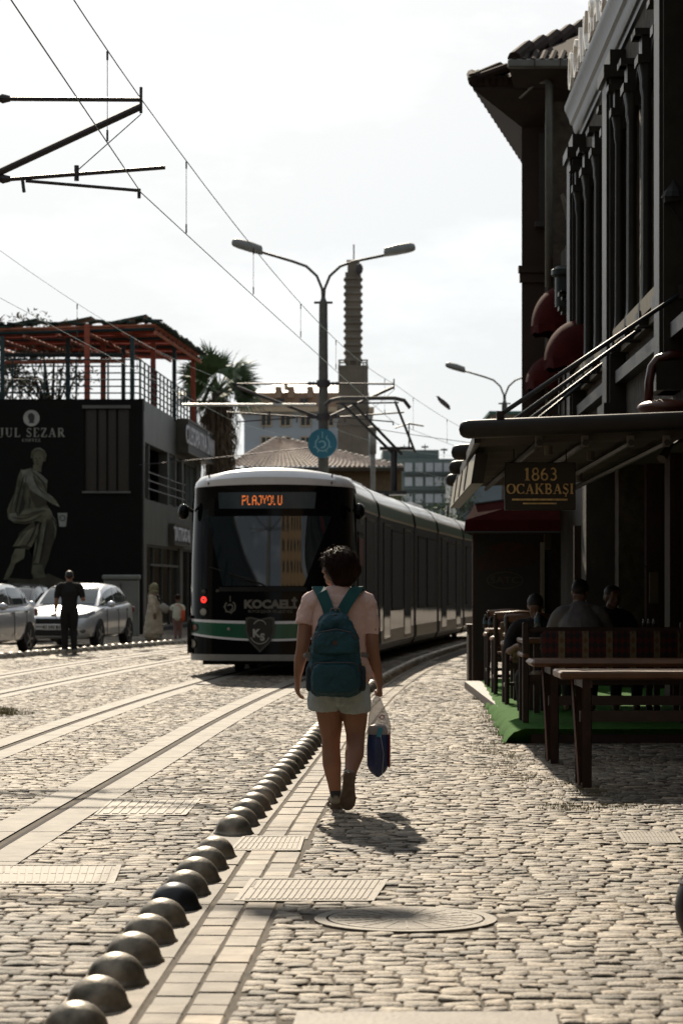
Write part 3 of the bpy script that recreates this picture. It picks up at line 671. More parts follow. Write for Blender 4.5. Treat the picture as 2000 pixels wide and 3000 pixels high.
side_panel('side_window', TD0 + 1.25, TD0 + 2.2, 1.0, 2.3, M_dglass, frame=M_tdark)
side_panel('door', TD0 + 2.9, TD0 + 4.6, .40, 2.58, M_dglass, frame=M_fr)
for k, (a, b) in enumerate(mods[1:]):
    L_ = b - a
    if L_ > 6:
        side_panel('door', a + .7, a + 2.0, .40, 2.58, M_dglass, frame=M_fr); side_panel('side_window', a + 2.35, a + 4.6, .95, 2.5, M_dglass, frame=M_tdark)
        side_panel('door', a + 4.95, a + 6.3, .40, 2.58, M_dglass, frame=M_fr)
    else: side_panel('side_window', a + .5, a + 2.3, .95, 2.5, M_dglass, frame=M_tdark); side_panel('side_window', a + 2.6, a + 4.4, .95, 2.5, M_dglass, frame=M_tdark)
    side_panel('skirt_panel', a + .12, b - .12, .36, .60, mat('tram_skirt_brown', (.03, .026, .02), rough=.35, var=.2), out=.006)
side_panel('skirt_panel', TD0 + 1.2, TD0 + 5.4, .34, .66, mat('tram_skirt_brown', (.035, .032, .026)), out=.006)
# fleet number and red poster in the first side window
mb = MB(); vs, fs = text_polys('4111B', .16); mb.add([sect(TD0 + 1.72 + v[0], HW + .02, 2.48 + v[2]) for v in vs], fs); mb.build('fleet_number', mat('number_cream', (.35, .3, .22)), tram)
side_panel('poster', TD0 + 1.35, TD0 + 2.1, 1.75, 2.2, mat('poster_red', (.14, .02, .015), rough=.4), out=.018)
# left flank of the cab seen past the corner (silver door edge)
mb = MB(); stationed(mb, TD0 + .5, TD0 + 1.1, -1, [(HW + .012, .34, 0), (HW + .012, .95, 0)])
mb.build('cab_side', M_tgrey, tram, smooth=True)
# mirrors / camera pods
for s_ in (-1, 1):
    base = sect(TD0 + .75, s_*(HW - .02), 2.62); tip = sect(TD0 + .55, s_*(HW + .08), 2.60)
    mb = MB(); mb.tube([base, (base + tip)/2 + Vector((0, 0, .06)), tip], .03, n=8); mo = mb.build('mirror_arm', M_tdark, tram, smooth=True)
    mb = MB(); mb.ball(tip, (.09, .12, .13)); mb.build('mirror_housing', M_tblack, mo, smooth=True)
# underframe, wheels
mb = MB(); rings = []
for i in range(40):
    d = TD0 + .75 + (TL - 1.2) * i / 39; rings.append([sect(d, -(HW-.2), .16), sect(d, -(HW-.2), .5), sect(d, HW-.2, .5), sect(d, HW-.2, .16)])
mb.loft(rings); mb.build('underframe', M_under, tram)
for dd_ in (TD0 + 2.2, TD0 + 4.0, TD0 + 15, TD0 + 16.8, TD0 + 27.8, TD0 + 29.6):
    for s_ in (-1, 1):
        c0 = sect(dd_, s_*.78, .30); c1 = sect(dd_, s_*.66, .30); mb = MB(); mb.cyl(c0, c1, .30, n=24); mb.build('wheel', M_under, tram, smooth=True, auto=40)
# roof equipment
mb = MB()
for d0, d1, h in ((TD0 + 6.6, TD0 + 9.5, .14), (TD0 + 19.5, TD0 + 22, .14)):
    rings = []
    for i in range(6):
        d = d0 + (d1-d0)*i/5; rings.append([sect(d, -.7, 3.25), sect(d, -.62, 3.28 + h), sect(d, .62, 3.28 + h), sect(d, .7, 3.25)])
    mb.loft(rings)
mb.build('roof_box', M_twhite, tram)
# pantograph, raised
PD = 54.0; mb = MB()
b0 = onpath(PD + 1.0, .35, 3.27)
M_panto = mat('pantograph_steel', (.03, .03, .032), rough=.5, metal=.4)
for o_ in (-.25, .25):
    q = onpath(PD + 1.4, o_ , 3.3); mb.tube([q, q + Vector((0, 0, .25))], .06, n=10)
base = onpath(PD + 1.4, .15, 3.55); mb.box(base, (1.1, .9, .08))
knee = onpath(PD + 3.2, .0, 4.35)
post = onpath(PD + 1.4, .42, 3.55); topc = onpath(PD, -.02, 5.62)
mb.tube([post, post + Vector((0, 0, 1.0))], .075, n=10)                              # surge arrester post
mb.box(post + Vector((.05, 0, 1.02)), (.75, .25, .07))
for a in (-.06, .06):
    mb.tube([base + Vector((a*1.5 + .35, 0, .9)), topc + Vector((a*2 - .45, 0, -.12))], .038, n=6)
mb.tube([base + Vector((.75, .0, .95)), topc + Vector((.62, 0, -.08))], .030, n=6)
mb.tube([base + Vector((.62, .3, 1.0)), base + Vector((.62, .3, 1.6)), base + Vector((.95, .2, 1.55))], .018, n=5)
mb.tube([base + Vector((.3, .1, 1.5)), base + Vector((.62, .3, 1.62)), base + Vector((.95, .1, 1.55))], .018, n=5)
hp = []
for y_ in (-.16, .16):
    hp = [topc + Vector((x_, y_, zz_)) for x_, zz_ in ((-.95, -.16), (-.82, -.05), (-.6, 0), (.6, 0), (.82, -.05), (.95, -.22))]
    mb.tube(hp, .032, n=6)
for x_ in (-.6, .6): mb.tube([topc + Vector((x_, -.16, -.03)), topc + Vector((x_, .16, -.03))], .015, n=5)
mb.tube([topc + Vector((-.7, 0, -.12)), topc + Vector((.7, 0, -.10))], .02, n=6)
mb.build('pantograph', M_panto, tram)
# antenna stub on the cab roof
mb = MB(); q = onpath(TD0 + 2.2, -1.0, 3.22); mb.cyl(q, q + Vector((0, 0, .16)), .035, .012, n=8); mb.build('roof_aerial', M_tdark, tram)
# ================================================================== PEOPLE
def remeshed(mb, name, mt, parent, voxel=.007, smooth_it=3, world=False, disp=None, subd=0):
    me = bpy.data.meshes.new('tmp'); me.from_pydata(mb.v, [], mb.f); fix_normals(me)
    ob = bpy.data.objects.new('tmp', me); COL.objects.link(ob)
    md = ob.modifiers.new('r', 'REMESH'); md.mode = 'VOXEL'; md.voxel_size = voxel; md.use_smooth_shade = True
    if smooth_it: sm = ob.modifiers.new('s', 'SMOOTH'); sm.factor = .5; sm.iterations = smooth_it
    if disp:
        tx = bpy.data.textures.new('w', 'CLOUDS'); tx.noise_scale = disp[1]; tx.noise_depth = 2
        dp = ob.modifiers.new('d', 'DISPLACE'); dp.texture = tx; dp.strength = disp[0]; dp.mid_level = .5
        if len(disp) > 2: dp.texture_coords = 'GLOBAL'
    dg = bpy.context.evaluated_depsgraph_get(); m2 = bpy.data.meshes.new_from_object(ob.evaluated_get(dg)); m2.name = name
    bpy.data.objects.remove(ob); m2.materials.clear()
    for m_ in (mt if isinstance(mt, (list, tuple)) else [mt]): m2.materials.append(m_)
    m2.polygons.foreach_set('use_smooth', [True] * len(m2.polygons))
    o = bpy.data.objects.new(name, m2); COL.objects.link(o); o.parent = parent; return o
def limb(mb, pts, rad, n=14, ext=True):
    """rounded limb: polyline resampled smoothly, radii interpolated, spherical ends"""
    P_ = [Vector(p) for p in pts]; Rr = [r if isinstance(r, (tuple, list)) else (r, r) for r in rad]; q = []; rq_ = []
    k = len(P_)
    for i in range(k - 1):
        for t in (0, .25, .5, .75):
            a = P_[max(i-1, 0)]; b = P_[i]; c = P_[i+1]; d = P_[min(i+2, k-1)]
            v = .5 * ((2*b) + (c-a)*t + (2*a-5*b+4*c-d)*t*t + (3*b-a-3*c+d)*t**3)
            q.append(v); rq_.append(tuple(Rr[i][j]*(1-t) + Rr[i+1][j]*t for j in (0, 1)))
    q.append(P_[-1]); rq_.append(Rr[-1])
    if ext:
        d0 = (q[0]-q[1]).normalized(); d1 = (q[-1]-q[-2]).normalized(); r0, r1 = rq_[0], rq_[-1]
        q = [q[0] + d0*min(r0)*.85, q[0] + d0*min(r0)*.5] + q + [q[-1] + d1*min(r1)*.5, q[-1] + d1*min(r1)*.85]
        rq_ = [(r0[0]*.45, r0[1]*.45), (r0[0]*.85, r0[1]*.85)] + rq_ + [(r1[0]*.85, r1[1]*.85), (r1[0]*.45, r1[1]*.45)]
    return mb.tube(q, rq_, n=n)
def hand(mb, wrist, fdir, palm_n, side, curl=.3, s=1.0, grip=False):
    """five separate fingers; fdir: towards the fingertips; palm_n: palm normal; side: +1/-1 where the thumb leaves"""
    f = Vector(fdir).normalized(); n = Vector(palm_n).normalized(); n = (n - f*f.dot(n)).normalized(); t = f.cross(n) * side; w = Vector(wrist)
    mb.tube([w - f*.015*s, w + f*.02*s, w + f*.055*s, w + f*.085*s, w + f*.095*s], [(.021*s, .024*s), (.030*s, .020*s), (.039*s, .015*s), (.040*s, .014*s), (.030*s, .010*s)], n=14, up=t)
    for k, (o, l, r) in enumerate(((.029, .068, .0085), (.010, .078, .0092), (-.010, .072, .0088), (-.029, .055, .0078))):
        c = curl * (1 + .12 * k) + (1.05 if grip else 0); p = w + f*.085*s + t*o*s; a = .15 if not grip else .9; pts = [p - f*.015*s, p]; seg = (.42, .32, .26)
        for j in range(3):
            a += c * (.6 if j == 0 else 1); p = p + (f*math.cos(a) + n*math.sin(a)) * l*s*seg[j]; pts.append(p)
        mb.tube(pts, [r*s, r*s*1.02, r*s, r*s*.92, r*s*.72], n=8)
    p = w + f*.022*s + t*.026*s; pts = [p, p + (f*.6 + t*.75 + n*.2).normalized()*.032*s, p + (f*.9 + t*.72 + n*.45).normalized()*.058*s, p + (f*1.0 + t*.55 + n*.6).normalized()*.078*s]
    mb.tube(pts, [.012*s, .0105*s, .0095*s, .007*s], n=8)
def head(mb, c, yaw=0, pitch=0, s=1.0):
    """head with facial relief; c = centre of the skull, faces +Y when yaw = 0"""
    M = Matrix.Translation(Vector(c)) @ Euler((pitch, 0, yaw)).to_matrix().to_4x4()
    def T_(x, y, z): return tuple(M @ Vector((x*s, y*s, z*s)))
    def bl(p, r):
        k = MB(); k.ball((0, 0, 0), r, 18, 14); k.v = [T_(v[0]+p[0], v[1]+p[1], v[2]+p[2]) for v in k.v]; mb.add(k.v, k.f)
    bl((0, -.012, .025), (.077, .095, .093)); bl((0, .022, -.035), (.060, .072, .080)); bl((0, .055, -.088), (.030, .030, .026))
    for sx_ in (-1, 1):
        bl((sx_*.036, .052, -.030), (.028, .030, .026)); bl((sx_*.079, -.005, -.012), (.009, .020, .031)); bl((sx_*.030, .078, .012), (.022, .012, .007))
        bl((sx_*.030, .074, -.002), (.013, .011, .009)); bl((sx_*.045, .010, -.070), (.02, .04, .022))
    bl((0, .094, -.020), (.010, .020, .022)); bl((0, .100, -.034), (.016, .016, .011)); bl((0, .090, .006), (.010, .014, .02))
    bl((0, .083, -.062), (.024, .015, .006)); bl((0, .081, -.071), (.020, .014, .007)); bl((0, .070, .045), (.055, .025, .030))
    return M
def neck(mb, a, b, r=.052): limb(mb, [a, b], [r*1.08, r])
M_skin = mat('skin_tanned', (.30, .155, .10), rough=.55, var=.08, scale=9, sub=.12, bump=.0004, bscale=60)
M_skin2 = mat('skin_olive', (.17, .10, .07), rough=.6, var=.08, sub=.1)
M_hair = mat('hair_brown', (.022, .009, .005), rough=.55, var=.35, scale=40, bump=.003, bscale=60, spec=.12)
M_hairr = mat('hair_sunlit_brown', (.10, .04, .015), rough=.7, var=.3, spec=.0)  # lighter brown stands in for sun glowing through the strands
M_hair2 = mat('hair_black', (.012, .009, .008), rough=.6, var=.3, scale=30)
M_tee = mat('tee_pale_pink', (.70, .51, .47), rough=.9, var=.06, scale=5, bump=.004, bscale=9, sub=.05)
M_short = mat('shorts_grey', (.42, .50, .53), rough=.95, var=.08, scale=8, bump=.003, bscale=12)
M_bag = mat('backpack_teal', (.008, .060, .085), rough=.75, var=.25, scale=5, bump=.004, bscale=14)
M_bag2 = mat('backpack_strap_teal', (.006, .072, .078), rough=.8, var=.15, scale=9, bump=.001, bscale=50)
M_zip = mat('backpack_zip', (.05, .05, .055), rough=.5)
M_shoe = mat('shoe_canvas', (.30, .29, .24), rough=.8, var=.12, scale=20)
M_sole = mat('shoe_sole', (.13, .10, .075), rough=.8, var=.25, scale=25, bump=.002)
M_shoed = mat('shoe_dark', (.03, .03, .03), rough=.8)
def strands(mb, center, rad, n, L_, seed, zmin=-.2, flow=(0, 0, -1), wild=.3, yaw=0, w=.0012, region=None):
    rs = random.Random(seed); c = Vector(center); fl = Vector(flow)
    for _ in range(n):
        while True:
            v = Vector((rs.gauss(0, 1), rs.gauss(0, 1), rs.gauss(0, 1))).normalized()
            if v.z > zmin and (region is None or region(v)): break
        p = c + Vector((v.x*rad[0], v.y*rad[1], v.z*rad[2])); t = (fl - v*fl.dot(v)); t = t.normalized() if t.length > .05 else Vector((1, 0, 0))
        d = (t + Vector((rs.gauss(0, wild), rs.gauss(0, wild), rs.gauss(0, wild))) + v*rs.uniform(.0, .35)).normalized(); l = L_ * rs.uniform(.5, 1.2)
        s_ = v.cross(d).normalized() * w * rs.uniform(.7, 1.4); p0 = p - v*.004; p1 = p + d*l*.5 + v*.006; p2 = p + d*l + v*rs.uniform(-.012, .010)
        mb.add([p0 - s_, p0 + s_, p1 + s_*.8, p1 - s_*.8, p2], [(0, 1, 2, 3), (3, 2, 4)])

# ---- the walker (local frame: x right, y away from the camera, z up)
W = thing('person', (0, 15.25, 0), 'short-haired person in pale pink tee and grey shorts walking away beside the near dome studs', 'person')
b = MB()
limb(b, [(-.015, .0, .80), (-.015, .0, .88), (-.012, .0, 1.0), (-.012, .01, 1.15), (-.012, .005, 1.28), (-.012, 0, 1.35)], [(.145, .095), (.150, .10), (.135, .095), (.145, .10), (.15, .10), (.10, .075)], n=22)
limb(b, [(-.15, 0, 1.325), (.135, 0, 1.315)], [.055, .055])
neck(b, (-.008, .0, 1.34), (-.012, .02, 1.47), .05)
HM = head(b, (-.015, .022, 1.525), yaw=R(62), pitch=R(4), s=1.04)
# left leg planted, right leg trailing with the heel up
limb(b, [(-.085, 0, .80), (-.085, .02, .70), (-.072, .05, .56), (-.066, .07, .44), (-.066, .075, .37), (-.060, .06, .28), (-.046, .06, .16), (-.036, .07, .085)], [.088, .090, .080, .060, .058, .060, .042, .035], n=16)
limb(b, [(.075, 0, .80), (.080, .01, .70), (.086, .02, .57), (.088, .01, .47), (.086, -.03, .41), (.080, -.09, .35), (.062, -.17, .27), (.050, -.225, .215)], [.088, .088, .078, .060, .058, .060, .042, .034], n=16)
limb(b, [(-.036, .055, .06), (-.038, .10, .045), (-.045, .20, .035)], [.034, .036, .03])
limb(b, [(.048, -.212, .19), (.045, -.180, .14), (.040, -.145, .085)], [.032, .036, .03])
# arms
limb(b, [(-.175, 0, 1.31), (-.215, .0, 1.21), (-.235, -.01, 1.10), (-.245, -.015, 1.02), (-.262, .015, .93), (-.275, .05, .845)], [.050, .050, .045, .040, .038, .025], n=14)
hand(b, (-.276, .055, .835), (-.05, .22, -1), (1, .3, 0), -1, curl=.33, s=1.05)
limb(b, [(.155, 0, 1.30), (.180, 0, 1.20), (.190, -.01, 1.08), (.197, -.015, 1.0), (.215, .02, .90), (.234, .05, .815)], [.050, .050, .046, .041, .038, .026], n=14)
hand(b, (.236, .055, .80), (.12, .05, -1), (-1, .1, 0), 1, curl=.35, s=1.0, grip=True)
body = remeshed(b, 'body', M_skin, W, .0045, 2)
# shirt
c = MB()
limb(c, [(-.017, 0, .80), (-.015, 0, .90), (-.012, 0, 1.02), (-.012, .0, 1.15), (-.012, .0, 1.27), (-.012, 0, 1.345)], [(.188, .135), (.182, .130), (.172, .125), (.178, .130), (.175, .128), (.150, .108)], n=26, ext=False)
limb(c, [(-.012, 0, 1.32), (-.012, .005, 1.375), (-.012, .01, 1.40)], [(.145, .100), (.105, .088), (.072, .070)], n=22, ext=False)
limb(c, [(-.10, 0, 1.32), (-.175, 0, 1.305), (-.212, 0, 1.24), (-.228, -.005, 1.165)], [.074, .074, .064, .062], n=16, ext=False)
limb(c, [(.08, 0, 1.31), (.145, 0, 1.295), (.172, 0, 1.21), (.178, -.005, 1.10)], [.070, .074, .062, .058], n=16, ext=False)
limb(c, [(.12, -.03, .95), (.15, -.02, .86), (.155, -.01, .81)], [.04, .045, .03], n=12)
shirt = remeshed(c, 'shirt', M_tee, W, .0055, 2, disp=(.022, .06))
# shorts: two wide legs
s_ = MB()
limb(s_, [(-.018, 0, .72), (-.018, 0, .67)], [(.05, .105), (.03, .09)], n=14)
limb(s_, [(-.018, 0, .885), (-.018, 0, .80), (-.018, .0, .74)], [(.165, .125), (.180, .130), (.185, .128)], n=24, ext=False)
limb(s_, [(-.105, 0, .78), (-.110, .01, .70), (-.112, .025, .640)], [(.098, .115), (.106, .112), (.106, .110)], n=20, ext=False)
limb(s_, [(.078, 0, .78), (.085, .0, .69), (.088, .005, .612)], [(.096, .115), (.100, .112), (.100, .110)], n=20, ext=False)
shorts = remeshed(s_, 'shorts', M_short, W, .005, 2, disp=(.018, .05))
# hair cap and loose strands
h = MB(); hc = Vector((-.008, -.012, 1.548))
def hb(p, r): k = MB(); k.ball(p, r, 20, 14); h.add(k.v, k.f)
hb((-.006, -.005, 1.560), (.106, .112, .092)); hb((.014, -.045, 1.515), (.104, .078, .09)); hb((.012, -.045, 1.455), (.082, .056, .058)); hb((.034, -.02, 1.51), (.092, .09, .082)); hb((-.055, -.02, 1.585), (.062, .080, .055))
hair = remeshed(h, 'hair', M_hair, W, .006, 3, disp=(.010, .05))
st = MB(); strands(st, hc, (.106, .115, .098), 3600, .065, 11, -.75, flow=(.1, -.6, -1), wild=.09, region=lambda v: not (v.x < -.25 and v.y > -.2 and v.z < .1))
strands(st, hc + Vector((-.02, 0, .0)), (.108, .115, .102), 140, .040, 12, .35, flow=(-1, .2, .1), wild=.4)
st.build('loose_strands', M_hair, hair, world=False)
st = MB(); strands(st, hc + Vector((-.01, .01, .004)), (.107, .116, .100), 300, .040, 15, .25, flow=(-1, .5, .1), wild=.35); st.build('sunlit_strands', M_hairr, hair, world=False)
# shoes
def shoe(name, heel, toe, upv, w=.042, parent=W):
    hl, to, up = Vector(heel), Vector(toe), Vector(upv).normalized(); d = (to - hl); L_ = d.length; d.normalize(); up = (up - d*up.dot(d)).normalized(); sd = d.cross(up)
    def ring(t, w_, z0, z1): 
        c_ = hl + d*L_*t; return [c_ + sd*w_*math.cos(a)*1.0 + up*(z0 + (z1-z0)*(.5+.5*math.sin(a))) for a in [2*math.pi*k/14 for k in range(14)]]
    m1 = MB(); m1.loft([ring(-.02, w*.45, .015, .05), ring(.02, w*.75, .01, .085), ring(.12, w*.85, .01, .10), ring(.3, w*.82, .01, .095), ring(.5, w*.95, .01, .075), ring(.75, w*1.08, .01, .05), ring(.92, w*.9, .01, .042), ring(1.0, w*.45, .012, .03)])
    a = m1.build(name, M_shoe, parent, world=False, smooth=True)
    def sr(t, w_, z): c_ = hl + d*L_*t; return (c_, w_)
    outl = []
    for t, w_ in ((-.03, .35), (.0, .72), (.1, .90), (.3, .80), (.45, .82), (.7, 1.14), (.88, 1.02), (.98, .62), (1.02, .25)): outl.append((t, w_))
    pts = [(t, w_) for t, w_ in outl] + [(t, -w_) for t, w_ in reversed(outl)]
    m2 = MB(); m2.prism(pts, lambda p: hl + d*L_*p[0] + sd*w*p[1] - up*.012, lambda p: hl + d*L_*p[0] + sd*w*p[1]*1.02 + up*.016)
    m2.build('sole', M_sole, a, world=False)
    m3 = MB(); m3.loft([ring(-.03, w*.5, .05, .075), ring(.03, w*.78, .05, .098), ring(.10, w*.80, .085, .102)], cap=False); m3.build('heel_tab', M_shoed, a, world=False, smooth=True)
    return a
shoe('shoe', (-.036, .015, .013), (-.048, .270, .013), (0, 0, 1))
shoe('shoe', (.050, -.262, .245), (.036, -.185, .018), (0, 1, .35), w=.044)
# backpack: a thing of its own, carried on the back
BP = thing('backpack', (-.035, 15.25 - .22, .98), 'teal backpack with two front pockets on the back of the person in the pink tee', 'backpack')
k = MB(); y0 = .055  # local frame relative to BP
def slab(mb, x0, x1, z0, z1, ya, yb, top=.0, n=9, r=.5):
    """soft cushion: superellipse front"""
    rings = []
    for t, sc in ((0, 1.0), (.35, .99), (.65, .95), (.85, .87), (.96, .72), (1, .5)):
        y = ya + (yb - ya) * t; ring = []
        for i in range(32):
            a = 2*math.pi*i/32; ex_ = 2 / 4.5; cx__ = math.copysign(abs(math.cos(a))**ex_, math.cos(a)); cz = math.copysign(abs(math.sin(a))**ex_, math.sin(a))
            tp = 1 - top * max(0, cz)**1.6
            ring.append(((x0+x1)/2 + (x1-x0)/2*cx__*sc*tp, y, (z0+z1)/2 + (z1-z0)/2*cz*(sc*.5+.5)))
        rings.append(ring)
    mb.loft(rings)
slab(k, -.165, .155, -.265, .265, .085, -.075, top=.45)
slab(k, -.175, .165, -.262, .02, .075, -.06, top=.12)
main = remeshed(k, 'main_pouch', M_bag, BP, .006, 3, disp=(.034, .06))
k = MB(); slab(k, -.145, .135, .0, .155, -.03, -.105, top=.35); remeshed(k, 'upper_pocket', M_bag, BP, .005, 2, disp=(.024, .05))
k = MB(); slab(k, -.155, .145, -.245, -.045, -.03, -.125, top=.12); remeshed(k, 'lower_pocket', M_bag, BP, .005, 2, disp=(.014, .05))
k = MB(); k.tube([(-.150, -.080, -.10), (-.148, -.098, -.062), (-.12, -.112, -.048), (0, -.122, -.044), (.11, -.112, -.048), (.138, -.098, -.062), (.14, -.08, -.10)], .0045, n=6)
k.tube([(-.138, -.062, .06), (-.128, -.082, .11), (-.10, -.092, .142), (0, -.100, .160), (.09, -.092, .142), (.118, -.082, .11), (.128, -.062, .06)], .0045, n=6)
k.tube([(-.15, .0, .05), (-.12, -.02, .17), (-.06, -.03, .235), (0, -.035, .25), (.06, -.03, .235), (.11, -.02, .17), (.14, 0, .05)], .004, n=6)
k.build('zip', M_zip, BP, world=False)
k = MB(); k.add([(math.cos(2*math.pi*i/16)*.016 - .005, -.1085, .075 + math.sin(2*math.pi*i/16)*.016) for i in range(16)], [tuple(range(16))]); k.build('patch', mat('patch_brown', (.06, .035, .03)), BP, world=False)
k = MB(); k.tube([(-.035, .02, .262), (-.03, .02, .285), (.02, .02, .285), (.028, .02, .262)], .006, n=6); k.build('haul_loop', mat('loop_grey', (.16, .15, .14)), BP, world=False)
for sx_ in (-1, 1):
    # strap ribbon from the top of the pack out over the shoulder
    k = MB(); pa = [(sx_*.030 - .005, .045, .245), (sx_*.065 + .004, .075, .32), (sx_*.100 + .01, .105, .385), (sx_*.125 + .015, .160, .420), (sx_*.13 + .015, .235, .415), (sx_*.13 + .015, .30, .36), (sx_*.135 + .015, .345, .25), (sx_*.15 + .015, .35, .1)]
    wv = Vector((.72, 0, sx_*.52)) .normalized(); rings = []
    for i, p in enumerate(pa):
        w_ = .036; wv2 = Vector((wv.x, 0, -sx_*abs(wv.z)*.0 + (sx_*-.45 if i < 3 else 0))).normalized(); p = Vector(p); dn = (Vector(pa[min(i+1, 7)]) - Vector(pa[max(i-1, 0)])).normalized(); nn = dn.cross(wv2).normalized() * .006
        rings.append([p - wv2*w_ - nn, p + wv2*w_ - nn, p + wv2*w_ + nn, p - wv2*w_ + nn])
    k.loft(rings); k.build('strap', M_bag2, BP, world=False)
    k = MB(); k.tube([(sx_*.165, .02, .0), (sx_*.19, .04, -.005), (sx_*.20, .06, -.01)], [(.006, .016)]*3, n=8); k.box((sx_*.172, -.01, .0), (.03, .012, .03)); k.build('buckle_strap', mat('loop_grey', (.16, .15, .14)), BP, world=False)
    k = MB(); slab(k, sx_*.160 - .028, sx_*.160 + .028, -.23, -.07, .07, -.02); remeshed(k, 'side_pocket', mat('mesh_pocket', (.02, .035, .045), rough=.9), BP, .006, 2)
# plastic carrier bag: a thing of its own
CB = thing('carrier_bag', (.235, 15.28, .45), 'thin plastic carrier bag with dark blue contents hanging from the right hand of the walker', 'carrier bag')
M_plastic = mat('bag_film', (.55, .53, .52), rough=.25, var=.1, bump=.006, bscale=18, alpha=.55)
M_plastic2 = mat('bag_film_thin', (.30, .33, .40), rough=.2, var=.1, bump=.006, bscale=18, alpha=.05)
M_blue = mat('bag_blue', (.003, .022, .11), rough=.35, var=.4, scale=8, bump=.004, bscale=14)
k = MB(); rings = []
for z, w_, dpt in ((.262, .012, .012), (.235, .030, .018), (.19, .042, .024), (.14, .060, .035), (.08, .072, .045), (.02, .076, .050), (-.1, .081, .055), (-.19, .081, .055), (-.215, .070, .045), (-.245, .028, .02), (-.258, .006, .006)):
    ring = []
    for i in range(24):
        a = 2*math.pi*i/24; rr_ = 1 + .07*math.sin(5*a + z*20) * (1 if z > .05 else .3); ex_ = .75
        ring.append((w_*math.copysign(abs(math.cos(a))**ex_, math.cos(a))*rr_ + (.0 if z < .1 else -.012*(z-.1)/.16), dpt*math.copysign(abs(math.sin(a))**ex_, math.sin(a))*rr_, z))
    rings.append(ring)
k.loft(rings[:6], mi=0); k.loft(rings[5:], mi=1); film = k.build('bag_film', [M_plastic, M_plastic2], CB, world=False, smooth=True)
k = MB(); k.loft([[(-.006 + (w*.5)*math.cos(2*math.pi*i/20), dp*math.sin(2*math.pi*i/20), z) for i in range(20)] for z, w, dp in ((-.25, .02, .01), (-.215, .10, .035), (-.18, .135, .044), (-.05, .138, .044), (.04, .126, .040), (.075, .10, .03), (.085, .04, .01))]); k.build('blue_pack', M_blue, CB, world=False)
k = MB(); k.box((.066, 0, -.08), (.014, .052, .22), bev=.006); k.build('red_pack', mat('bag_red', (.22, .012, .02), rough=.4, var=.3), CB, world=False)
k = MB(); k.box((.005, -.050, .035), (.03, .006, .06), rot=(0, R(12), 0)); k.build('cyan_label', mat('bag_cyan', (.03, .25, .38), rough=.4), CB, world=False)
k = MB(); k.tube([(.02, -.058, -.24), (.03, -.060, -.1), (.01, -.058, .02)], .0016, n=4); k.build('film_crease', mat('crease_white', (.4, .45, .55)), CB, world=False)
k = MB()
for i in range(14):
    a0, a1 = R(360*i/14 - 0), R(360*(i+1)/14)
k.add([(.020 + math.cos(2*math.pi*i/16)*.017, -.030, .130 + math.sin(2*math.pi*i/16)*.017) for i in range(16)] + [(.020 + math.cos(2*math.pi*i/16)*.009, -.030, .130 + math.sin(2*math.pi*i/16)*.009) for i in range(16)], [(i, (i+1) % 16, 16+(i+1) % 16, 16+i) for i in range(16)])
k.build('red_mark', mat('bag_mark', (.45, .05, .06)), CB, world=False)

# ---- smaller figures
def small_person(name, loc, label, cloth, rz=0, H=1.75):
    return thing(name, loc, label, 'person', rz=rz)
# man in black by the far domes, seen from behind, right forearm raised
Mn = thing('person', (-5.72, 50.9, 0), 'man in black t-shirt and trousers standing by the far domes before the silver hatchback', 'person', rz=R(6))
b = MB(); limb(b, [(0, 0, .95), (0, 0, 1.1), (0, 0, 1.3), (0, 0, 1.42)], [(.14, .1), (.145, .1), (.18, .11), (.12, .08)], n=18); neck(b, (0, .0, 1.42), (0, .02, 1.55), .055)
head(b, (0, .03, 1.625), yaw=R(12), s=1.05)
limb(b, [(-.20, 0, 1.42), (-.255, 0, 1.25), (-.27, -.01, 1.12), (-.28, .04, .98), (-.285, .08, .88)], [.055, .05, .044, .038, .028]); hand(b, (-.286, .085, .87), (0, .2, -1), (1, .2, 0), -1)
limb(b, [(.20, 0, 1.42), (.26, -.01, 1.27), (.285, -.03, 1.14), (.30, .08, 1.17), (.27, .2, 1.24)], [.055, .05, .044, .036, .028]); hand(b, (.265, .21, 1.245), (-.3, .8, .4), (-.5, -.3, .5), 1, grip=True)
limb(b, [(-.09, 0, .95), (-.10, .02, .7), (-.10, .03, .48), (-.09, .0, .25), (-.08, 0, .08)], [.09, .085, .06, .055, .04]); limb(b, [(.09, 0, .95), (.09, 0, .7), (.085, .03, .48), (.09, 0, .25), (.10, 0, .08)], [.09, .085, .06, .055, .04])
remeshed(b, 'body', M_skin, Mn, .010, 1)
c = MB(); limb(c, [(0, 0, .93), (0, 0, 1.1), (0, 0, 1.3), (0, 0, 1.44)], [(.175, .125), (.165, .12), (.20, .13), (.13, .09)], n=20); limb(c, [(-.1, 0, 1.42), (-.21, 0, 1.41), (-.25, 0, 1.27), (-.262, 0, 1.19)], [.075, .075, .066, .062]); limb(c, [(.1, 0, 1.42), (.21, 0, 1.41), (.255, -.01, 1.29), (.275, -.02, 1.2)], [.075, .075, .066, .062])
M_blk = mat('black_cotton', (.010, .010, .010), rough=.9, bump=.003, bscale=20); remeshed(c, 'shirt', M_blk, Mn, .012, 2, disp=(.012, .08))
c = MB(); limb(c, [(0, 0, 1.0), (0, 0, .90)], [(.15, .11), (.165, .12)], n=18); limb(c, [(-.09, 0, .9), (-.10, .02, .7), (-.10, .03, .48), (-.095, .0, .25), (-.085, 0, .10)], [.105, .10, .078, .07, .062]); limb(c, [(.09, 0, .9), (.09, 0, .7), (.085, .03, .48), (.095, 0, .25), (.105, 0, .10)], [.105, .10, .078, .07, .062])
remeshed(c, 'trousers', mat('black_denim', (.012, .011, .012), rough=.9), Mn, .012, 2, disp=(.01, .08))
c = MB(); c.ball((0, .012, 1.675), (.087, .105, .072)); c.ball((0, -.03, 1.64), (.08, .07, .06)); remeshed(c, 'hair', M_hair2, Mn, .01, 1)
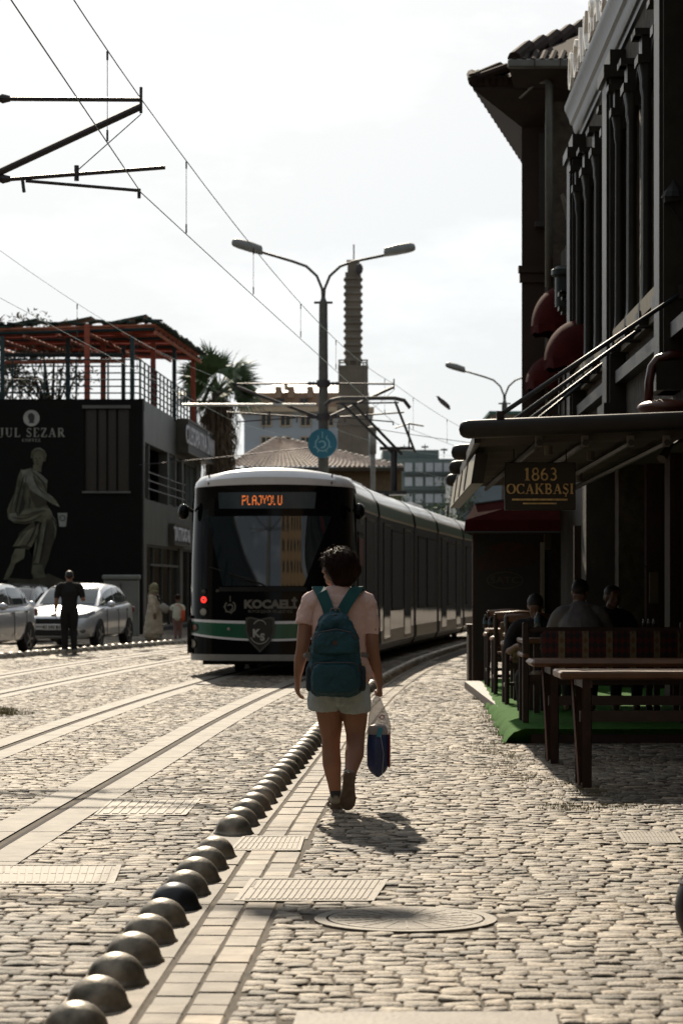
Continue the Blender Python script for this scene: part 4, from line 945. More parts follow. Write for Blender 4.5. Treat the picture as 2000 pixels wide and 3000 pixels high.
for sx_ in (-.085, .105): shoe('shoe', (sx_, -.08, .02), (sx_*1.2, .20, .02), (0, 0, 1), w=.048, parent=Mn)
# woman in a long coat and headscarf
Wm = thing('person', (-4.80, 62, 0), 'woman in long beige coat and olive headscarf walking past the grey shop front', 'person', rz=R(70))
b = MB(); head(b, (0, .04, 1.37), s=.98); neck(b, (0, 0, 1.18), (0, .02, 1.30), .05)
limb(b, [(.17, 0, 1.15), (.2, .0, 1.0), (.21, .06, .85), (.2, .14, .74)], [.05, .045, .04, .028]); hand(b, (.2, .145, .73), (0, .3, -1), (-1, 0, 0), 1)
limb(b, [(-.17, 0, 1.15), (-.21, -.05, 1.0), (-.22, -.1, .85), (-.2, -.12, .72)], [.05, .045, .04, .028]); hand(b, (-.2, -.12, .71), (0, .1, -1), (1, 0, 0), -1)
limb(b, [(.06, .1, .4), (.06, .16, .08)], [.05, .04]); limb(b, [(-.06, -.06, .4), (-.06, -.14, .12)], [.05, .04]); limb(b, [(0, 0, .5), (0, 0, 1.15)], [.12, .14])
remeshed(b, 'body', M_skin2, Wm, .011, 1)
M_coat = mat('coat_beige', (.42, .36, .27), rough=.9, var=.12, bump=.006, bscale=7)
c = MB(); limb(c, [(0, .02, .22), (0, .01, .45), (0, 0, .75), (0, 0, .95), (0, 0, 1.12), (0, 0, 1.2)], [(.22, .27), (.20, .24), (.19, .19), (.18, .16), (.19, .14), (.1, .08)], n=22)
limb(c, [(.16, 0, 1.14), (.2, 0, 1.0), (.215, .06, .85), (.205, .12, .77)], [.075, .07, .065, .06]); limb(c, [(-.16, 0, 1.14), (-.21, -.05, 1.0), (-.22, -.1, .85), (-.205, -.12, .76)], [.075, .07, .065, .06])
remeshed(c, 'coat', M_coat, Wm, .014, 2, disp=(.04, .12))
c = MB(); c.ball((0, .0, 1.39), (.102, .115, .12)); c.ball((0, -.01, 1.28), (.11, .11, .07)); limb(c, [(0, .05, 1.26), (.0, .12, 1.16), (0, .13, 1.05)], [.08, .06, .03]); remeshed(c, 'headscarf', mat('scarf_olive', (.18, .17, .09), rough=.85), Wm, .011, 2, disp=(.015, .06))
for sx_, y_, z_, t_ in ((.06, .1, .02, .02), (-.06, -.24, .07, .02)): shoe('shoe', (sx_, y_, z_), (sx_, y_ + .23, t_), (0, 0, 1), w=.042, parent=Wm)
hbag = thing('handbag', (-4.55, 61.9, .92), 'pale handbag with dark strap hanging at the side of the woman in the beige coat', 'handbag')
k = MB(); k.box((-4.52, 61.82, .86), (.26, .09, .20), rot=(0, R(35), 0), bev=.03); k.build('bag_body', mat('bag_cream', (.28, .26, .22), rough=.7), hbag, smooth=True)
k = MB(); k.tube([(-4.60, 61.85, .97), (-4.68, 61.85, 1.10), (-4.74, 61.92, 1.20)], .018, n=6); k.tube([(-4.45, 61.85, .93), (-4.62, 61.85, 1.12), (-4.74, 61.92, 1.20)], .014, n=6); k.build('strap', M_blk, hbag)
# child
Ch = thing('person', (-4.25, 62.8, 0), 'child in pale top and pink leggings walking just left of the tram', 'person', rz=R(-8))
b = MB(); head(b, (0, .02, 1.10), s=.88); neck(b, (0, 0, .92), (0, .01, 1.02), .038)
limb(b, [(0, 0, .62), (0, 0, .78), (0, 0, .92)], [(.10, .075), (.105, .075), (.10, .06)], n=16)
for s2 in (-1, 1):
    limb(b, [(s2*.12, 0, .90), (s2*.16, .0, .78), (s2*.17, .02, .68), (s2*.16, .05, .58)], [.034, .031, .028, .02]); hand(b, (s2*.16, .055, .575), (0, .1, -1), (-s2, 0, 0), s2, s=.7)
limb(b, [(-.05, 0, .62), (-.055, .02, .42), (-.055, .02, .3), (-.05, -.03, .07)], [.07, .055, .045, .03]); limb(b, [(.05, 0, .62), (.055, .05, .42), (.055, .06, .3), (.05, .06, .07)], [.07, .055, .045, .03])
remeshed(b, 'body', M_skin2, Ch, .008, 1)
c = MB(); limb(c, [(0, 0, .60), (0, 0, .78), (0, 0, .92)], [(.14, .10), (.13, .09), (.11, .07)], n=16); limb(c, [(-.08, 0, .90), (-.14, 0, .89), (-.16, 0, .82)], [.045, .048, .045]); limb(c, [(.08, 0, .90), (.14, 0, .89), (.16, 0, .82)], [.045, .048, .045]); remeshed(c, 'top', mat('top_cream', (.6, .62, .5), rough=.9), Ch, .009, 2)
c = MB(); limb(c, [(-.05, 0, .60), (-.055, .02, .42), (-.055, .02, .3), (-.05, -.02, .12)], [.085, .066, .052, .04]); limb(c, [(.05, 0, .60), (.055, .05, .42), (.055, .06, .3), (.05, .06, .12)], [.085, .066, .052, .04]); remeshed(c, 'leggings', mat('leggings_pink', (.26, .15, .13), rough=.9), Ch, .009, 2)
c = MB(); c.ball((0, .0, 1.14), (.082, .09, .082)); c.ball((0, -.06, 1.17), (.04, .045, .04)); remeshed(c, 'hair', M_hair, Ch, .008, 1)
for s2 in (-1, 1): shoe('shoe', (s2*.052, .0, .012), (s2*.055, .17, .012), (0, 0, 1), w=.032, parent=Ch)
ob = thing('shoulder_bag', (-4.13, 62.68, .62), 'small orange bag at the right hip of the child', 'bag')
k = MB(); k.box((-4.10, 62.66, .66), (.10, .10, .30), bev=.03); k.build('bag_body', mat('bag_orange', (.55, .09, .03), rough=.7), ob, smooth=True)
k = MB(); k.tube([(-4.10, 62.66, .80), (-4.20, 62.70, .95), (-4.33, 62.72, .93)], .01, n=5); k.build('strap', mat('bag_orange', (.55, .09, .03)), ob)
# ================================================================== CATENARY, LAMPS
M_pole = mat('pole_grey', (.10, .10, .09), rough=.6, metal=.2, var=.15)
M_tubeM = mat('bracket_steel', (.05, .045, .05), rough=.5, metal=.3)
M_wire = mat('copper_wire', (.22, .32, .29), rough=.4, metal=.2)
M_lamp = mat('lamp_housing', (.20, .21, .20), rough=.45, var=.1)
M_wdark = mat('wire_dark', (.06, .05, .055), rough=.6)
SUP = [(-9, -2.95, -5.9), (25, -2.07, -5.55), (60, 1.30, -2.60), (93, 8.0, 4.4)]   # station, near wire x, far wire x
def polex(i): return (SUP[i][1] + SUP[i][2]) / 2 - .02
ZM, ZC = 6.45, 5.58
def street_pole(i, label, rotbias=0, cant=True):
    d = SUP[i][0]; x = {1: -3.82, 2: -.45, 3: 6.26}[i]
    T = thing('overhead_line_pole', (x, d, 0), label, 'lamp pole')
    m = MB(); m.cyl((x, d, 0), (x, d, 8.45), .16, .105, n=20); m.box((x, d, 8.46), (.46, .10, .05)); m.box((x, d, .02), (.5, .5, .05)); m.cyl((x, d, 8.45), (x, d, 8.62), .10, .04, n=12); m.build('pole', M_pole, T, smooth=True, auto=40)
    for s_ in (-1, 1):
        m = MB(); pts = [(x + s_*.012, d, 8.55), (x + s_*.03, d, 8.8), (x + s_*.16, d, 9.12), (x + s_*.42, d, 9.36), (x + s_*.75, d, 9.48), (x + s_*1.55, d, 9.72 - (.08 if s_ > 0 else 0))]
        m.tube(pts, .035, n=8); a = m.build('lamp_arm', M_pole, T, smooth=True)
        h0 = Vector(pts[-1]); h = MB(); ang = R(16 if s_ < 0 else 10); c_ = h0 + Vector((s_*.32, 0, .09))
        rings = []
        for t, w_, hh in ((-.38, .04, .08), (-.36, .12, .16), (-.05, .16, .19), (.28, .15, .17), (.39, .11, .12), (.42, .03, .04)):
            q = c_ + Vector((s_*t*math.cos(ang), 0, t*math.sin(ang)))
            rings.append([q + Vector((0, w_*math.cos(b_), hh*math.sin(b_) * (1 if math.sin(b_) > 0 else .45))) for b_ in [2*math.pi*k/12 for k in range(12)]])
        h.loft(rings); hl = h.build('lamp_head', M_lamp, T, smooth=True, auto=60)
        g_ = MB(); q = c_ + Vector((s_*.02, 0, -.045)); g_.box(q, (.42, .17, .02), rot=(0, -s_*ang, 0)); g_.build('lamp_glass', mat('lamp_glass', (.12, .13, .13), rough=.2), hl)
    if cant:
        for s_ in (-1, 1):
            wx = SUP[i][1] if s_ > 0 else SUP[i][2]; dx = wx - x; m = MB()
            m.tube([(x + s_*.14, d, ZM), (wx, d, ZM - .01)], .024, n=8)                                   # top tube
            m.tube([(x + s_*.14, d, 5.62), (wx, d, ZM - .08)], .038, n=8)                                   # diagonal
            m.tube([(x + s_*.14 + dx*.02, d, 5.60), (wx + s_*.25, d, 5.74)], .022, n=8)                     # registration arm
            m.tube([(x + dx*.30, d, 5.62), (x + dx*.30 + s_*.02, d - .02, 5.48)], .018, n=6)
            m.tube([(x + dx*.32, d, 5.60), (wx - s_*.02, d, 5.50)], .018, n=6)
            m.tube([(wx, d, ZM - .16), (x + dx*.62, d, 5.70)], .006, n=5)
            m.tube([(wx, d, ZM - .15), (wx, d, ZM + .12)], .016, n=6); m.tube([(x + dx*.62, d, 5.60), (x + dx*.62, d, 5.76)], .025, n=6); m.tube([(wx - s_*.02, d, 5.52), (wx - s_*.02, d, 5.42)], .018, n=6)
            m.build('cantilever', M_tubeM, T)
            if i == 2 and s_ < 0: m = MB(); m.tube([(x - .18, d - .05, 5.92), (-3.95, d - .05, 5.92)], .036, n=8); m.build('registration_tube', mat('galvanised_pale', (.45, .46, .44), rough=.35, metal=.2), T)
            for z in (ZM, 5.62):
                ins = MB(); ins.tube([(x + s_*.16, d, z), (x + s_*.20, d, z), (x + s_*.24, d, z), (x + s_*.28, d, z), (x + s_*.32, d, z), (x + s_*.40, d, z)], [.05, .03, .05, .03, .05, .03], n=10); ins.build('insulator', M_tubeM, T)
        for z in (ZM, 5.62): m = MB(); m.cyl((x, d, z - .08), (x, d, z + .08), .165, n=16); m.build('collar', M_tubeM, T)
    return T
street_pole(1, 'steel brackets of the near overhead line pole reaching in from the left edge')
p2 = street_pole(2, 'tall grey double-armed lamp pole with line brackets rising behind the tram roof')
street_pole(3, 'small double-armed street lamp seen against the sky beside the brown building')
# round blue emblem sign on the pole
T = thing('round_sign', (-.45, 59.8, 4.85), 'round blue sign with a pale ring emblem on the lamp pole above the tram', 'sign')
m = MB(); cs = Vector((-.47, 59.78, 4.95)); n_ = 36; rr_ = .36
m.loft([[cs + Vector((rr_*math.cos(2*math.pi*k/n_), y, rr_*math.sin(2*math.pi*k/n_))) for k in range(n_)] for y in (-.14, .10)]); m.build('disc', mat('sign_blue', (.012, .13, .20), rough=.45, var=.08), T)
m = MB(); M_se = mat('sign_pale_blue', (.16, .34, .40), rough=.5)
def fring(mb, c, r, w, a0, a1, n=22, y=-.146):
    A = [c + Vector((math.cos(R(a0+(a1-a0)*i/n))*(r-w), y, math.sin(R(a0+(a1-a0)*i/n))*(r-w))) for i in range(n+1)]; B = [c + Vector((math.cos(R(a0+(a1-a0)*i/n))*(r+w), y, math.sin(R(a0+(a1-a0)*i/n))*(r+w))) for i in range(n+1)]
    mb.add(A + B, [(i, i+1, n+2+i, n+1+i) for i in range(n)])
fring(m, cs + Vector((0, 0, -.02)), .17, .018, 120, 420); fring(m, cs + Vector((-.01, 0, -.03)), .08, .020, -110, 150)
m.box(cs + Vector((0, -.146, .20)), (.025, .004, .16)); 
for a in (60, 120, 200, 240, 300, 340):
    q = cs + Vector((math.cos(R(a))*.21, -.146, math.sin(R(a))*.21 - .02)); m.box(q, (.05, .004, .03), rot=(0, -R(a), 0))
m.build('emblem', M_se, T)
def wire(name, pts, r, label, grp='overhead tram wires', m_=None):
    m = MB(); m.tube(pts, r, n=5); o = m.build(name, m_ or M_wire); tag(o, label, 'wire', grp); return o
def sagline(a, b, z0, z1, sag, n=16): return [(a[0] + (b[0]-a[0])*i/n, a[1] + (b[1]-a[1])*i/n, z0 + (z1-z0)*i/n - sag*4*(i/n)*(1-i/n)) for i in range(n+1)]
desc = {(0, 1): 'from the top edge to the upper left bracket', (1, 2): 'from the upper left bracket down to the lamp pole', (2, 3): 'from the lamp pole to behind the brown building'}
for k, side, lab, sag in ((1, 'near', 'near', .42), (2, 'far', 'far', .42)):
    for i in range(3):
        a, b = SUP[i], SUP[i+1]
        if side == 'far' and i == 0: continue
        A, B = (a[k], a[0]), (b[k], b[0])
        top = sagline(A, B, ZM, ZM, sag); bot = sagline(A, B, ZC - .1, ZC - .1, .02)
        wire('suspension_wire', top, .0062 if side == 'near' else .0042, ('upper wire of the %s track %s' % (lab, desc[(i, i+1)])))
        wire('contact_wire', bot, .0062 if side == 'near' else .0042, ('lower wire of the %s track %s' % (lab, desc[(i, i+1)])))
        L_ = B[1] - A[1]; nd = 6
        for j in range(nd):
            t = (j + .5) / nd; x_ = A[0] + (B[0]-A[0])*t; y_ = A[1] + L_*t; zt = ZM - sag*4*t*(1-t); zb = ZC - .1
            if abs(x_) > .1412 * abs(y_) + 1 or y_ < 3: continue
            m = MB(); m.tube([(x_, y_, zt), (x_, y_, zb)], .0035, n=4); m.box((x_, y_, zt - .05), (.018, .018, .08)); m.box((x_, y_, zb + .06), (.018, .018, .10))
            tag(m.build('dropper', M_wdark), 'thin vertical dropper joining the two wires of the %s track' % lab, 'wire', 'droppers between the %s track wires' % lab)
wire('span_cable', sagline((-12, 85), (-.5, 60), 5.4, 4.9, .1), .012, 'dark cable sloping across the pale hotel to the lamp pole', None, M_wdark)
wire('span_cable', sagline((14, 72), (-.4, 60.1), 5.3, 5.55, .4), .008, 'thin cable from the lamp pole to the right edge across the grid building', None, M_wdark)
# bird on the wire to the right
q = P(1297, 1179, 68); T = thing('bird', q, 'small dark bird beside the wires right of the tower', 'bird')
m = MB(); limb(m, [q + Vector((-.11, 0, .10)), q + Vector((-.02, 0, .02)), q + Vector((.09, 0, -.09)), q + Vector((.19, 0, -.19))], [(.045, .045), (.07, .07), (.055, .05), (.03, .01)], n=10); limb(m, [q + Vector((-.10, 0, .11)), q + Vector((-.145, 0, .155))], [.04, .033]); m.build('body', M_wdark, T, smooth=True)
m = MB(); m.tube([q + Vector((.0, -.03, .03)), q + Vector((.10, -.06, -.06)), q + Vector((.20, -.02, -.12))], [(.05, .015), (.045, .012), (.008, .004)], n=8); m.build('wing', M_wdark, T); m = MB(); m.cyl(q + Vector((-.165, 0, .165)), q + Vector((-.21, 0, .18)), .012, .002, n=6); m.build('beak', M_wdark, T)

# ================================================================== LEFT BUILDING
M_bblack = mat('cladding_black', (.0045, .0045, .004), rough=.8, spec=.2, var=.2, scale=3, bump=.002, bscale=3)
M_bgrey = mat('cladding_grey', (.10, .108, .10), rough=.45, metal=.25, var=.22, scale=1.2, bump=.002, bscale=2)
M_gold = mat('letters_grey', (.24, .24, .21), rough=.6)
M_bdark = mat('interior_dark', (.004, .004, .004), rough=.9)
M_glz = mat('shop_glass', (.006, .008, .009), rough=.08, spec=.1, var=.2)
M_lit = mat('letters_pale', (.62, .64, .7), rough=.6)
LC = P(418, 1720, 72); LD = Vector((.05, 1, 0)).normalized(); LH = 7.0; LN = LD.cross(Vector((0, 0, 1)))   # LN points towards the street
def lw(t, z, out=0.0): return LC + LD * t + LN * out + Vector((0, 0, z - LC.z))
B1 = thing('cafe_building', (LC.x, LC.y, 0), 'two-storey cafe building with black end wall and grey cladding at the left', 'building')
X0 = -14.0
m = MB()   # black end wall, with a recessed window bay
wx0, wx1 = P(247, 0, 72).x, P(378, 0, 72).x; wz0, wz1 = P(0, 1440, 72).z, P(0, 1196, 72).z
yf = LC.y; 
for (xa, xb, za, zb) in ((X0, wx0, 0, LH), (wx1, LC.x, 0, LH), (wx0, wx1, 0, wz0), (wx0, wx1, wz1, LH)): m.box(((xa+xb)/2, yf + .15, (za+zb)/2), (xb-xa, .3, zb-za))
m.build('end_wall', M_bblack, B1)
m = MB(); m.box(((wx0+wx1)/2, yf + .28, (wz0+wz1)/2), (wx1-wx0, .04, wz1-wz0)); w_ = m.build('window', mat('dark_brown_glass', (.012, .008, .005), rough=.25, var=.4, scale=1.5), B1)
m = MB(); m.box(((wx0+wx1)/2, yf - .03, wz1 + .04), (wx1-wx0 + .1, .10, .09)); m.box(((wx0+wx1)/2, yf - .03, wz0 - .02), (wx1-wx0 + .1, .10, .06)); m.build('sill', M_bgrey, w_)
m = MB(); 
for fx in (.28, .5, .72): m.box((wx0 + (wx1-wx0)*fx, yf + .22, (wz0+wz1)/2), (.05, .06, wz1-wz0))
m.build('frame', M_bblack, w_)
def lbox(mb, t0, t1, z0, z1, o0, o1, mi=0):
    c = [lw(t0, z0, o0), lw(t1, z0, o0), lw(t1, z0, o1), lw(t0, z0, o1)]; c += [Vector((p.x, p.y, z1)) for p in c]
    mb.add(c, [(0, 3, 2, 1), (4, 5, 6, 7), (0, 1, 5, 4), (1, 2, 6, 5), (2, 3, 7, 6), (3, 0, 4, 7)], mi)
TLn = 16.2; FZ = 3.15
m = MB(); lbox(m, .30, TLn, 5.75, LH, -.3, 0); lbox(m, .30, TLn, FZ - .45, 4.05, -.3, 0)
for t0, t1 in ((.3, .55), (1.5, 1.62), (6.2, 6.5), (8.3, 8.5), (10.2, 10.6), (14.8, 16.2)): lbox(m, t0, t1, 4.05, 5.75, -.3, -.003)
for t0, t1 in ((.3, 1.0), (9.6, 10.4), (15.0, 16.2)): lbox(m, t0, t1, 0, FZ - .45, -.3, -.003)
m.build('street_wall', M_bgrey, B1)
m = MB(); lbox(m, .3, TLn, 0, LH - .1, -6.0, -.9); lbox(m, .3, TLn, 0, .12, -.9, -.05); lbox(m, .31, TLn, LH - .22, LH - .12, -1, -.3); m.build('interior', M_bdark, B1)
m = MB(); m.box(((X0 + LC.x)/2 - .3, yf + 8.3, LH - .25), (LC.x - X0 - .9, 16, .1)); m.build('roof_deck', M_bgrey, B1)
def lwin(t0, t1, z0, z1, nb=1, out=-.12, mt=None):
    m = MB(); m.quad(lw(t0, z0, out), lw(t1, z0, out), lw(t1, z1, out), lw(t0, z1, out)); w = m.build('window', mt or M_glz, B1)
    f = MB()
    for k in range(nb + 1):
        t = t0 + (t1-t0)*k/nb; lbox(f, t - .04, t + .04, z0, z1, out - .02, out + .05)
    lbox(f, t0, t1, z1 - .07, z1, out - .02, out + .048); lbox(f, t0, t1, z0, z0 + .06, out - .02, out + .048); f.build('frame', M_bgrey, w)
lwin(.55, 1.5, 4.05, 5.75); lwin(6.5, 8.3, 4.05, 5.75, 1, mt=mat('bright_glass', (.10, .14, .15), rough=.08, spec=.7)); lwin(10.6, 14.8, 4.05, 5.75, 3, mt=mat('bright_glass', (.10, .14, .15))); lwin(8.5, 10.2, 4.05, 5.75, 1)
lwin(1.0, 9.6, .12, FZ - .45, 4); lwin(10.4, 15.0, .12, FZ - .45, 2)
m = MB(); lbox(m, 1.8, 9.0, 2.05, 2.12, -.10, .02); m.build('transom', M_bgrey, B1)
for z in (4.35, 4.60, 4.85):
    m = MB(); m.tube([lw(.4, z, .10), lw(10.2, z, .10)], .022, n=6); m.build('handrail', M_tubeM, B1)
m = MB(); lbox(m, .05, .25, LH - .35, LH + .02, -.05, .05); m.build('corner_trim', M_bgrey, B1)
# rooftop pergola: its own thing
PG = thing('pergola', (LC.x - 4, LC.y + 4, LH), 'rooftop pergola of rust-red posts with an old tiled roof on the cafe building', 'pergola')
M_rust = mat('rust_red_paint', (.33, .075, .04), rough=.65, var=.3, scale=4); M_teal = mat('dark_teal_paint', (.015, .04, .045), rough=.6); M_tilo = mat('old_tile_green', (.02, .045, .035), rough=.8, var=.4)
M_timb = mat('pergola_timber', (.50, .19, .115), rough=.75, var=.3)
zr = LH + .0
def pgp(px, py, d): return P(px, py, d)
# roof slab outline at the real depth: near edge d=72.6, far edge d=87; sloping down to the street side
posts = [(8, 72.8, M_teal, 1165, 985), (200, 74.5, M_teal, 1165, 990), (256, 72.8, M_rust, 1165, 950), (303, 76, M_rust, 1165, 1000), (362, 80, M_teal, 1165, 1010), (388, 73.2, M_teal, 1165, 985), (449, 76.5, M_rust, 1170, 1000), (511, 80, M_teal, 1200, 1020), (566, 86, M_rust, 1240, 1040)]
for px, d, mt, y0, y1 in posts:
    p = P(px, y0, d); q = P(px, y1, d); m = MB(); m.box((p.x, p.y, (LH - .1 + q.z)/2), (.16 if mt is M_rust else .13, .14, q.z - LH + .1)); m.build('post', mt, PG)
def quadslab(mb, a, b, c, d, th, mi=0):
    n = (b - a).cross(d - a).normalized() * th; mb.add([a, b, c, d, a - n, b - n, c - n, d - n], [(0, 1, 2, 3), (7, 6, 5, 4), (0, 4, 5, 1), (1, 5, 6, 2), (2, 6, 7, 3), (3, 7, 4, 0)], mi)
ra, rb_, rc, rd = P(-120, 990, 73), P(385, 985, 73), P(590, 1040, 87), P(150, 1010, 87)
ra, rb_ = P(-120, 965, 73), P(455, 948, 73.0); rc, rd = P(588, 1040, 87.5), P(60, 1020, 87.5)
m = MB()
for k in range(15): t0_, t1_ = k/15, (k + .62)/15; quadslab(m, ra + (rd-ra)*t0_, rb_ + (rc-rb_)*t0_, rb_ + (rc-rb_)*t1_, ra + (rd-ra)*t1_, .05)
m.build('roof_boards', M_timb, PG)
for k in range(12):
    t = k/11; a = ra + (rd - ra)*t; b = rb_ + (rc - rb_)*t; m = MB(); m.tube([a - Vector((0, 0, .16)), b - Vector((0, 0, .16))], (.05), n=4); m.build('rafter', M_rust if k % 3 else M_teal, PG)
for k in range(7):
    t = k/6; a = ra + (rb_ - ra)*t; b = rd + (rc - rd)*t; m = MB(); m.tube([a - Vector((0, 0, .26)), b - Vector((0, 0, .26))], .06, n=4); m.build('beam', M_rust if k % 2 else M_timb, PG)
m = MB(); rt = random.Random(2)
for k in range(26):      # ragged row of tiles and sheets along the edges
    t = k/25; a = ra + (rb_ - ra)*t + Vector((0, 0, .05)); l = rt.uniform(.25, .5)
    m.box(a + Vector((0, .25, rt.uniform(0, .10))), (rt.uniform(.25, .42), .7, .05), rot=(rt.uniform(-.1, .1), rt.uniform(-.35, .15), 0))
for k in range(40):
    t = k/39; a = rb_ + (rc - rb_)*t + Vector((0, 0, .06)); m.box(a, (.5, .34, .05), rot=(rt.uniform(-.1, .2), R(12) + rt.uniform(-.15, .15), 0))
for k in range(3): m.box(P(60 + 160*k, 960 - 6*k, 74 + k) + Vector((0, 0, .1)), (1.2, 1.6, .05), rot=(.05, -.2, 0))
m.build('roof_tiles', M_tilo, PG)
m = MB(); m.tube([P(325, 950, 73), P(385, 975, 73.2)], .07, n=5); m.tube([P(320, 1000, 76), P(365, 1050, 77)], .05, n=5); m.build('brace', M_rust, PG)
m = MB(); m.tube([P(10, 1040, 75), P(360, 1040, 75)], .07, n=5); m.build('beam', M_teal, PG); m = MB(); m.tube([P(10, 1062, 75.5), P(365, 1058, 75.5)], .06, n=5); m.build('beam', M_timb, PG)
# terrace railing
RL = thing('terrace_railing', (LC.x, LC.y + .3, LH), 'dark grid railing round the rooftop terrace', 'railing')
m = MB()
for k in range(6):
    z = LH + .2 + .2*k; m.tube([(X0, LC.y + .25, z), (LC.x - .1, LC.y + .25, z), lw(15.5, z, -.12)], .022, n=5)
for k in range(9): x_ = LC.x - .1 - k*.95; m.tube([(x_, LC.y + .25, LH - .1), (x_, LC.y + .25, LH + 1.2)], .03, n=5)
for k in range(17): q = lw(.4 + k*.95, LH, -.12); m.tube([q, q + Vector((0, 0, 1.2))], .03, n=5)
m.build('rails', M_teal, RL)
m = MB()    # coiled dark climber/blanket hanging on the railing
# signs
def lsign(name, t0, t1, z0, z1, txt, label, h, tx=None, out=.02, sx=1.0, th=.35):
    T = thing(name, lw(t0, z0, out), label, 'sign'); m = MB(); lbox(m, t0, t1, z0, z1, out, out + th); m.build('board', mat('sign_board_dark', (.02, .025, .03), rough=.5), T)
    m = MB(); 
    for a, b, c, d in ((t0 - .06, t1 + .06, z1, z1 + .07), (t0 - .06, t1 + .06, z0 - .07, z0), (t0 - .06, t0, z0, z1), (t1, t1 + .06, z0, z1)): lbox(m, a, b, c, d, out - .003, out + th + .03)
    m.build('frame', mat('sign_frame_brown', (.07, .065, .05), rough=.5), T)
    tt = text_mb(txt, h, lw((t0+t1)/2 if tx is None else tx, (z0+z1)/2, out + th + .004), ux=LD, uz=(0, 0, 1), bold=.012, sx=sx, depth=.03); tt.build('lettering', M_lit, T)
lsign('shop_sign', 8.6, 16.4, 5.95, 6.95, 'CLEOPATRA İNN', 'long dark sign with pale letters CLEOPATRA İNN on the grey street wall', .85, sx=1.36)
lsign('shop_sign', 6.5, 10.6, 2.83, 3.40, 'TATTOO &', 'dark sign reading TATTOO & above the shop front', .62, sx=1.45, th=.15)
# logo and lettering and mural on the black wall
T = thing('wall_lettering', P(95, 1265, 71.9), 'grey raised name JUL SEZAR COFFEE on the black end wall', 'lettering')
c0 = P(95, 1267, 71.99); s72 = F/72
serif_mb('JUL SEZAR', 26/s72, c0, sx=1.0, sp=.17, depth=.02).build('name_letters', M_gold, T)
serif_mb('COFFEE', 9/s72, P(93, 1290, 71.99), sx=1.15, sp=.2, depth=.02).build('small_letters', M_gold, T)
T = thing('wall_logo', P(93, 1225, 71.9), 'round pale head logo above the cafe name on the black wall', 'logo')
m = MB(); c = P(93, 1225, 71.97); fring(m, c, .215, .028, 0, 360, 30, 0)
m.add([c + Vector((math.cos(2*math.pi*k/30)*.19, .008, math.sin(2*math.pi*k/30)*.19)) for k in range(30)], [tuple(range(30))]); m.build('ring', mat('logo_grey', (.34, .34, .32), rough=.6), T)
m = MB(); prof_ = [(-.08, -.15), (.08, -.15), (.07, -.06), (.10, -.02), (.085, .02), (.10, .05), (.07, .12), (.0, .16), (-.08, .13), (-.11, .05), (-.09, -.03), (-.06, -.08)]
m.add([c + Vector((a, -.002, b)) for a, b in prof_], [tuple(range(len(prof_)))]); m.build('profile', mat('logo_dark', (.03, .03, .03)), T)
MU = thing('statue_mural', P(100, 1500, 71.9), 'printed mural of a draped marble statue beside a paper cup on the black wall', 'mural')
MUC = {}
def mural(name, pts, col, lay, closed=True):
    key = 'mural_%02d' % len(MUC) if col not in MUC else MUC[col]; MUC[col] = key
    mt = mat(key, col, rough=.8, var=.35, scale=3.5)
    m = MB(); v = [P(x/5.6, 1300 + y/5.6, 71.985 - lay*.004) for x, y in pts]; cen = sum(v, Vector())/len(v)
    m.add(v, [tuple(range(len(v)))]); me = m.build(name, mt, MU); return me
c1, c2, c3, c4, c5 = (.085, .085, .055), (.16, .17, .14), (.042, .039, .024), (.12, .12, .078), (.014, .013, .011)
mural('cape', [(350, 420), (300, 540), (250, 800), (170, 960), (120, 1090), (140, 1230), (240, 1300), (420, 1320), (600, 1270), (700, 1150), (560, 1000), (420, 1000), (380, 700), (420, 430)], c1, 0)
mural('cape', [(400, 700), (360, 900), (300, 1150), (380, 1160), (420, 950), (460, 720)], c5, 1)
mural('torso', [(380, 430), (520, 395), (560, 420), (700, 520), (785, 600), (770, 800), (770, 1000), (840, 1100), (850, 1220), (700, 1300), (540, 1240), (400, 1150), (420, 950), (400, 750), (360, 560)], c1, 2)
mural('torso_shade', [(470, 760), (620, 830), (760, 900), (770, 1010), (600, 1060), (520, 900)], c3, 3)
mural('sash', [(540, 430), (600, 440), (700, 520), (785, 600), (780, 640), (680, 640), (600, 560)], c2, 3)
mural('fold', [(380, 1100), (520, 1060), (700, 1050), (820, 1060), (850, 1180), (700, 1180), (560, 1230), (420, 1300), (250, 1290), (160, 1230), (200, 1170), (320, 1180)], c4, 4)
mural('fold', [(160, 1150), (280, 1140), (300, 1240), (220, 1280), (150, 1220)], c2, 5)
mural('neck', [(550, 340), (690, 370), (680, 470), (600, 440), (545, 410)], c4, 3)
mural('face', [(548, 200), (580, 130), (650, 120), (705, 180), (712, 290), (690, 360), (640, 400), (580, 370), (550, 290)], c4, 4)
mural('hair', [(510, 230), (520, 130), (570, 75), (650, 60), (740, 110), (770, 180), (750, 290), (712, 290), (700, 180), (640, 120), (580, 150), (555, 240)], c1, 5)
mural('eye', [(580, 235), (605, 225), (612, 245), (585, 250)], c5, 6); mural('eye', [(640, 235), (668, 228), (672, 246), (645, 250)], c5, 6); mural('nose', [(618, 240), (632, 290), (605, 300)], c3, 6); mural('mouth', [(600, 325), (645, 325), (640, 340), (606, 340)], c3, 6)
mural('shoulder', [(360, 440), (500, 410), (560, 520), (520, 640), (400, 640), (370, 540)], c2, 6)
mural('arm', [(450, 620), (560, 560), (640, 690), (740, 790), (860, 860), (940, 960), (985, 1040), (900, 1000), (820, 960), (700, 880), (560, 800), (480, 720)], c2, 7)
mural('hand', [(830, 880), (900, 900), (950, 980), (880, 1000), (830, 960)], c4, 8)
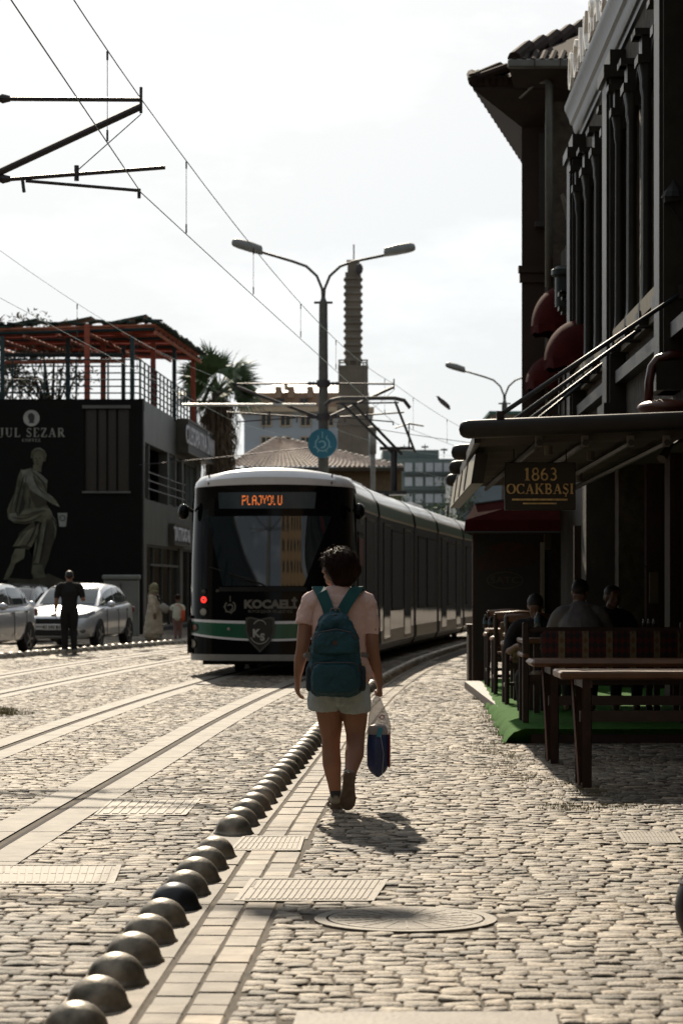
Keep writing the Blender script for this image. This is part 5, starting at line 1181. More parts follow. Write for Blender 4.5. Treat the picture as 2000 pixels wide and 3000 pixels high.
mural('skirt', [(560, 1270), (330, 1460), (270, 1600), (215, 1690), (330, 1690), (480, 1740), (600, 1560), (640, 1400), (850, 1200), (940, 1320), (930, 1500), (850, 1700), (800, 1900), (720, 2100), (520, 2150), (540, 1900), (480, 1760), (600, 1400)], c3, 1)
mural('skirt', [(560, 1380), (400, 1440), (300, 1560), (215, 1685), (400, 1660), (520, 1700), (620, 1480), (650, 1300)], c4, 4)
mural('fold', [(700, 1250), (800, 1180), (780, 1340), (700, 1500), (690, 1700), (640, 1960), (560, 1950), (620, 1700), (640, 1480)], c4, 5)
mural('leg', [(260, 1720), (420, 1720), (400, 1880), (260, 1960), (180, 1950), (200, 1840)], c4, 2); mural('leg', [(180, 1950), (260, 1960), (200, 2120), (130, 2230), (60, 2230), (110, 2100)], c1, 3)
mural('foot', [(540, 2000), (700, 1980), (720, 2080), (760, 2190), (560, 2210), (520, 2100)], c1, 3); mural('rock', [(150, 2200), (500, 2230), (800, 2130), (1100, 2260), (1000, 2360), (100, 2360)], c3, 0)
def fstroke(pts, w, col, lay):
    m = MB(); L_, R_ = [], []
    for i, p in enumerate(pts):
        a = pts[max(i-1, 0)]; b = pts[min(i+1, len(pts)-1)]; dx, dy = b[0]-a[0], b[1]-a[1]; l = math.hypot(dx, dy) or 1; ww = w*(.35 + .65*math.sin(math.pi*min(1, max(0, i/(len(pts)-1)))))
        L_.append((p[0]-dy/l*ww, p[1]+dx/l*ww)); R_.append((p[0]+dy/l*ww, p[1]-dx/l*ww))
    v = [P(x/5.6, 1300 + y/5.6, 71.985 - lay*.004) for x, y in L_ + R_]; k = len(pts); m.add(v, [(i, i+1, k+i+1, k+i) for i in range(k-1)]); m.build('fold', mat(MUC.get(col) or MUC.setdefault(col, 'mural_%02d' % len(MUC)), col, rough=.8, var=.35, scale=3.5), MU)
for i, (pts, w, c_) in enumerate([
 ([(400, 520), (350, 700), (300, 900), (260, 1100), (300, 1180)], 16, c5), ([(330, 600), (270, 820), (200, 1000), (170, 1130)], 14, c3), ([(300, 700), (250, 900), (210, 1050)], 9, c2), ([(440, 520), (410, 700), (400, 860), (420, 1000)], 12, c3),
 ([(560, 470), (640, 560), (720, 640), (760, 760)], 12, c5), ([(540, 520), (600, 640), (660, 700)], 10, c3), ([(640, 500), (720, 570), (775, 610)], 10, c2), ([(480, 860), (500, 960), (470, 1060)], 11, c5), ([(600, 900), (620, 980), (600, 1040)], 9, c3),
 ([(200, 1200), (320, 1230), (460, 1210), (620, 1130), (760, 1080)], 12, c3), ([(240, 1270), (400, 1290), (560, 1250), (700, 1160)], 9, c5), ([(420, 1120), (560, 1100), (700, 1070), (800, 1090)], 9, c2), ([(300, 1180), (460, 1170), (600, 1110)], 8, c5),
 ([(620, 1300), (560, 1450), (500, 1580), (420, 1690)], 16, c5), ([(540, 1380), (440, 1480), (360, 1600), (300, 1680)], 10, c2), ([(460, 1420), (360, 1520), (280, 1650)], 9, c3), ([(700, 1250), (660, 1400), (640, 1560), (600, 1750), (570, 1930)], 12, c5),
 ([(780, 1220), (760, 1400), (730, 1600), (700, 1800), (660, 1960)], 14, c5), ([(830, 1240), (850, 1400), (830, 1600), (780, 1800)], 10, c3), ([(880, 1260), (920, 1400), (900, 1560)], 9, c2), ([(740, 1300), (720, 1480), (690, 1650)], 8, c2), ([(600, 1560), (590, 1700), (560, 1860)], 9, c2), ([(840, 1100), (860, 1180), (930, 1280)], 8, c2),
 ([(560, 110), (600, 80), (660, 75), (720, 110)], 12, c2), ([(530, 160), (545, 210), (550, 270)], 10, c3), ([(720, 180), (740, 230), (735, 280)], 10, c3), ([(560, 590), (620, 700), (700, 790), (800, 850)], 8, c5), ([(240, 1780), (230, 1880), (210, 1950)], 10, c4), ([(190, 1960), (160, 2080), (110, 2190)], 9, c4)]): fstroke(pts, w, c_, 9 + i*.15)
T = thing('cup_print', P(183, 1522, 71.95), 'pale paper cup printed on the black wall beside the statue mural', 'print')
m = MB(); m.add([P(x/5.6, 1300 + y/5.6, 71.985) for x, y in ((948, 1135), (1110, 1135), (1085, 1360), (980, 1360))], [(0, 1, 2, 3)]); m.build('cup', mat('cup_grey', (.24, .26, .24)), T)
m = MB(); c = P(1030/5.6, 1300 + 1220/5.6, 71.975); fring(m, c, .08, .012, 0, 360, 20, 0); m.build('mark', mat('logo_dark', (.03, .03, .03)), T)
# utility cabinet
q0, q1 = P(301, 1873, 69).x, P(408, 1873, 69).x; T = thing('utility_cabinet', ((q0+q1)/2, 69.3, 0), 'pale grey utility cabinet standing against the black cafe wall', 'cabinet')
M_cab = mat('cabinet_grey', (.17, .18, .16), rough=.6, var=.15, scale=2)
m = MB(); m.box(((q0+q1)/2, 69.25, .8), (q1-q0 - .06, .5, 1.6), bev=.02); m.build('body', M_cab, T); m = MB(); m.box(((q0+q1)/2, 69.25, 1.68), (q1-q0 + .02, .6, .14), bev=.03); m.build('lid', M_cab, T)
m = MB(); m.box(((q0+q1)/2, 68.985, .82), (.02, .02, 1.4)); m.box(((q0+q1)/2 + .12, 68.97, .9), (.04, .03, .14)); m.build('door_seam', M_tdark, T)
# dark passage wall beyond the cafe, closing the street on the left
T = thing('shop_building', (-2.5, 92, 0), 'low dark shop building beyond the cafe behind the tram', 'building'); q = lw(17, 0)
m = MB(); m.box((q.x - 3.2, 95, 2.2), (6.4, 8, 4.4)); m.build('walls', mat('shop_wall_dark', (.03, .03, .028)), T); m = MB(); m.box((q.x - 3.2, 95, 4.5), (6.8, 8.4, .2)); m.build('roof', M_bgrey, T)
m = MB(); m.quad((q.x + .005, 92, .2), (q.x + .005, 98, .2), (q.x + .005, 98, 2.6), (q.x + .005, 92, 2.6)); m.build('window', M_glz, T)

# ================================================================== CARS
M_car = mat('car_silver', (.50, .53, .58), rough=.30, metal=.35, var=.04, coat=.8); M_cglass = mat('car_glass', (.03, .045, .05), rough=.04, spec=.8, var=.1); M_tyre = mat('tyre', (.012, .012, .012), rough=.85); M_rim = mat('rim', (.22, .23, .24), rough=.35, metal=.7)
M_cdark = mat('car_dark', (.03, .032, .036), rough=.25, coat=.6); M_plate = mat('plate_white', (.42, .42, .40), rough=.5); M_hl = mat('headlight_glass', (.20, .22, .24), rough=.08, spec=.8, var=.3, scale=20); M_chr = mat('chrome', (.45, .46, .48), rough=.15, metal=1)
def make_car(loc, rz, label, paint, kind='hatch', scale=1.0, plate='41 HV 811', group=None):
    C = thing('parked_car', loc, label, 'car', rz=rz, group=group)
    def prof(w, zb, zs, zc): return [(0, zb), (w*.80, zb), (w*.95, zb + .06), (w, zb + .20), (w*1.0, (zb+zs)*.52), (w*.985, zs - .10), (w*.95, zs - .03), (w*.85, zs + .01), (w*.4, zc), (0, zc + .005)]
    st = [(-2.13, .50, .32, .58, .58), (-2.10, .66, .26, .64, .66), (-2.0, .78, .22, .70, .73), (-1.8, .85, .21, .78, .82), (-1.5, .88, .22, .86, .90), (-1.15, .89, .24, .92, .97), (-.85, .89, .24, .95, 1.0), (-.2, .895, .24, .96, 1.0), (.6, .895, .24, .98, 1.02), (1.3, .89, .24, 1.0, 1.05), (1.75, .86, .25, 1.02, 1.06), (2.0, .80, .28, .98, 1.02), (2.12, .72, .34, .86, .90), (2.15, .60, .42, .70, .72)]
    m = MB(); rings = []
    for y, w, zb, zs, zc in st:
        h = prof(w, zb, zs, zc); rings.append([(a, y, b) for a, b in h] + [(-a, y, b) for a, b in reversed(h[1:-1])])
    m.loft(rings); bd = m.build('body', paint, C, world=False, smooth=True, auto=38)
    gs = [(-1.05, .74, .73, .93, .965), (-.75, .77, .70, .96, 1.15), (-.40, .79, .655, .97, 1.34), (0, .80, .63, .97, 1.44), (.5, .80, .62, .98, 1.475), (1.0, .79, .61, .99, 1.46), (1.45, .78, .60, 1.0, 1.40), (1.75, .74, .60, 1.0, 1.28), (1.98, .70, .66, .99, 1.05)]
    m = MB(); rings = []
    for y, wb, wt, z0, z1 in gs:
        h = [(wb, z0), (wb*.6 + wt*.4 + .012, z0 + (z1-z0)*.5), (wt + .02, z1 - .07*(z1-z0)), (wt - .06, z1 - .005), (wt*.5, z1 + .018), (0, z1 + .022)]
        rings.append([(a, y, b) for a, b in h] + [(-a, y, b) for a, b in reversed(h[:-1])])
    m.loft(rings, close=True); m.build('roof', paint, C, world=False, smooth=True, auto=50)
    def gside(y, f):      # point on side glass plane; f 0..1 height
        for i in range(len(gs)-1):
            if gs[i][0] <= y <= gs[i+1][0]:
                t = (y-gs[i][0])/(gs[i+1][0]-gs[i][0]); wb, wt, z0, z1 = [gs[i][k]*(1-t) + gs[i+1][k]*t for k in (1, 2, 3, 4)]; break
        H_ = z1 - z0; pts = [(wb, z0), (wb*.6 + wt*.4 + .012, z0 + H_*.5), (wt + .02, z0 + H_*.93)]
        if f <= .5: t = f/.5; a, b = pts[0], pts[1]
        else: t = (f-.5)/.43; a, b = pts[1], pts[2]
        return (a[0]*(1-t) + b[0]*t + .008, y, a[1]*(1-t) + b[1]*t)
    for s2 in (-1, 1):
        for (ya, yb, lo, hi) in ((-.82, .28, .10, .80), (.36, 1.22, .10, .84), (1.30, 1.72, .16, .78)):
            m = MB(); n = 6; vs = []
            for j in range(n+1):
                for i in range(n+1):
                    y = ya + (yb-ya)*i/n; h = hi
                    if ya < -.5: h = min(hi, lo + (y - ya + .06) / .46 * .72)
                    if ya > 1.2: h = hi - (y-ya)/.42*.35
                    p = gside(y, lo + (h-lo)*j/n); vs.append((p[0]*s2, p[1], p[2]))
            m.add(vs, [(j*(n+1)+i, j*(n+1)+i+1, (j+1)*(n+1)+i+1, (j+1)*(n+1)+i) for j in range(n) for i in range(n)]); m.build('side_window', M_cglass, C, world=False, smooth=True)
    def topz(y, x):
        for i in range(len(gs)-1):
            if gs[i][0] <= y <= gs[i+1][0]: t = (y-gs[i][0])/(gs[i+1][0]-gs[i][0]); wt = gs[i][2]*(1-t)+gs[i+1][2]*t; z1 = gs[i][4]*(1-t) + gs[i+1][4]*t; break
        return z1 + .022 - .03*(x/wt)**2 * 1.0
    for nm, ya, yb in (('windscreen', -1.0, -.16), ('rear_window', 1.52, 1.92)):
        m = MB(); n = 8; vs = []
        for j in range(n+1):
            for i in range(n+1):
                y = ya + (yb-ya)*j/n; w = (.66 - .09*(j/n)) if nm == 'windscreen' else .52; x = w*(-1 + 2*i/n); vs.append((x, y - (.012 if nm == 'windscreen' else -.012), topz(y, x) + .012))
        m.add(vs, [(j*(n+1)+i, j*(n+1)+i+1, (j+1)*(n+1)+i+1, (j+1)*(n+1)+i) for j in range(n) for i in range(n)]); m.build(nm, M_cglass, C, world=False, smooth=True)
    for s2 in (-1, 1):
        for y in (-1.32, 1.30):
            m = MB(); c0 = Vector((s2*.70, y, .31)); rings = []
            for x_, r in ((.0, .22), (.0, .29), (.03, .312), (.17, .312), (.20, .29), (.20, .205)): rings.append([(s2*(.70 + x_), y + r*math.cos(2*math.pi*k/24), .31 + r*math.sin(2*math.pi*k/24)) for k in range(24)])
            m.loft(rings, cap=False); w = m.build('wheel', M_tyre, C, world=False, smooth=True, auto=50)
            m = MB(); 
            for k in range(5): 
                a = 2*math.pi*k/5; m.box((s2*.895, y + .10*math.cos(a), .31 + .10*math.sin(a)), (.02, .20, .045), rot=(a, 0, 0))
            m.cyl((s2*.86, y, .31), (s2*.90, y, .31), .05, n=12); rings = [[(s2*.892, y + r*math.cos(2*math.pi*k/24), .31 + r*math.sin(2*math.pi*k/24)) for k in range(24)] for r in (.175, .21)]; m.loft(rings, cap=False); m.build('rim', M_rim, w, world=False)
            m = MB(); v = [(s2*.898, y + .375*math.cos(R(a)), .30 + .375*math.sin(R(a))) for a in range(-8, 189, 14)]; m.add(v, [tuple(range(len(v)))]); m.build('wheel_arch', M_tdark, C, world=False)
        m = MB(); m.ball((s2*.97, -.66, 1.0), (.11, .075, .075)); m.build('mirror', paint, C, world=False, smooth=True)
        m = MB(); m.box((s2*.902, .20, .86), (.02, .16, .025)); m.build('door_handle', M_chr, C, world=False); m = MB(); m.box((s2*.902, 1.08, .88), (.02, .16, .025)); m.build('door_handle', M_chr, C, world=False)
        for y in (-.72, .32, 1.12):
            m = MB(); m.tube([(s2*.899, y, .30), (s2*.902, y, .6), (s2*.892, y, .90)], .006, n=4); m.build('door_seam', M_tdark, C, world=False)
        m = MB(); m.add([(s2*.44, -2.105, .66), (s2*.78, -1.985, .70), (s2*.865, -1.72, .80), (s2*.86, -1.70, .86), (s2*.74, -1.96, .80), (s2*.42, -2.10, .74)], [(0, 1, 2, 3, 4, 5)]); m.v = [(v[0]*1.015, v[1] - .025, v[2]) for v in m.v]; m.build('headlight', M_hl, C, world=False)
        m = MB(); m.ball((s2*.64, -2.06, .40), (.11, .05, .055)); m.build('fog_lamp', mat('fog_lamp', (.1, .1, .09), rough=.2), C, world=False, smooth=True)
        m = MB(); m.box((s2*.77, 2.02, .86), (.12, .12, .16), bev=.03); m.build('tail_light', mat('car_red', (.18, .01, .01), rough=.2), C, world=False)
    m = MB(); m.box((0, -2.125, .62), (1.0, .05, .12), bev=.02); m.build('grille', M_tdark, C, world=False); m = MB(); m.box((0, -2.12, .36), (1.15, .06, .14), bev=.02); m.build('air_intake', M_tdark, C, world=False)
    m = MB(); m.box((0, -2.16, .48), (.52, .02, .115)); pl = m.build('number_plate', M_plate, C, world=False); text_mb(plate, .115, (0, -2.171, .48), depth=.002, sx=.95, bold=.004).build('plate_text', M_tdark, pl, world=False)
    m = MB(); m.ball((0, -2.125, .76), (.06, .02, .035)); m.build('badge', M_chr, C, world=False)
    return C
c1_ = make_car((-6.22, 57.3, 0), -R(9.5), 'silver hatchback facing us, parked just behind the man in black', M_car, plate='41 HV 811')
c2_ = make_car((-7.72, 50.1, 0), -R(11), 'silver car cut off by the left edge of the photo, nearest of the parked cars', M_car, plate='41 KR 205')
c3_ = make_car((-8.35, 61.5, 0), -R(6), 'dark car mostly hidden between the two silver cars', M_cdark, plate='41 BS 377')

# ================================================================== VEGETATION
def leafmat(name, c1, c2): return mat(name, c1, rough=.6, col2=c2, scale=1.5, sub=0)
def leaf_cloud(mb, rs, c, r, n, size, mi=0, flat=.8):
    for _ in range(n):
        v = Vector((rs.gauss(0, 1), rs.gauss(0, 1), rs.gauss(0, 1))).normalized() * (rs.random() ** .45); p = Vector(c) + Vector((v.x*r[0], v.y*r[1], v.z*r[2]))
        a = Vector((rs.gauss(0, 1), rs.gauss(0, 1), rs.gauss(0, 1))).normalized() * size * rs.uniform(.5, 1.2); b = a.orthogonal().normalized() * size * rs.uniform(.25, .5)
        mb.add([p - a, p + b, p + a, p - b], [(0, 1, 2, 3)], mi)
M_bark = mat('bark', (.05, .04, .03), rough=.9, var=.3, scale=8, bump=.02, bscale=12)
def tree(loc, h, r, label, n=2600, leaf=.09, seed=1, mt=None, name='tree', clumps=26, trunk=.16, cat='tree', zs=.55):
    rs = random.Random(seed); T = thing(name, loc, label, cat); L0 = Vector(loc); m = MB(); m.tube([L0, L0 + Vector((.1, 0, h*.3)), L0 + Vector((0, .1, h*.6)), L0 + Vector((.1, 0, h*.85))], [trunk, trunk*.8, trunk*.55, trunk*.2], n=9); lf = MB()
    for k in range(clumps):
        v = Vector((rs.gauss(0, 1), rs.gauss(0, 1), rs.gauss(0, 1))).normalized() * rs.uniform(.35, 1); c = L0 + Vector((v.x*r, v.y*r, h*(1-zs*.5) + v.z*h*zs*.5)); s_ = L0 + Vector((0, 0, h*rs.uniform(.35, .7)))
        m.tube([s_, (s_ + c)/2 + Vector((0, 0, .1*h*rs.random())), c], [trunk*.3, trunk*.16, trunk*.05], n=5)
        q = r*rs.uniform(.22, .38); leaf_cloud(lf, rs, c, (q, q, q*.75), n//clumps, leaf)
    m.build('trunk', M_bark, T, smooth=True); lf.build('crown', mt or leafmat('leaf_green', (.03, .055, .018), (.07, .10, .03)), T); return T
tree((-9.6, 80, 0), 10.6, 2.3, 'thin leafy tree seen through the rooftop pergola', n=2600, leaf=.10, seed=4, mt=leafmat('leaf_dry', (.06, .07, .025), (.13, .11, .05)), clumps=44, zs=.65)
tree((-12.1, 84, 0), 11.2, 2.0, 'bushy tree behind the pergola at the left edge', n=2600, leaf=.10, seed=9, mt=leafmat('leaf_dry', (.06, .07, .025), (.13, .11, .05)), clumps=22)
tree((3.6, 84, 0), 5.1, 2.2, 'small green tree whose top shows above the rear of the tram roof', n=3600, leaf=.08, seed=6, mt=leafmat('leaf_fresh', (.05, .10, .025), (.10, .16, .05)), clumps=36, trunk=.12, zs=.7)
m = MB(); rs = random.Random(8); q = P(-20, 950, 77)
T = thing('bare_branch', q, 'bare purplish branch tips poking in at the left edge above the pergola', 'branch')
for k in range(9):
    a = q + Vector((rs.uniform(-.3, .2), 0, rs.uniform(-.4, .1))); m.tube([a, a + Vector((rs.uniform(.1, .45), rs.uniform(-.2, .2), rs.uniform(.2, .6)))], [.03, .01], n=5)
m.build('twigs', mat('twig_purple', (.13, .07, .10)), T)
# fan palm with a skirt of dead fronds
pc = P(640, 1150, 90); T = thing('palm_tree', (pc.x, pc.y, 0), 'fan palm with a shaggy skirt of dead fronds beyond the cafe', 'palm'); rs = random.Random(12)
m = MB(); m.tube([(pc.x, pc.y, 0), (pc.x, pc.y, pc.z)], [.35, .26], n=14); m.build('trunk', M_bark, T, smooth=True)
lv = MB(); ML = leafmat('palm_leaf', (.04, .08, .03), (.10, .16, .06))
for k in range(46):
    az = rs.random()*6.283; el = math.asin(rs.uniform(-.5, .97)); L_ = rs.uniform(1.25, 1.65); d0 = Vector((math.cos(az)*math.cos(el), math.sin(az)*math.cos(el), math.sin(el))); c = pc + Vector((0, 0, .1)); tip = c + d0*L_*.62 
    lv.tube([c, c + d0*L_*.35 + Vector((0, 0, .02)), tip], [.03, .02, .012], n=4)
    sd_ = d0.cross(Vector((0, 0, 1))); sd_ = sd_.normalized() if sd_.length > .1 else Vector((1, 0, 0)); rl_ = rs.uniform(-1.1, 1.1); sd_ = sd_*math.cos(rl_) + sd_.cross(d0)*math.sin(rl_); up = sd_.cross(d0)
    for j in range(17):
        a = R(-78 + 156*j/16); dr = (d0*math.cos(a) + sd_*math.sin(a)).normalized(); l = L_*.72*(1 - .25*abs(a)/1.4)*rs.uniform(.85, 1.1); w = dr.cross(up).normalized()*.042
        p1 = tip + dr*l*.6 + Vector((0, 0, -.02)); p2 = tip + dr*l + Vector((0, 0, -.14*l - .05*rs.random()))
        lv.add([tip - w*.4, tip + w*.4, p1 + w, p1 - w, p2], [(0, 1, 2, 3), (3, 2, 4)])
lv.build('fronds', ML, T)
sk = MB()
for k in range(1500):
    az = rs.random()*6.283; t = rs.random(); z = pc.z - .15 - t*3.6; r0 = .28 + rs.random()*.12; r1 = (.78 - .20*t) * rs.uniform(.55, 1.25) if t < .55 else (.62 - .35*(t-.55)) * rs.uniform(.6, 1.2); l = rs.uniform(.5, 1.1)
    a = Vector((pc.x + math.cos(az)*r0, pc.y + math.sin(az)*r0, z)); b = Vector((pc.x + math.cos(az)*r1, pc.y + math.sin(az)*r1, z - l*.55)); c = Vector((pc.x + math.cos(az)*r1*.97, pc.y + math.sin(az)*r1*.97, z - l)); w = Vector((-math.sin(az), math.cos(az), 0))*rs.uniform(.015, .04)
    sk.add([a - w, a + w, b + w, b - w, c], [(0, 1, 2, 3), (3, 2, 4)])
sk.build('dead_fronds', mat('dead_frond', (.10, .075, .045), rough=.9, col2=(.17, .13, .09), scale=3), T)

# ================================================================== BACKGROUND BUILDINGS
M_clay = mat('clay_tile', (.46, .39, .34), rough=.7, var=.3, scale=4)
M_pale = mat('render_pale_blue', (.46, .52, .58), rough=.85, var=.06, scale=.5); M_och = mat('render_orange', (.36, .25, .18), rough=.85, var=.1); M_cream2 = mat('trim_cream', (.60, .48, .34), rough=.8); M_wing = mat('window_glass_far', (.03, .045, .05), rough=.2, spec=.4)
def winrect(B, px0, px1, py0, py1, d, frame=M_cream2, fw=3.5, glass=None):
    a, b = P(px0, py1, d), P(px1, py0, d); k = fw*d/F; m = MB(); c = ((a.x+b.x)/2, d - .06, (a.z+b.z)/2); m.box(c, (b.x-a.x + 2*k, .12, b.z-a.z + 2*k)); w = m.build('window', frame, B)
    m = MB(); m.box((c[0], d - .13, c[2]), (b.x-a.x, .03, b.z-a.z)); m.build('pane', glass or M_wing, w); m = MB(); m.box((c[0], d - .15, c[2]), (k*.7, .03, b.z-a.z)); m.build('mullion', frame, w)
def boxpx(mb, x0, x1, y0, y1, d0, d1, zbase=None, mi=0):
    a, b = P(x0, y1, d0), P(x1, y0, d0); z0 = a.z if zbase is None else zbase; mb.box(((a.x+b.x)/2, (d0+d1)/2, (z0+b.z)/2), (b.x-a.x, d1-d0, b.z-z0), mi=mi)
DB = 150
Hh = thing('hotel_building', P(900, 1720, DB), 'pale blue hotel with an orange top floor behind the palm and the lamp pole', 'building')
m = MB(); boxpx(m, 715, 1085, 1205, 1600, DB, DB + 14, 0); m.build('walls', M_pale, Hh)
m = MB(); boxpx(m, 700, 1095, 1192, 1206, DB - .5, DB + 14); m.build('cornice', M_cream2, Hh)
m = MB(); boxpx(m, 728, 1080, 1150, 1192, DB + .6, DB + 14); m.build('top_storey', M_och, Hh)
m = MB(); a, b = P(728, 1150, DB + .6), P(1080, 1150, DB + .6); r1_, r2_ = P(830, 1118, DB + 6), P(990, 1122, DB + 6); m.add([a, b, r2_, r1_, a + Vector((0, 12, 0)), b + Vector((0, 12, 0))], [(0, 1, 2, 3), (1, 5, 2), (0, 3, 4), (4, 3, 2, 5)]); m.build('roof', mat('glass_roof', (.30, .28, .28), rough=.4), Hh)
for x in (815, 852, 908): m = MB(); boxpx(m, x - 9, x + 9, 1132, 1165, DB + .2, DB + 2); m.build('chimney', M_och, Hh)
m = MB(); boxpx(m, 832, 842, 1126, 1140, DB, DB + 1); m.build('roof_vent', M_cream2, Hh)
for x in (780, 836, 895, 962): winrect(Hh, x - 13, x + 13, 1217, 1246, DB)
for x in (780, 836, 895, 962): winrect(Hh, x - 13, x + 13, 1282, 1312, DB)
for x in (822, 890): winrect(Hh, x - 11, x + 11, 1168, 1182, DB + .6, M_och, 1)
# tile-roofed low house behind the tram
DH = 100; TH = thing('tiled_house', P(930, 1720, DH), 'low ochre house with a sunlit clay tile roof just behind the tram roof', 'house')
a, b = P(662, 1362, DH), P(1182, 1372, DH); rg0, rg1 = P(800, 1284, DH + 5), P(815, 1282, DH + 5.4); bk = 11
m = MB(); boxpx(m, 690, 1176, 1374, 1600, DH + .5, DH + 10, 0); m.build('walls', mat('wall_ochre', (.16, .12, .07), rough=.85, var=.15), TH)
# hip roof with modelled tile rolls
def tileroof(B, e0, e1, r0, r1, roll=.20, course=.34, mt=M_clay, name='roof'):
    m = MB(); L_ = (e1 - e0).length; n = int(L_/roll); 
    S = ((r0 - e0).length + (r1 - e1).length)/2; nc = max(4, int(S/course)); nseg = n*4; rows = []
    nrm = (e1 - e0).cross(r0 - e0).normalized(); nrm = nrm if nrm.z > 0 else -nrm
    vs = []; fs = []; w_ = nseg + 1
    for j in range(nc):
        for e in (0, 1):
            t = (j + e)/nc
            for i in range(w_):
                u = i/nseg; p = (e0*(1-u) + e1*u)*(1-t) + (r0*(1-u) + r1*u)*t; hgt = .035*math.cos(u*n*2*math.pi) + (.035 if e == 0 else 0); vs.append(p + nrm*hgt)
    for r_ in range(2*nc - 1):
        for i in range(nseg): fs.append((r_*w_ + i, r_*w_ + i + 1, (r_+1)*w_ + i + 1, (r_+1)*w_ + i))
    m.add(vs, fs); return m.build(name, mt, B)
lx, rx = P(662, 1362, DH), P(1182, 1372, DH); lx.z = rx.z = P(0, 1368, DH).z
rl, rr2 = P(812, 1283, DH + 5.5), P(850, 1290, DH + 5.5)
tileroof(TH, lx, rx, rl, rr2)
m = MB()
for p, q in ((lx, rl), (rx, rr2), (rl, rr2)):
    n = int((q-p).length/.34)
    for k in range(n): c = p + (q-p)*(k+.5)/n; m.ball(c, (.13, .17, .10), 8, 5)
m.build('ridge_tiles', M_clay, TH)
m = MB(); m.box(((lx.x+rx.x)/2, DH + .1, lx.z - .1), (rx.x-lx.x, .25, .14)); m.build('eaves_board', mat('eave_brown', (.05, .035, .02)), TH)
m = MB(); m.cyl(P(1092, 1330, 97), P(1092, 1258, 97), .14, n=12); m.ball(P(1092, 1256, 97), (.28, .28, .10)); 
T = thing('vent_pipe', P(1092, 1340, 97), 'pale vent pipe with a round cap in front of the concrete tower', 'vent pipe'); m.build('pipe', mat('vent_pale', (.30, .30, .28)), T, smooth=True); m = MB(); m.cyl(P(1092, 1440, 97), P(1092, 1330, 97), .10, n=10); m.build('stand', mat('vent_pale', (.30, .30, .28)), T)
# concrete tower
DT = 128; TW = thing('concrete_tower', P(1037, 1720, DT), 'tall square stone tower with a ribbed upper shaft behind the lamp pole', 'tower')
M_tw = mat('tower_stone', (.20, .175, .14), rough=.9, var=.25, scale=.8, bump=.03, bscale=4); k_ = DT/F; cxT = P(1034, 1720, DT).x
def tb_(mb, w, y0, y1, bev=0, dx=0): 
    z0, z1 = P(0, y0, DT).z, P(0, y1, DT).z; mb.box((cxT + dx*k_, DT, (z0+z1)/2), (w*k_, w*k_, z1-z0), bev=bev)
m = MB(); a = P(0, 1080, DT).z; m.loft([[(cxT + x*w*k_, DT + y*w*k_, z) for x, y in ((-.5, -.5), (.5, -.5), (.5, .5), (-.5, .5))] for w, z in ((100, 0), (86, a))]); tb_(m, 95, 1250, 1240, dx=0); tb_(m, 94, 1200, 1193); m.build('lower_shaft', M_tw, TW)
m = MB(); tb_(m, 88, 1082, 1074)
for dx in (-40, 40): 
    z0, z1 = P(0, 1076, DT).z, P(0, 1060, DT).z
    for dy in (-40, 0, 40): m.box((cxT + dx*k_, DT + dy*k_, (z0+z1)/2), (5*k_, 5*k_, z1-z0))
for dy in (-40, 40):
    for dx in (-12, 12): m.box((cxT + dx*k_, DT + dy*k_, (P(0, 1076, DT).z + P(0, 1060, DT).z)/2), (5*k_, 5*k_, 16*k_))
for dy in (-40, 40): m.box((cxT, DT + dy*k_, P(0, 1059, DT).z), (86*k_, 4*k_, 4*k_))
for dx in (-40, 40): m.box((cxT + dx*k_, DT, P(0, 1059, DT).z), (4*k_, 76*k_, 4*k_))
m.build('gallery', M_tw, TW)
m = MB(); tb_(m, 46, 1075, 800)
for i in range(12): y = 1062 - i*21.5; tb_(m, 56, y, y - 12, bev=.12)
m.build('ribbed_shaft', M_tw, TW)
m = MB(); tb_(m, 33, 800, 770); tb_(m, 38, 770, 764); m.build('top_block', M_tw, TW); m = MB(); m.cyl((cxT + 2*k_, DT, P(0, 770, DT).z), (cxT + 2*k_, DT, P(0, 716, DT).z), .035, n=6); m.build('mast', M_wdark, TW)
m = MB(); q = P(1052, 788, DT - .8); m.ball(q, (.20, .14, .30)); m.build('loudspeaker', M_wdark, TW, smooth=True)
# grid building on the right
DG = 170; GB = thing('apartment_building', P(1270, 1720, DG), 'grey-green apartment block with a grid of pale panels at the right of the tram', 'building')
M_gb = mat('block_grey_blue', (.13, .17, .17), rough=.8, var=.1); M_pan = mat('panel_pale', (.42, .46, .50), rough=.7, var=.08)
m = MB(); boxpx(m, 1090, 1390, 1344, 1650, DG, DG + 15, 0); boxpx(m, 1120, 1285, 1318, 1346, DG + 1, DG + 8); m.build('walls', M_gb, GB)
for r_, y in enumerate((1356, 1398, 1447, 1495, 1540)):
    for x in (1196, 1227, 1257, 1283, 1309, 1335, 1361):
        if r_ == 0 and x < 1190: continue
        m = MB(); a, b = P(x - 11, y + 26, DG), P(x + 11, y, DG); m.box(((a.x+b.x)/2, DG - .05, (a.z+b.z)/2), (b.x-a.x, .12, b.z-a.z)); m.build('panel', M_pan, GB)
for r_, y in enumerate((1388, 1436, 1484)):
    m = MB(); a, b = P(1180, y + 4, DG), P(1390, y, DG); m.box(((a.x+b.x)/2, DG - .12, (a.z+b.z)/2), (b.x-a.x, .3, b.z-a.z)); m.build('ledge', mat('block_dark', (.06, .08, .08)), GB)
for x, h in ((1138, 22), (1183, 28), (1205, 14), (1244, 30), (1300, 18)): m = MB(); q = P(x, 1330, DG + 4); m.cyl(q, q + Vector((0, 0, h*DG/F)), .06, .03, n=5); m.box(q + Vector((0, 0, h*DG/F*.7)), (.5, .1, .12)); m.build('aerial', M_wdark, GB)
D2 = 120; G2 = thing('apartment_building', P(1340, 1720, D2), 'pale blue-grey block seen between the tram and the red canopy', 'building')
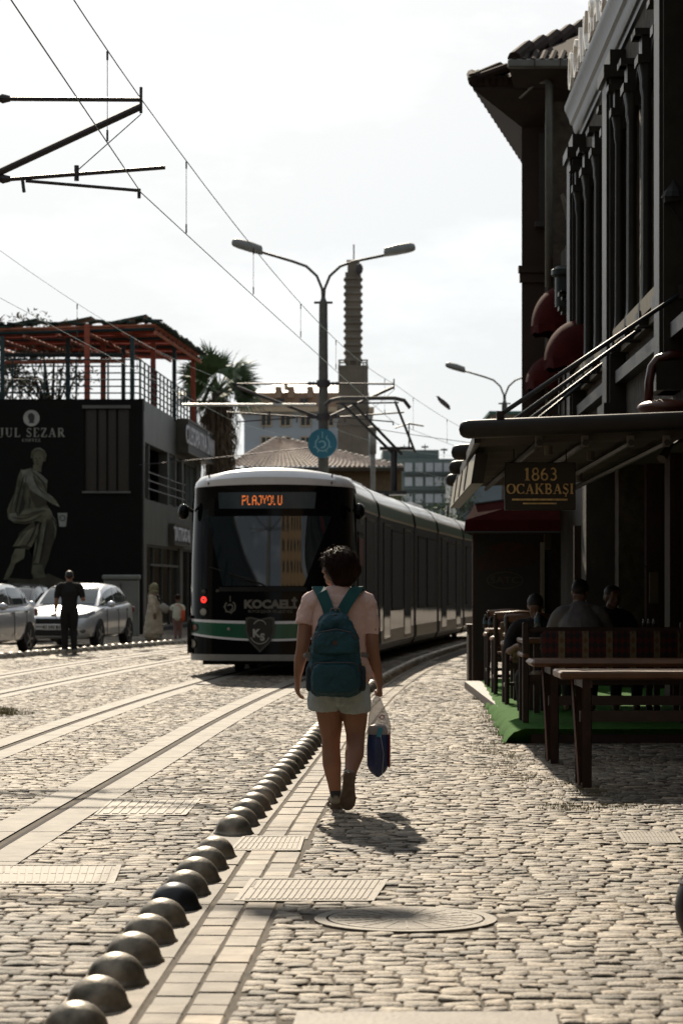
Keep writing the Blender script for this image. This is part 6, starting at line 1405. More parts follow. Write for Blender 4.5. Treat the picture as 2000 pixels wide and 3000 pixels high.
m = MB(); boxpx(m, 1335, 1560, 1395, 1700, D2, D2 + 12, 0); m.build('walls', mat('block_pale_blue', (.17, .22, .25), rough=.8, var=.12, scale=.6), G2)
for y in (1425, 1470, 1520):
    for x in (1352, 1378): winrect(G2, x - 7, x + 7, y, y + 26, D2, M_gb, 1.5)
G3 = thing('far_building', P(1480, 1720, 140), 'low pale building with a green roof edge under the small street lamp', 'building')
m = MB(); boxpx(m, 1440, 1600, 1212, 1700, 140, 150, 0); m.build('walls', mat('render_peach', (.36, .30, .24), rough=.85), G3); m = MB(); boxpx(m, 1432, 1605, 1204, 1213, 139.5, 150); m.build('roof_edge', mat('roof_teal', (.06, .14, .12)), G3)
# street buildings at our back and beside us: seen as reflections in the tram glass
M_bk = mat('back_facade_ochre', (.22, .145, .07), rough=.85, var=.15); M_bk2 = mat('back_facade_grey', (.10, .09, .075), rough=.85, var=.2)
def backb(x0, x1, y0, y1, h, mt, label, nw, facing):
    T = thing('street_house', ((x0+x1)/2, (y0+y1)/2, 0), label, 'building'); m = MB(); m.box(((x0+x1)/2, (y0+y1)/2, h/2), (x1-x0, y1-y0, h)); m.build('walls', mt, T)
    m = MB(); m.box(((x0+x1)/2, (y0+y1)/2, h + .15), (x1-x0 + 1, y1-y0 + 1, .3)); m.build('roof', M_clay, T)
    for r_ in range(int(h//3.2)):
        for k in range(nw):
            z = 1.9 + r_*3.2
            if facing == 'y': c = (x0 + (x1-x0)*(k+.5)/nw, y1 + .02, z); s_ = (1.1, .12, 1.7)
            elif facing == '-x': c = (x0 - .02, y0 + (y1-y0)*(k+.5)/nw, z); s_ = (.12, 1.1, 1.7)
            else: c = (x1 + .02, y0 + (y1-y0)*(k+.5)/nw, z); s_ = (.12, 1.1, 1.7)
            m = MB(); m.box(c, s_); m.build('window', M_bdark, T)
backb(-11, 3.4, -42, -34, 25, M_bk, 'ochre house closing the street behind the photographer', 6, 'y')  # height raised so its reflection covers the sky in the windscreen
for k_b, (ya, yb) in enumerate(((47, 58), (58.5, 72), (72.5, 88))):
    xx = cx(yb) + 4.4 + k_b*.6; backb(xx, xx + 8, ya, yb, 10 + k_b, M_bk2 if k_b != 1 else M_bk, ['grey','ochre','tall grey'][k_b] + ' house of the right-hand row hidden beyond the brown building', 7, '-x')
backb(3.6, 12, -30, 14, 9.5, M_bk2, 'grey house on the right side of the street beside the photographer', 12, '-x')
backb(-26, -14.5, -30, 30, 9, M_bk2, 'grey house on the left side of the street outside the frame', 14, 'x')
backb(12.5, 42, 124, 134, 13, M_bk2, 'unseen grey house added across the far street end to darken the tram reflections', 10, 'none')  # added out of view to keep bright sky out of the side-glass reflections
# ================================================================== RIGHT: ORNATE RESTAURANT BUILDING
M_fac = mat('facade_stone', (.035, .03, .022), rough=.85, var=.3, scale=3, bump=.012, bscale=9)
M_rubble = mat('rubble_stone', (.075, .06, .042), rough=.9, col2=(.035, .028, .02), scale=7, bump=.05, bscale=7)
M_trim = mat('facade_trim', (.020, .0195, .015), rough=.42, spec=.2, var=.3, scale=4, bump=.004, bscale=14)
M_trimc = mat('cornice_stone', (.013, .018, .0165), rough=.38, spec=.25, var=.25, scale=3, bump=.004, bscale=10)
M_trimy = mat('trim_ochre', (.10, .085, .05), rough=.75, var=.2)
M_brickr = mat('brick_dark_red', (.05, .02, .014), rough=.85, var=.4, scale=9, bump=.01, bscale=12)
M_wood = mat('dark_wood', (.030, .014, .009), rough=.6, var=.35, scale=6, bump=.003, bscale=20)
M_woodl = mat('table_wood', (.13, .062, .03), rough=.45, var=.35, scale=4, bump=.002, bscale=20)
M_glassd = mat('window_dark', (.006, .007, .008), rough=.12, spec=.3)
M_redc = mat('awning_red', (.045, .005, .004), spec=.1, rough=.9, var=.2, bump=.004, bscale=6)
FN = Vector((-1, .0125, 0)).normalized(); FD = Vector((.0125, 1, 0)).normalized()     # outward normal, along-street
def fw_(d, z, out=0.0): return Vector((facadeX(d), d, z)) + FN * out
def fbox(mb, d0, d1, z0, z1, o0, o1, mi=0):
    c = [fw_(d0, z0, o0), fw_(d1, z0, o0), fw_(d1, z0, o1), fw_(d0, z0, o1)]; c += [Vector((p.x, p.y, z1)) for p in c]
    mb.add(c, [(0, 3, 2, 1), (4, 5, 6, 7), (0, 1, 5, 4), (1, 2, 6, 5), (2, 3, 7, 6), (3, 0, 4, 7)], mi)
B2 = thing('restaurant_building', (3.1, 26, 0), 'ornate dark stone restaurant building with columns and cornice along the right edge', 'building')
FD0, FD1, FTOP = 16.0, 31.0, 7.35
wins = [(21.75, 22.75), (23.05, 24.05), (24.35, 25.3), (26.6, 27.6), (27.9, 28.9), (29.2, 30.15)]
m = MB()      # wall with real openings, upper storey
zs0, zs1 = 4.1, 6.55
fbox(m, FD0, FD1, 3.05, zs0, -.4, 0); fbox(m, FD0, FD1, zs1, FTOP, -.4, 0)
edges = [FD0] + [v for w in wins for v in w] + [FD1]
for a, b in zip(edges[0::2], edges[1::2]): fbox(m, a, b, zs0, zs1, -.4, 0)
fbox(m, FD0, FD1, 0, 3.05, -1.6, -1.2)                       # ground-floor wall set back
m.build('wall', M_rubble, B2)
m = MB(); c = [fw_(FD1, 0, 0), fw_(FD1, 0, -8)]; m.box((7.2, FD1 - .2, FTOP/2), (7.4, .4, FTOP)); m.box((7.2, 16.2, FTOP/2), (7.4, .4, FTOP)); m.box((10.8, 23.5, FTOP/2), (.3, 15, FTOP)); m.build('party_wall', M_rubble, B2)
m = MB(); m.box((7.0, 23.5, FTOP + .1), (8, 15.4, .2)); m.build('flat_roof', M_bk2, B2)
m = MB(); fbox(m, FD0, FD1, 2.95, 3.10, -1.6, .02); m.build('floor_band', M_fac, B2)
for a, b in wins:
    m = MB(); fbox(m, a, b, zs0, zs1, -.32, -.28); w = m.build('window', M_glassd, B2)
    m = MB(); fbox(m, a, a + .07, zs0, zs1, -.28, -.20); fbox(m, b - .07, b, zs0, zs1, -.28, -.20); fbox(m, (a+b)/2 - .03, (a+b)/2 + .03, zs0, zs1, -.28, -.22); fbox(m, a, b, 5.6, 5.66, -.28, -.22); m.build('frame', M_wood, w)
    m = MB(); fbox(m, a - .08, b + .08, zs0 - .16, zs0, -.02, .16); fbox(m, a - .04, b + .04, zs0 - .24, zs0 - .16, -.02, .09); m.build('sill', M_trimy, w)
    m = MB(); n = 9; cz = zs1 - .35       # arch head
    for k in range(n):
        t0, t1 = math.pi*k/n, math.pi*(k+1)/n; r = (b-a)/2 + .03; md = (a+b)/2
        for rr0, rr1, oo in ((r - .02, r + .12, .07),):
            p = [(md - rr0*math.cos(t0), cz + rr0*math.sin(t0)*.75), (md - rr0*math.cos(t1), cz + rr0*math.sin(t1)*.75), (md - rr1*math.cos(t1), cz + rr1*math.sin(t1)*.75), (md - rr1*math.cos(t0), cz + rr1*math.sin(t0)*.75)]
            vs = [fw_(q[0], q[1], oo) for q in p] + [fw_(q[0], q[1], -.02) for q in p]; m.add(vs, [(0, 1, 2, 3), (0, 4, 5, 1), (2, 6, 7, 3), (1, 5, 6, 2), (3, 7, 4, 0)])
    m.build('arch', M_trim, w)
cols = sorted(set([round(w[0] - .10, 2) for w in wins] + [round(w[1] + .10, 2) for w in wins]))
for k, d in enumerate(cols):
    m = MB(); p = fw_(d, 0, .09); m.lathe((p.x, p.y, 0), [(.075, 4.0), (.075, 4.08), (.055, 4.14), (.05, 4.3), (.045, 6.05), (.06, 6.12), (.06, 6.2), (.085, 6.34)], n=14)
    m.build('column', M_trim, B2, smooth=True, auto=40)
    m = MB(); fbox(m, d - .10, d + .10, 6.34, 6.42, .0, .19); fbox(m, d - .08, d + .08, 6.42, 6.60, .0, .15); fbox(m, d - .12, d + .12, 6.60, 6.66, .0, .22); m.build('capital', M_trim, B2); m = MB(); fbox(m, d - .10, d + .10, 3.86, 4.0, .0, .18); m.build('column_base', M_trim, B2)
for k, (a, b) in enumerate(((20.9, 21.45), (25.62, 26.25), (30.4, 31.0))):
    m = MB(); fbox(m, a, b, 3.1, FTOP - .25, .0, .17); fbox(m, a + .08, b - .08, 3.3, FTOP - .5, .17, .20); m.build('pilaster', M_trim, B2)
    m = MB(); fbox(m, a - .05, b + .05, FTOP - .55, FTOP - .42, .0, .24); m.build('pilaster_moulding', M_trim, B2); m = MB(); fbox(m, a - .05, b + .05, 3.1, 3.35, .0, .24); m.build('pilaster_moulding', M_trim, B2)
# cornice: swept profile
cp = [(.0, 7.14), (.035, 7.15), (.04, 7.20), (.07, 7.21), (.10, 7.27), (.11, 7.33), (.145, 7.35), (.16, 7.42), (.20, 7.50), (.215, 7.53), (.215, 7.58), (.19, 7.61), (-.2, 7.66)]
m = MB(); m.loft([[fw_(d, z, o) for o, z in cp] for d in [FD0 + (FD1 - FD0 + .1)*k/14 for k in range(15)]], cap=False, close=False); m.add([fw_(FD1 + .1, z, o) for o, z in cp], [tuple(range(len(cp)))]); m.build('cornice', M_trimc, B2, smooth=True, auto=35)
m = MB(); fbox(m, FD0, FD1, 3.55, 3.68, .0, .12); m.build('string_course', M_trim, B2)
# big letters above the cornice
T = thing('roof_letters', fw_(26, 7.7, .2), 'row of standing pale letters OCAKBAŞI on top of the cornice', 'sign')
lt = 'OCAKBAŞI'; M_rl = mat('letters_cream', (.85, .82, .76), rough=.5); M_rls = mat('letters_side_dark', (.05, .02, .015), rough=.6)
for k, ch in enumerate(lt):
    d = 30.75 - k*.70; tm = text_mb(ch, .66, fw_(d, 7.93, .13), ux=-FD, uz=(0, 0, 1), bold=.006, depth=.05, sx=1.0); tm.build('letter', M_rl, T)
m = MB(); fbox(m, 25.4, 31.0, 7.62, 7.70, .11, .14); m.build('letter_rail', M_rls, T)
# lanterns, pipes, small things on the facade
T = thing('flue_pipe', fw_(21.2, 3.3, .2), 'dark red bent flue pipe on the facade at the right edge above the canopy', 'pipe')
m = MB(); a = P(1900, 1190, 20.9); m.tube([P(1898, 1190, 20.9), P(1900, 1120, 20.9), P(1908, 1075, 20.9), P(1925, 1052, 20.9), P(1960, 1040, 20.9), P(2030, 1036, 20.9)], .040, n=12); m.build('pipe', mat('flue_red', (.055, .012, .008), rough=.35, coat=.3), T, smooth=True)
m = MB(); m.ball(P(1945, 1195, 20.8), (.24, .22, .075)); T = thing('roof_vent_cowl', P(1945, 1195, 20.8), 'low brown bulge of a vent cowl lying on the canopy top at the right edge', 'vent'); m.build('cowl', mat('cowl_brown', (.10, .035, .022), rough=.4), T, smooth=True); m = MB(); m.cyl(P(1945, 1215, 20.8), P(1945, 1196, 20.8), .05); m.build('neck', M_wood, T)
T = thing('wall_lantern', fw_(20.8, 4.9, .2), 'black iron wall lantern bracket on the pilaster at the right edge', 'lantern')
m = MB(); q = P(1972, 590, 20.9); m.tube([q + Vector((.2, .1, -.10)), q + Vector((.05, 0, -.16)), q + Vector((-.02, 0, -.06))], .016, n=6); m.box(q + Vector((.06, 0, .03)), (.30, .16, .05), rot=(0, -.15, 0)); m.build('bracket', M_tdark, T); m = MB(); m.lathe(q + Vector((.0, 0, .03)), [(.11, 0), (.09, .05), (.03, .12), (.005, .16)], n=10); m.build('cap', M_tdark, T)
# projecting pale board and thin cable on the far facade
T = thing('projecting_board', fw_(31.4, 5.6, .3), 'tall narrow pale board jutting from the wall beyond the columns', 'board')
m = MB(); poly = [(1640, 572), (1648, 566), (1692, 700), (1694, 760), (1686, 775)]; m.prism(poly, lambda p: P(p[0], p[1], 31.3), lambda p: P(p[0], p[1], 31.3) + Vector((.06, .35, 0))); m.build('board', mat('board_grey', (.20, .18, .15), rough=.7, var=.3), T)
T = thing('black_bollard_light', fw_(29.5, 5.7, .2), 'black capsule wall lamp beside the pale jutting board', 'wall lamp')
m = MB(); q0, q1 = P(1698, 598, 30.6), P(1699, 705, 30.6); m.tube([q1, q1 + (q0-q1)*.5, q0], .045, n=12); m.build('lamp_body', M_tdark, T, smooth=True); m = MB(); m.ball(q0, (.05, .05, .05)); m.build('lamp_cap', M_trimc, T, smooth=True)

# ================================================================== CANOPY (retractable awning on cross beams)
AW = thing('canopy', (1.1, 20, 2.7), 'dark retractable canopy with round-ended beams and slanting tie rods over the terrace', 'canopy')
M_alu = mat('canopy_metal', (.020, .018, .015), rough=.45, metal=.3, var=.2); M_alut = mat('canopy_tie', (.04, .045, .05), rough=.5, metal=.2); M_fab = mat('canopy_fabric', (.045, .036, .028), rough=.9, var=.2, scale=2, bump=.01, bscale=3); M_brk = mat('bracket_pale', (.16, .15, .13), rough=.6)
bd = [20.0, 23.4, 26.4, 29.5]; bx = [.97, 1.06, 1.17, 1.27]
for k, (d, x0) in enumerate(zip(bd, bx)):
    m = MB(); xr = facadeX(d) - .02; n = 24; z0, z1 = 2.705, 2.78; rings = []
    for x_, zc, rz_, ry in ((x0, z0, .004, .02), (x0 + .010, z0, .045, .04), (x0 + .035, z0, .068, .05), (x0 + .08, z0, .078, .055), (xr, z1, .078, .055)):
        rings.append([(x_, d + ry*math.cos(2*math.pi*j/n), zc + rz_*math.copysign(abs(math.sin(2*math.pi*j/n))**.6, math.sin(2*math.pi*j/n))) for j in range(n)])
    m.loft(rings); b_ = m.build('beam', M_alu, AW, smooth=True, auto=50)
    rod0 = (x0 + .34, d, z0 + .12); top = {0: (facadeX(20.6), 20.9, 3.95), 1: (facadeX(23.4) + .02, 23.4, 3.98), 2: (facadeX(26.4) + .02, 26.4, 3.98), 3: (facadeX(29.5) + .02, 29.5, 4.0)}[k]
    m = MB(); m.tube([rod0, top], .020, n=8); m.build('tie_rod', M_alut, AW, smooth=True)
    m = MB(); m.box((rod0[0], d, z0 + .10), (.06, .05, .10)); m.cyl((rod0[0], d - .04, rod0[2]), (rod0[0], d + .04, rod0[2]), .025, n=8); m.box((top[0] - .02, top[1], top[2]), (.05, .08, .12)); m.build('rod_bracket', M_alu, AW)
for k, px in enumerate((1577, 1712, 1845, 1950)):
    x = (px - 1000)*20.12/F; m = MB(); pts = [(x, 20.06, 2.60), (x + .12, 29.5, 2.60)]; m.tube(pts, (.028), n=6); m.build('guide_rail', M_alu, AW)
    m = MB(); m.box((x, 20.13, 2.615), (.055, .08, .09)); m.build('rail_bracket', M_brk, AW)
m = MB(); n = 24; vs = []
for j in range(n+1):
    d = 20.1 + 9.6*j/n; zz_ = 2.69 - .07*abs(math.sin(j*math.pi/3)); t = (d - 20)/9.5; xl = 1.13 + .26*t
    vs += [(xl, d, zz_ - .02), (facadeX(d) - .02, d, zz_ + .05)]
m.add(vs, [(2*j, 2*j+2, 2*j+3, 2*j+1) for j in range(n)]); m.build('fabric', M_fab, AW, smooth=True)
m = MB(); rings = []
for d in (20.15, 23.4, 26.4, 29.6):
    t = (d - 20)/9.5; x = 1.10 + .28*t; rings.append([(x, d, 2.60), (x + .05, d, 2.60), (x + .05, d, 2.69), (x, d, 2.69)])
m.loft(rings); m.build('edge_rail', M_alu, AW)
for k, (x_, d) in enumerate(((1.75, 20.5), (2.2, 21.4), (1.8, 24), (2.5, 25.5))):
    m = MB(); m.cyl((x_, d, 2.60), (x_, d, 2.52), .035, n=8); m.build('downlight', M_brk, AW)
# lightbox board along the street edge
T = thing('fascia_sign', (1.25, 23, 2.5), 'pale lightbox board hanging under the street edge of the canopy', 'sign')
m = MB(); A0, A1 = Vector((1.17, 21.0, 0)), Vector((1.24, 26.6, 0))
vs = []
for p, zt, zb in ((A0, 2.56, 2.30), (A1, 2.54, 2.27)):
    vs += [p + Vector((0, 0, zt)), p + Vector((.10, 0, zt)), p + Vector((.06, 0, zb)), p + Vector((-.04, 0, zb))]
m.add(vs, [(0, 1, 2, 3), (7, 6, 5, 4), (0, 4, 5, 1), (1, 5, 6, 2), (2, 6, 7, 3)]); m.build('box', M_alu, T)
m = MB(); o = Vector((-.008, 0, 0)); m.add([vs[0] + o, vs[4] + o, vs[7] + o, vs[3] + o], [(0, 1, 2, 3)]); m.build('face', mat('lightbox_face', (.42, .38, .28), rough=.4), T)
m = MB(); 
for k in range(1, 4): t = k/4; a = vs[0]*(1-t) + vs[4]*t + 2*o; b = vs[3]*(1-t) + vs[7]*t + 2*o; m = MB(); m.tube([a, b], .006, n=4); m.build('seam', M_alu, T)
# hanging name sign
T = thing('hanging_sign', (1.72, 21, 2.28), 'black hanging sign with gold lettering 1863 OCAKBAŞI under the canopy', 'sign'); dS = 21.0
a, b = P(1477, 1495, dS), P(1684, 1355, dS); M_sb = mat('sign_black', (.007, .009, .0085), rough=.35); M_go = mat('letters_gold', (.62, .47, .22), rough=.35, metal=.4, var=.35, scale=30)
m = MB(); m.box(((a.x+b.x)/2, dS, (a.z+b.z)/2), (b.x-a.x, .05, b.z-a.z), bev=.006); m.build('board', M_sb, T)
s21 = F/dS; c = P(1582, 1389, dS - .028); serif_mb('1863', 37/s21, c, sp=.06, sx=1.05).build('number_letters', M_go, T)
c = P(1581, 1432, dS - .028); serif_mb('OCAKBAŞI', 30/s21, c, sp=.07, sx=1.02).build('name_letters', M_go, T)
m = MB(); m.box(P(1580, 1463.5, dS - .032), (162/s21, .008, 5.5/s21)); m.box(P(1580, 1475, dS - .032), (98/s21, .008, 4/s21)); m.build('underlines', M_go, T)
m = MB(); 
for x in (a.x + .08, b.x - .08): m.tube([(x, dS, b.z), (x, dS, 2.60)], .005, n=4)
m.build('hangers', M_alu, T)
# loudspeaker / spotlight under the canopy at the right
T = thing('spotlight', P(1940, 1330, 21.3), 'pale cylindrical spotlight on the wall under the canopy at the right edge', 'spotlight')
m = MB(); m.cyl(P(1937, 1345, 21.3), P(1962, 1308, 21.3) + Vector((0, .1, 0)), .045, .03, n=14); m.build('lamp_body', mat('spot_pale', (.075, .07, .06), rough=.6), T, smooth=True, auto=40); m = MB(); m.tube([P(1962, 1308, 21.4), P(1990, 1290, 21.6), P(2030, 1290, 21.8)], .015, n=6); m.build('bracket', M_alu, T)

# ground-floor shopfront details (set back in deep shade)
SF = thing('shopfront', (4.3, 25, 0), 'dark timber shopfront with door and brick piers in the shade under the canopy', 'shopfront')
def sb(mb, d0, d1, z0, z1, o0, o1): fbox(mb, d0, d1, z0, z1, o0, o1)
for d in (19.0, 21.9, 25.0, 28.2, 30.6):
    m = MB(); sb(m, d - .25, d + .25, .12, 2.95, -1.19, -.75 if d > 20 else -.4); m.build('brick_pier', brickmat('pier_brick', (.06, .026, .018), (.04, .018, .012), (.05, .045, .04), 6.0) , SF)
for d0, d1 in ((22.2, 24.7), (25.3, 27.9), (28.5, 30.3)):
    m = MB(); sb(m, d0, d1, .95, 2.6, -1.15, -1.12); w = m.build('window', M_glassd, SF); m = MB()
    for k in range(4): t = d0 + (d1-d0)*k/3; sb(m, t - .04, t + .04, .95, 2.6, -1.12, -1.04)
    sb(m, d0, d1, 2.6, 2.7, -1.12, -1.03); sb(m, d0, d1, .85, .95, -1.12, -1.0); m.build('frame', M_wood, w)
m = MB(); sb(m, 19.4, 20.6, .15, 2.4, -1.15, -1.08); dr = m.build('door', M_wood, SF); m = MB(); sb(m, 19.6, 20.4, .4, 1.0, -1.08, -1.06); sb(m, 19.6, 20.4, 1.2, 2.2, -1.08, -1.06); m.build('door_panel', M_wood, dr)
T = thing('notice_board', P(1912, 1720, 23.5), 'small pale notice hanging on the wall under the canopy near the right edge', 'notice'); m = MB(); q = P(1913, 1722, 23.4); m.box(q, (.085, .02, .30)); m.build('sheet', mat('notice_cream', (.075, .07, .05)), T); m = MB(); m.tube([q + Vector((-.10, 0, .22)), q + Vector((0, 0, .15))], .005, n=4); m.build('string', M_alu, T)

# ================================================================== TERRACE: turf platform and furniture
PH = .13
M_turf = mat('artificial_turf', (.05, .16, .022), rough=.95, spec=.1, col2=(.03, .10, .014), scale=9, bump=.006, bscale=60)
ed = [(1.49, 21.65), (1.55, 23.5), (1.62, 25.5), (1.68, 27.5), (1.75, 29.5), (1.82, 31.5), (1.90, 33.7)]
PT = thing('turf_platform', (2.3, 27, 0), 'low terrace platform covered with bright green artificial turf', 'platform')
m = MB(); rr = random.Random(4); n = 70; rings = []
for k in range(n+1):
    d = 21.65 + 12.0*k/n; i = min(5, int((d - 21.65)/2.01)); x = np.interp(d, [e[1] for e in ed], [e[0] for e in ed]); wv = .018*math.sin(d*5.1) + .012*math.sin(d*11.7)
    rings.append([(x - .03 + wv, d, .002), (x + wv*.6, d, .05), (x + .05 + wv*.5, d, .10), (x + .15 + wv*.2, d, PH + .004*math.sin(d*7)), (x + .5, d, PH), (facadeX(d) + 1.15, d, PH)])
m.loft(rings, cap=False, close=False)
r0 = rings[0]; fr = [(p[0] + .02, 21.78, max(0.001, p[2] - .13)) for p in r0]; m.loft([r0, fr], cap=False, close=False)  # front face undercut so that it falls into deeper shade
m.build('turf', M_turf, PT, smooth=True)
m = MB(); m.box((2.9, 27.6, .05), (2.4, 11.8, .1)); m.build('deck', M_wood, PT)
tag((lambda o: o)(MB().add([(1.94, 33.8, .06), (2.34, 33.8, .06), (2.64, 41, .06), (2.24, 41, .06), (1.94, 33.8, -.02), (2.34, 33.8, -.02), (2.64, 41, -.02), (2.24, 41, -.02)], [(0, 1, 2, 3), (4, 7, 6, 5), (0, 4, 5, 1), (1, 5, 6, 2), (2, 6, 7, 3), (3, 7, 4, 0)]).build('stone_step', M_kerb)), 'pale stone edge strip beyond the far end of the green platform', 'kerb stone')
bmp = mat('beam_wood', (.07, .04, .022), rough=.5)
def table(x0, d0, dep, L_, zt, label, rnd=False):
    T = thing('table', (x0 + L_/2, d0 + dep/2, 0), label, 'table', group='timber tables on the terrace')
    m = MB(); m.box((x0 + L_/2, d0 + dep/2, zt - .0275), (L_, dep, .055), bev=.012 if not rnd else .025); m.build('tabletop', M_woodl, T)
    for xs_ in (x0 + .19, x0 + L_ - .25):
        for (dy, sp) in ((.045, -.0), (dep - .06, .0)):
            m = MB(); y = d0 + dy; m.tube([(xs_ - .0, y, 0.0), (xs_, y, zt - .055)], [(.052, .034)]*2, n=4, up=(1, 1, 0)); m.build('leg', M_wood, T)
        m = MB(); m.box((xs_, d0 + dep/2, zt - .085), (.07, dep - .04, .06)); m.build('leg_rail', M_wood, T)
        m = MB(); a, b = (xs_ - .055, d0 + .05, .02), (xs_ - .055, d0 + dep - .08, zt - .08); m.tube([a, b], .012, n=4); m.build('cross_brace', M_woodl, T)
    m = MB(); m.box((x0 + L_/2 + .04, d0 + .05, .50), (L_ - .2, .035, .075)); m.build('stretcher', M_wood, T)
    return T
table(1.52, 16.82, .62, 1.75, .813, 'long timber table nearest to us, its pale front edge catching the light')
table(1.50, 19.15, .60, 1.8, .822, 'timber table with rounded top corner, second in the row just behind the nearest one', rnd=True)
M_kil = None
def kilim(name):
    m = mat(name, (.05, .012, .010), rough=.95, var=.4, scale=20); t = m.node_tree; b = t.nodes['Principled BSDF']; tcn = [n for n in t.nodes if n.type == 'TEX_COORD'][0]
    sp = t.nodes.new('ShaderNodeSeparateXYZ'); t.links.new(tcn.outputs['Object'], sp.inputs[0])
    def math_(op, a, b_=None, v=None):
        q = t.nodes.new('ShaderNodeMath'); q.operation = op; t.links.new(a, q.inputs[0])
        if b_ is not None: t.links.new(b_, q.inputs[1])
        if v is not None: q.inputs[1].default_value = v
        return q.outputs[0]
    fx = math_('FRACT', math_('MULTIPLY', sp.outputs['X'], v=1/.222)); st = math_('LESS_THAN', fx, v=.27)
    ed_ = math_('LESS_THAN', math_('ABSOLUTE', math_('SUBTRACT', fx, v=.135)), v=.10)
    gz = math_('ABSOLUTE', math_('SUBTRACT', math_('FRACT', math_('MULTIPLY', sp.outputs['Z'], v=11.0)), v=.5)); dx = math_('ABSOLUTE', math_('SUBTRACT', math_('FRACT', math_('MULTIPLY', fx, v=3.7)), v=.5))
    dia = math_('GREATER_THAN', math_('ADD', gz, dx), v=.48)
    mo = math_('MULTIPLY', ed_, math_('LESS_THAN', math_('ADD', gz, dx), v=.38))
    def mixc(f, a, bc):
        q = t.nodes.new('ShaderNodeMix'); q.data_type = 'RGBA'; t.links.new(f, q.inputs['Factor'])
        if isinstance(a, tuple): q.inputs['A'].default_value = (*a, 1)
        else: t.links.new(a, q.inputs['A'])
        q.inputs['B'].default_value = (*bc, 1); return q.outputs['Result']
    c1_ = mixc(dia, (.085, .015, .012), (.02, .018, .02)); c2_ = mixc(st, c1_, (.17, .14, .085)); c3_ = mixc(mo, c2_, (.14, .08, .04))
    t.links.new(c3_, b.inputs['Base Color']); return m
M_kil = kilim('kilim_fabric')
def bench(x0, d0, L_, label):
    T = thing('bench', (x0 + L_/2, d0, PH), label, 'bench'); z = PH
    for xs_ in (x0 + .03, x0 + L_ - .05):
        m = MB(); m.box((xs_, d0, z + .47), (.06, .06, .94), bev=.008); m.build('post', M_wood, T)
        m = MB(); m.box((xs_, d0 + .48, z + .31), (.055, .055, .62), bev=.008); m.build('leg', M_wood, T)
        m = MB(); m.box((xs_, d0 + .23, z + .63), (.065, .56, .04), bev=.012); m.ball((xs_, d0 + .52, z + .63), (.042, .045, .035)); m.build('armrest', M_woodl, T)
    m = MB(); m.box((x0 + L_/2, d0 + .01, z + .87), (L_ - .1, .04, .05), bev=.01); m.box((x0 + L_/2, d0 + .01, z + .42), (L_ - .1, .04, .06)); m.build('back_rail', M_wood, T)
    m = MB(); m.box((x0 + L_/2 + .05, d0 - .02, z + .67), (L_ - .24, .085, .38), bev=.03); m.build('back_cushion', M_kil, T, smooth=True, auto=60)
    m = MB(); m.box((x0 + L_/2, d0 + .26, z + .38), (L_ - .1, .50, .05)); m.build('seat', M_wood, T)
    m = MB(); m.box((x0 + L_/2 + .02, d0 + .25, z + .435), (L_ - .16, .52, .075), bev=.03); m.build('seat_cushion', M_kil, T, smooth=True, auto=60)
    return T
bench(1.69, 22.62, 1.55, 'long bench with patterned kilim back cushion turned away from us behind the tables')
def armchair(x0, d0, label, w=.56, face=1):
    T = thing('armchair', (x0 + w/2, d0, PH), label, 'chair', group='wooden armchairs along the platform edge'); z = PH
    for xs_ in (x0, x0 + w):
        m = MB(); m.tube([(xs_, d0, z), (xs_, d0, z + .45), (xs_, d0 - .05, z + .95)], [(.026, .026)]*3, n=8); m.build('rear_leg', M_wood, T)
        m = MB(); m.tube([(xs_, d0 + .46, z), (xs_, d0 + .46, z + .64)], .026, n=8); m.build('front_leg', M_wood, T)
        m = MB(); m.tube([(xs_, d0 - .02, z + .66), (xs_, d0 + .25, z + .67), (xs_, d0 + .50, z + .65)], [(.030, .018), (.034, .02), (.040, .03)], n=10); m.ball((xs_, d0 + .50, z + .65), (.042, .04, .032)); m.build('armrest', mat('arm_wood', (.20, .10, .06), rough=.4, var=.2), T, smooth=True)
    m = MB(); m.tube([(x0 - .01, d0 - .05, z + .93), (x0 + w*.5, d0 - .09, z + .95), (x0 + w + .01, d0 - .05, z + .93)], [(.045, .018)]*3, n=8, up=(0, 0, 1)); m.build('top_rail', M_woodl, T, smooth=True)
    m = MB(); m.box((x0 + w/2, d0 - .03, z + .68), (w - .10, .06, .36), rot=(R(-6), 0, 0), bev=.02); m.build('back_cushion', M_kil, T, smooth=True, auto=60)
    m = MB(); m.box((x0 + w/2, d0 + .23, z + .41), (w - .02, .50, .05)); m.build('seat', M_wood, T); m = MB(); m.box((x0 + w/2, d0 + .23, z + .465), (w - .06, .48, .07), bev=.025); m.build('seat_cushion', M_kil, T, smooth=True, auto=60)
    for z_ in (.2,): m = MB(); m.box((x0 + w/2, d0 + .46, z + z_), (w, .025, .04)); m.box((x0, d0 + .23, z + z_), (.025, .46, .04)); m.box((x0 + w, d0 + .23, z + z_), (.025, .46, .04)); m.build('stretcher', M_wood, T)
    return T
armchair(1.79, 26.2, 'wooden armchair with kilim cushion, first in the line beyond the bench')
armchair(1.82, 28.6, 'wooden armchair, second in the line beyond the bench at the platform edge')
armchair(1.88, 31.0, 'wooden armchair, farthest in the line at the platform edge')
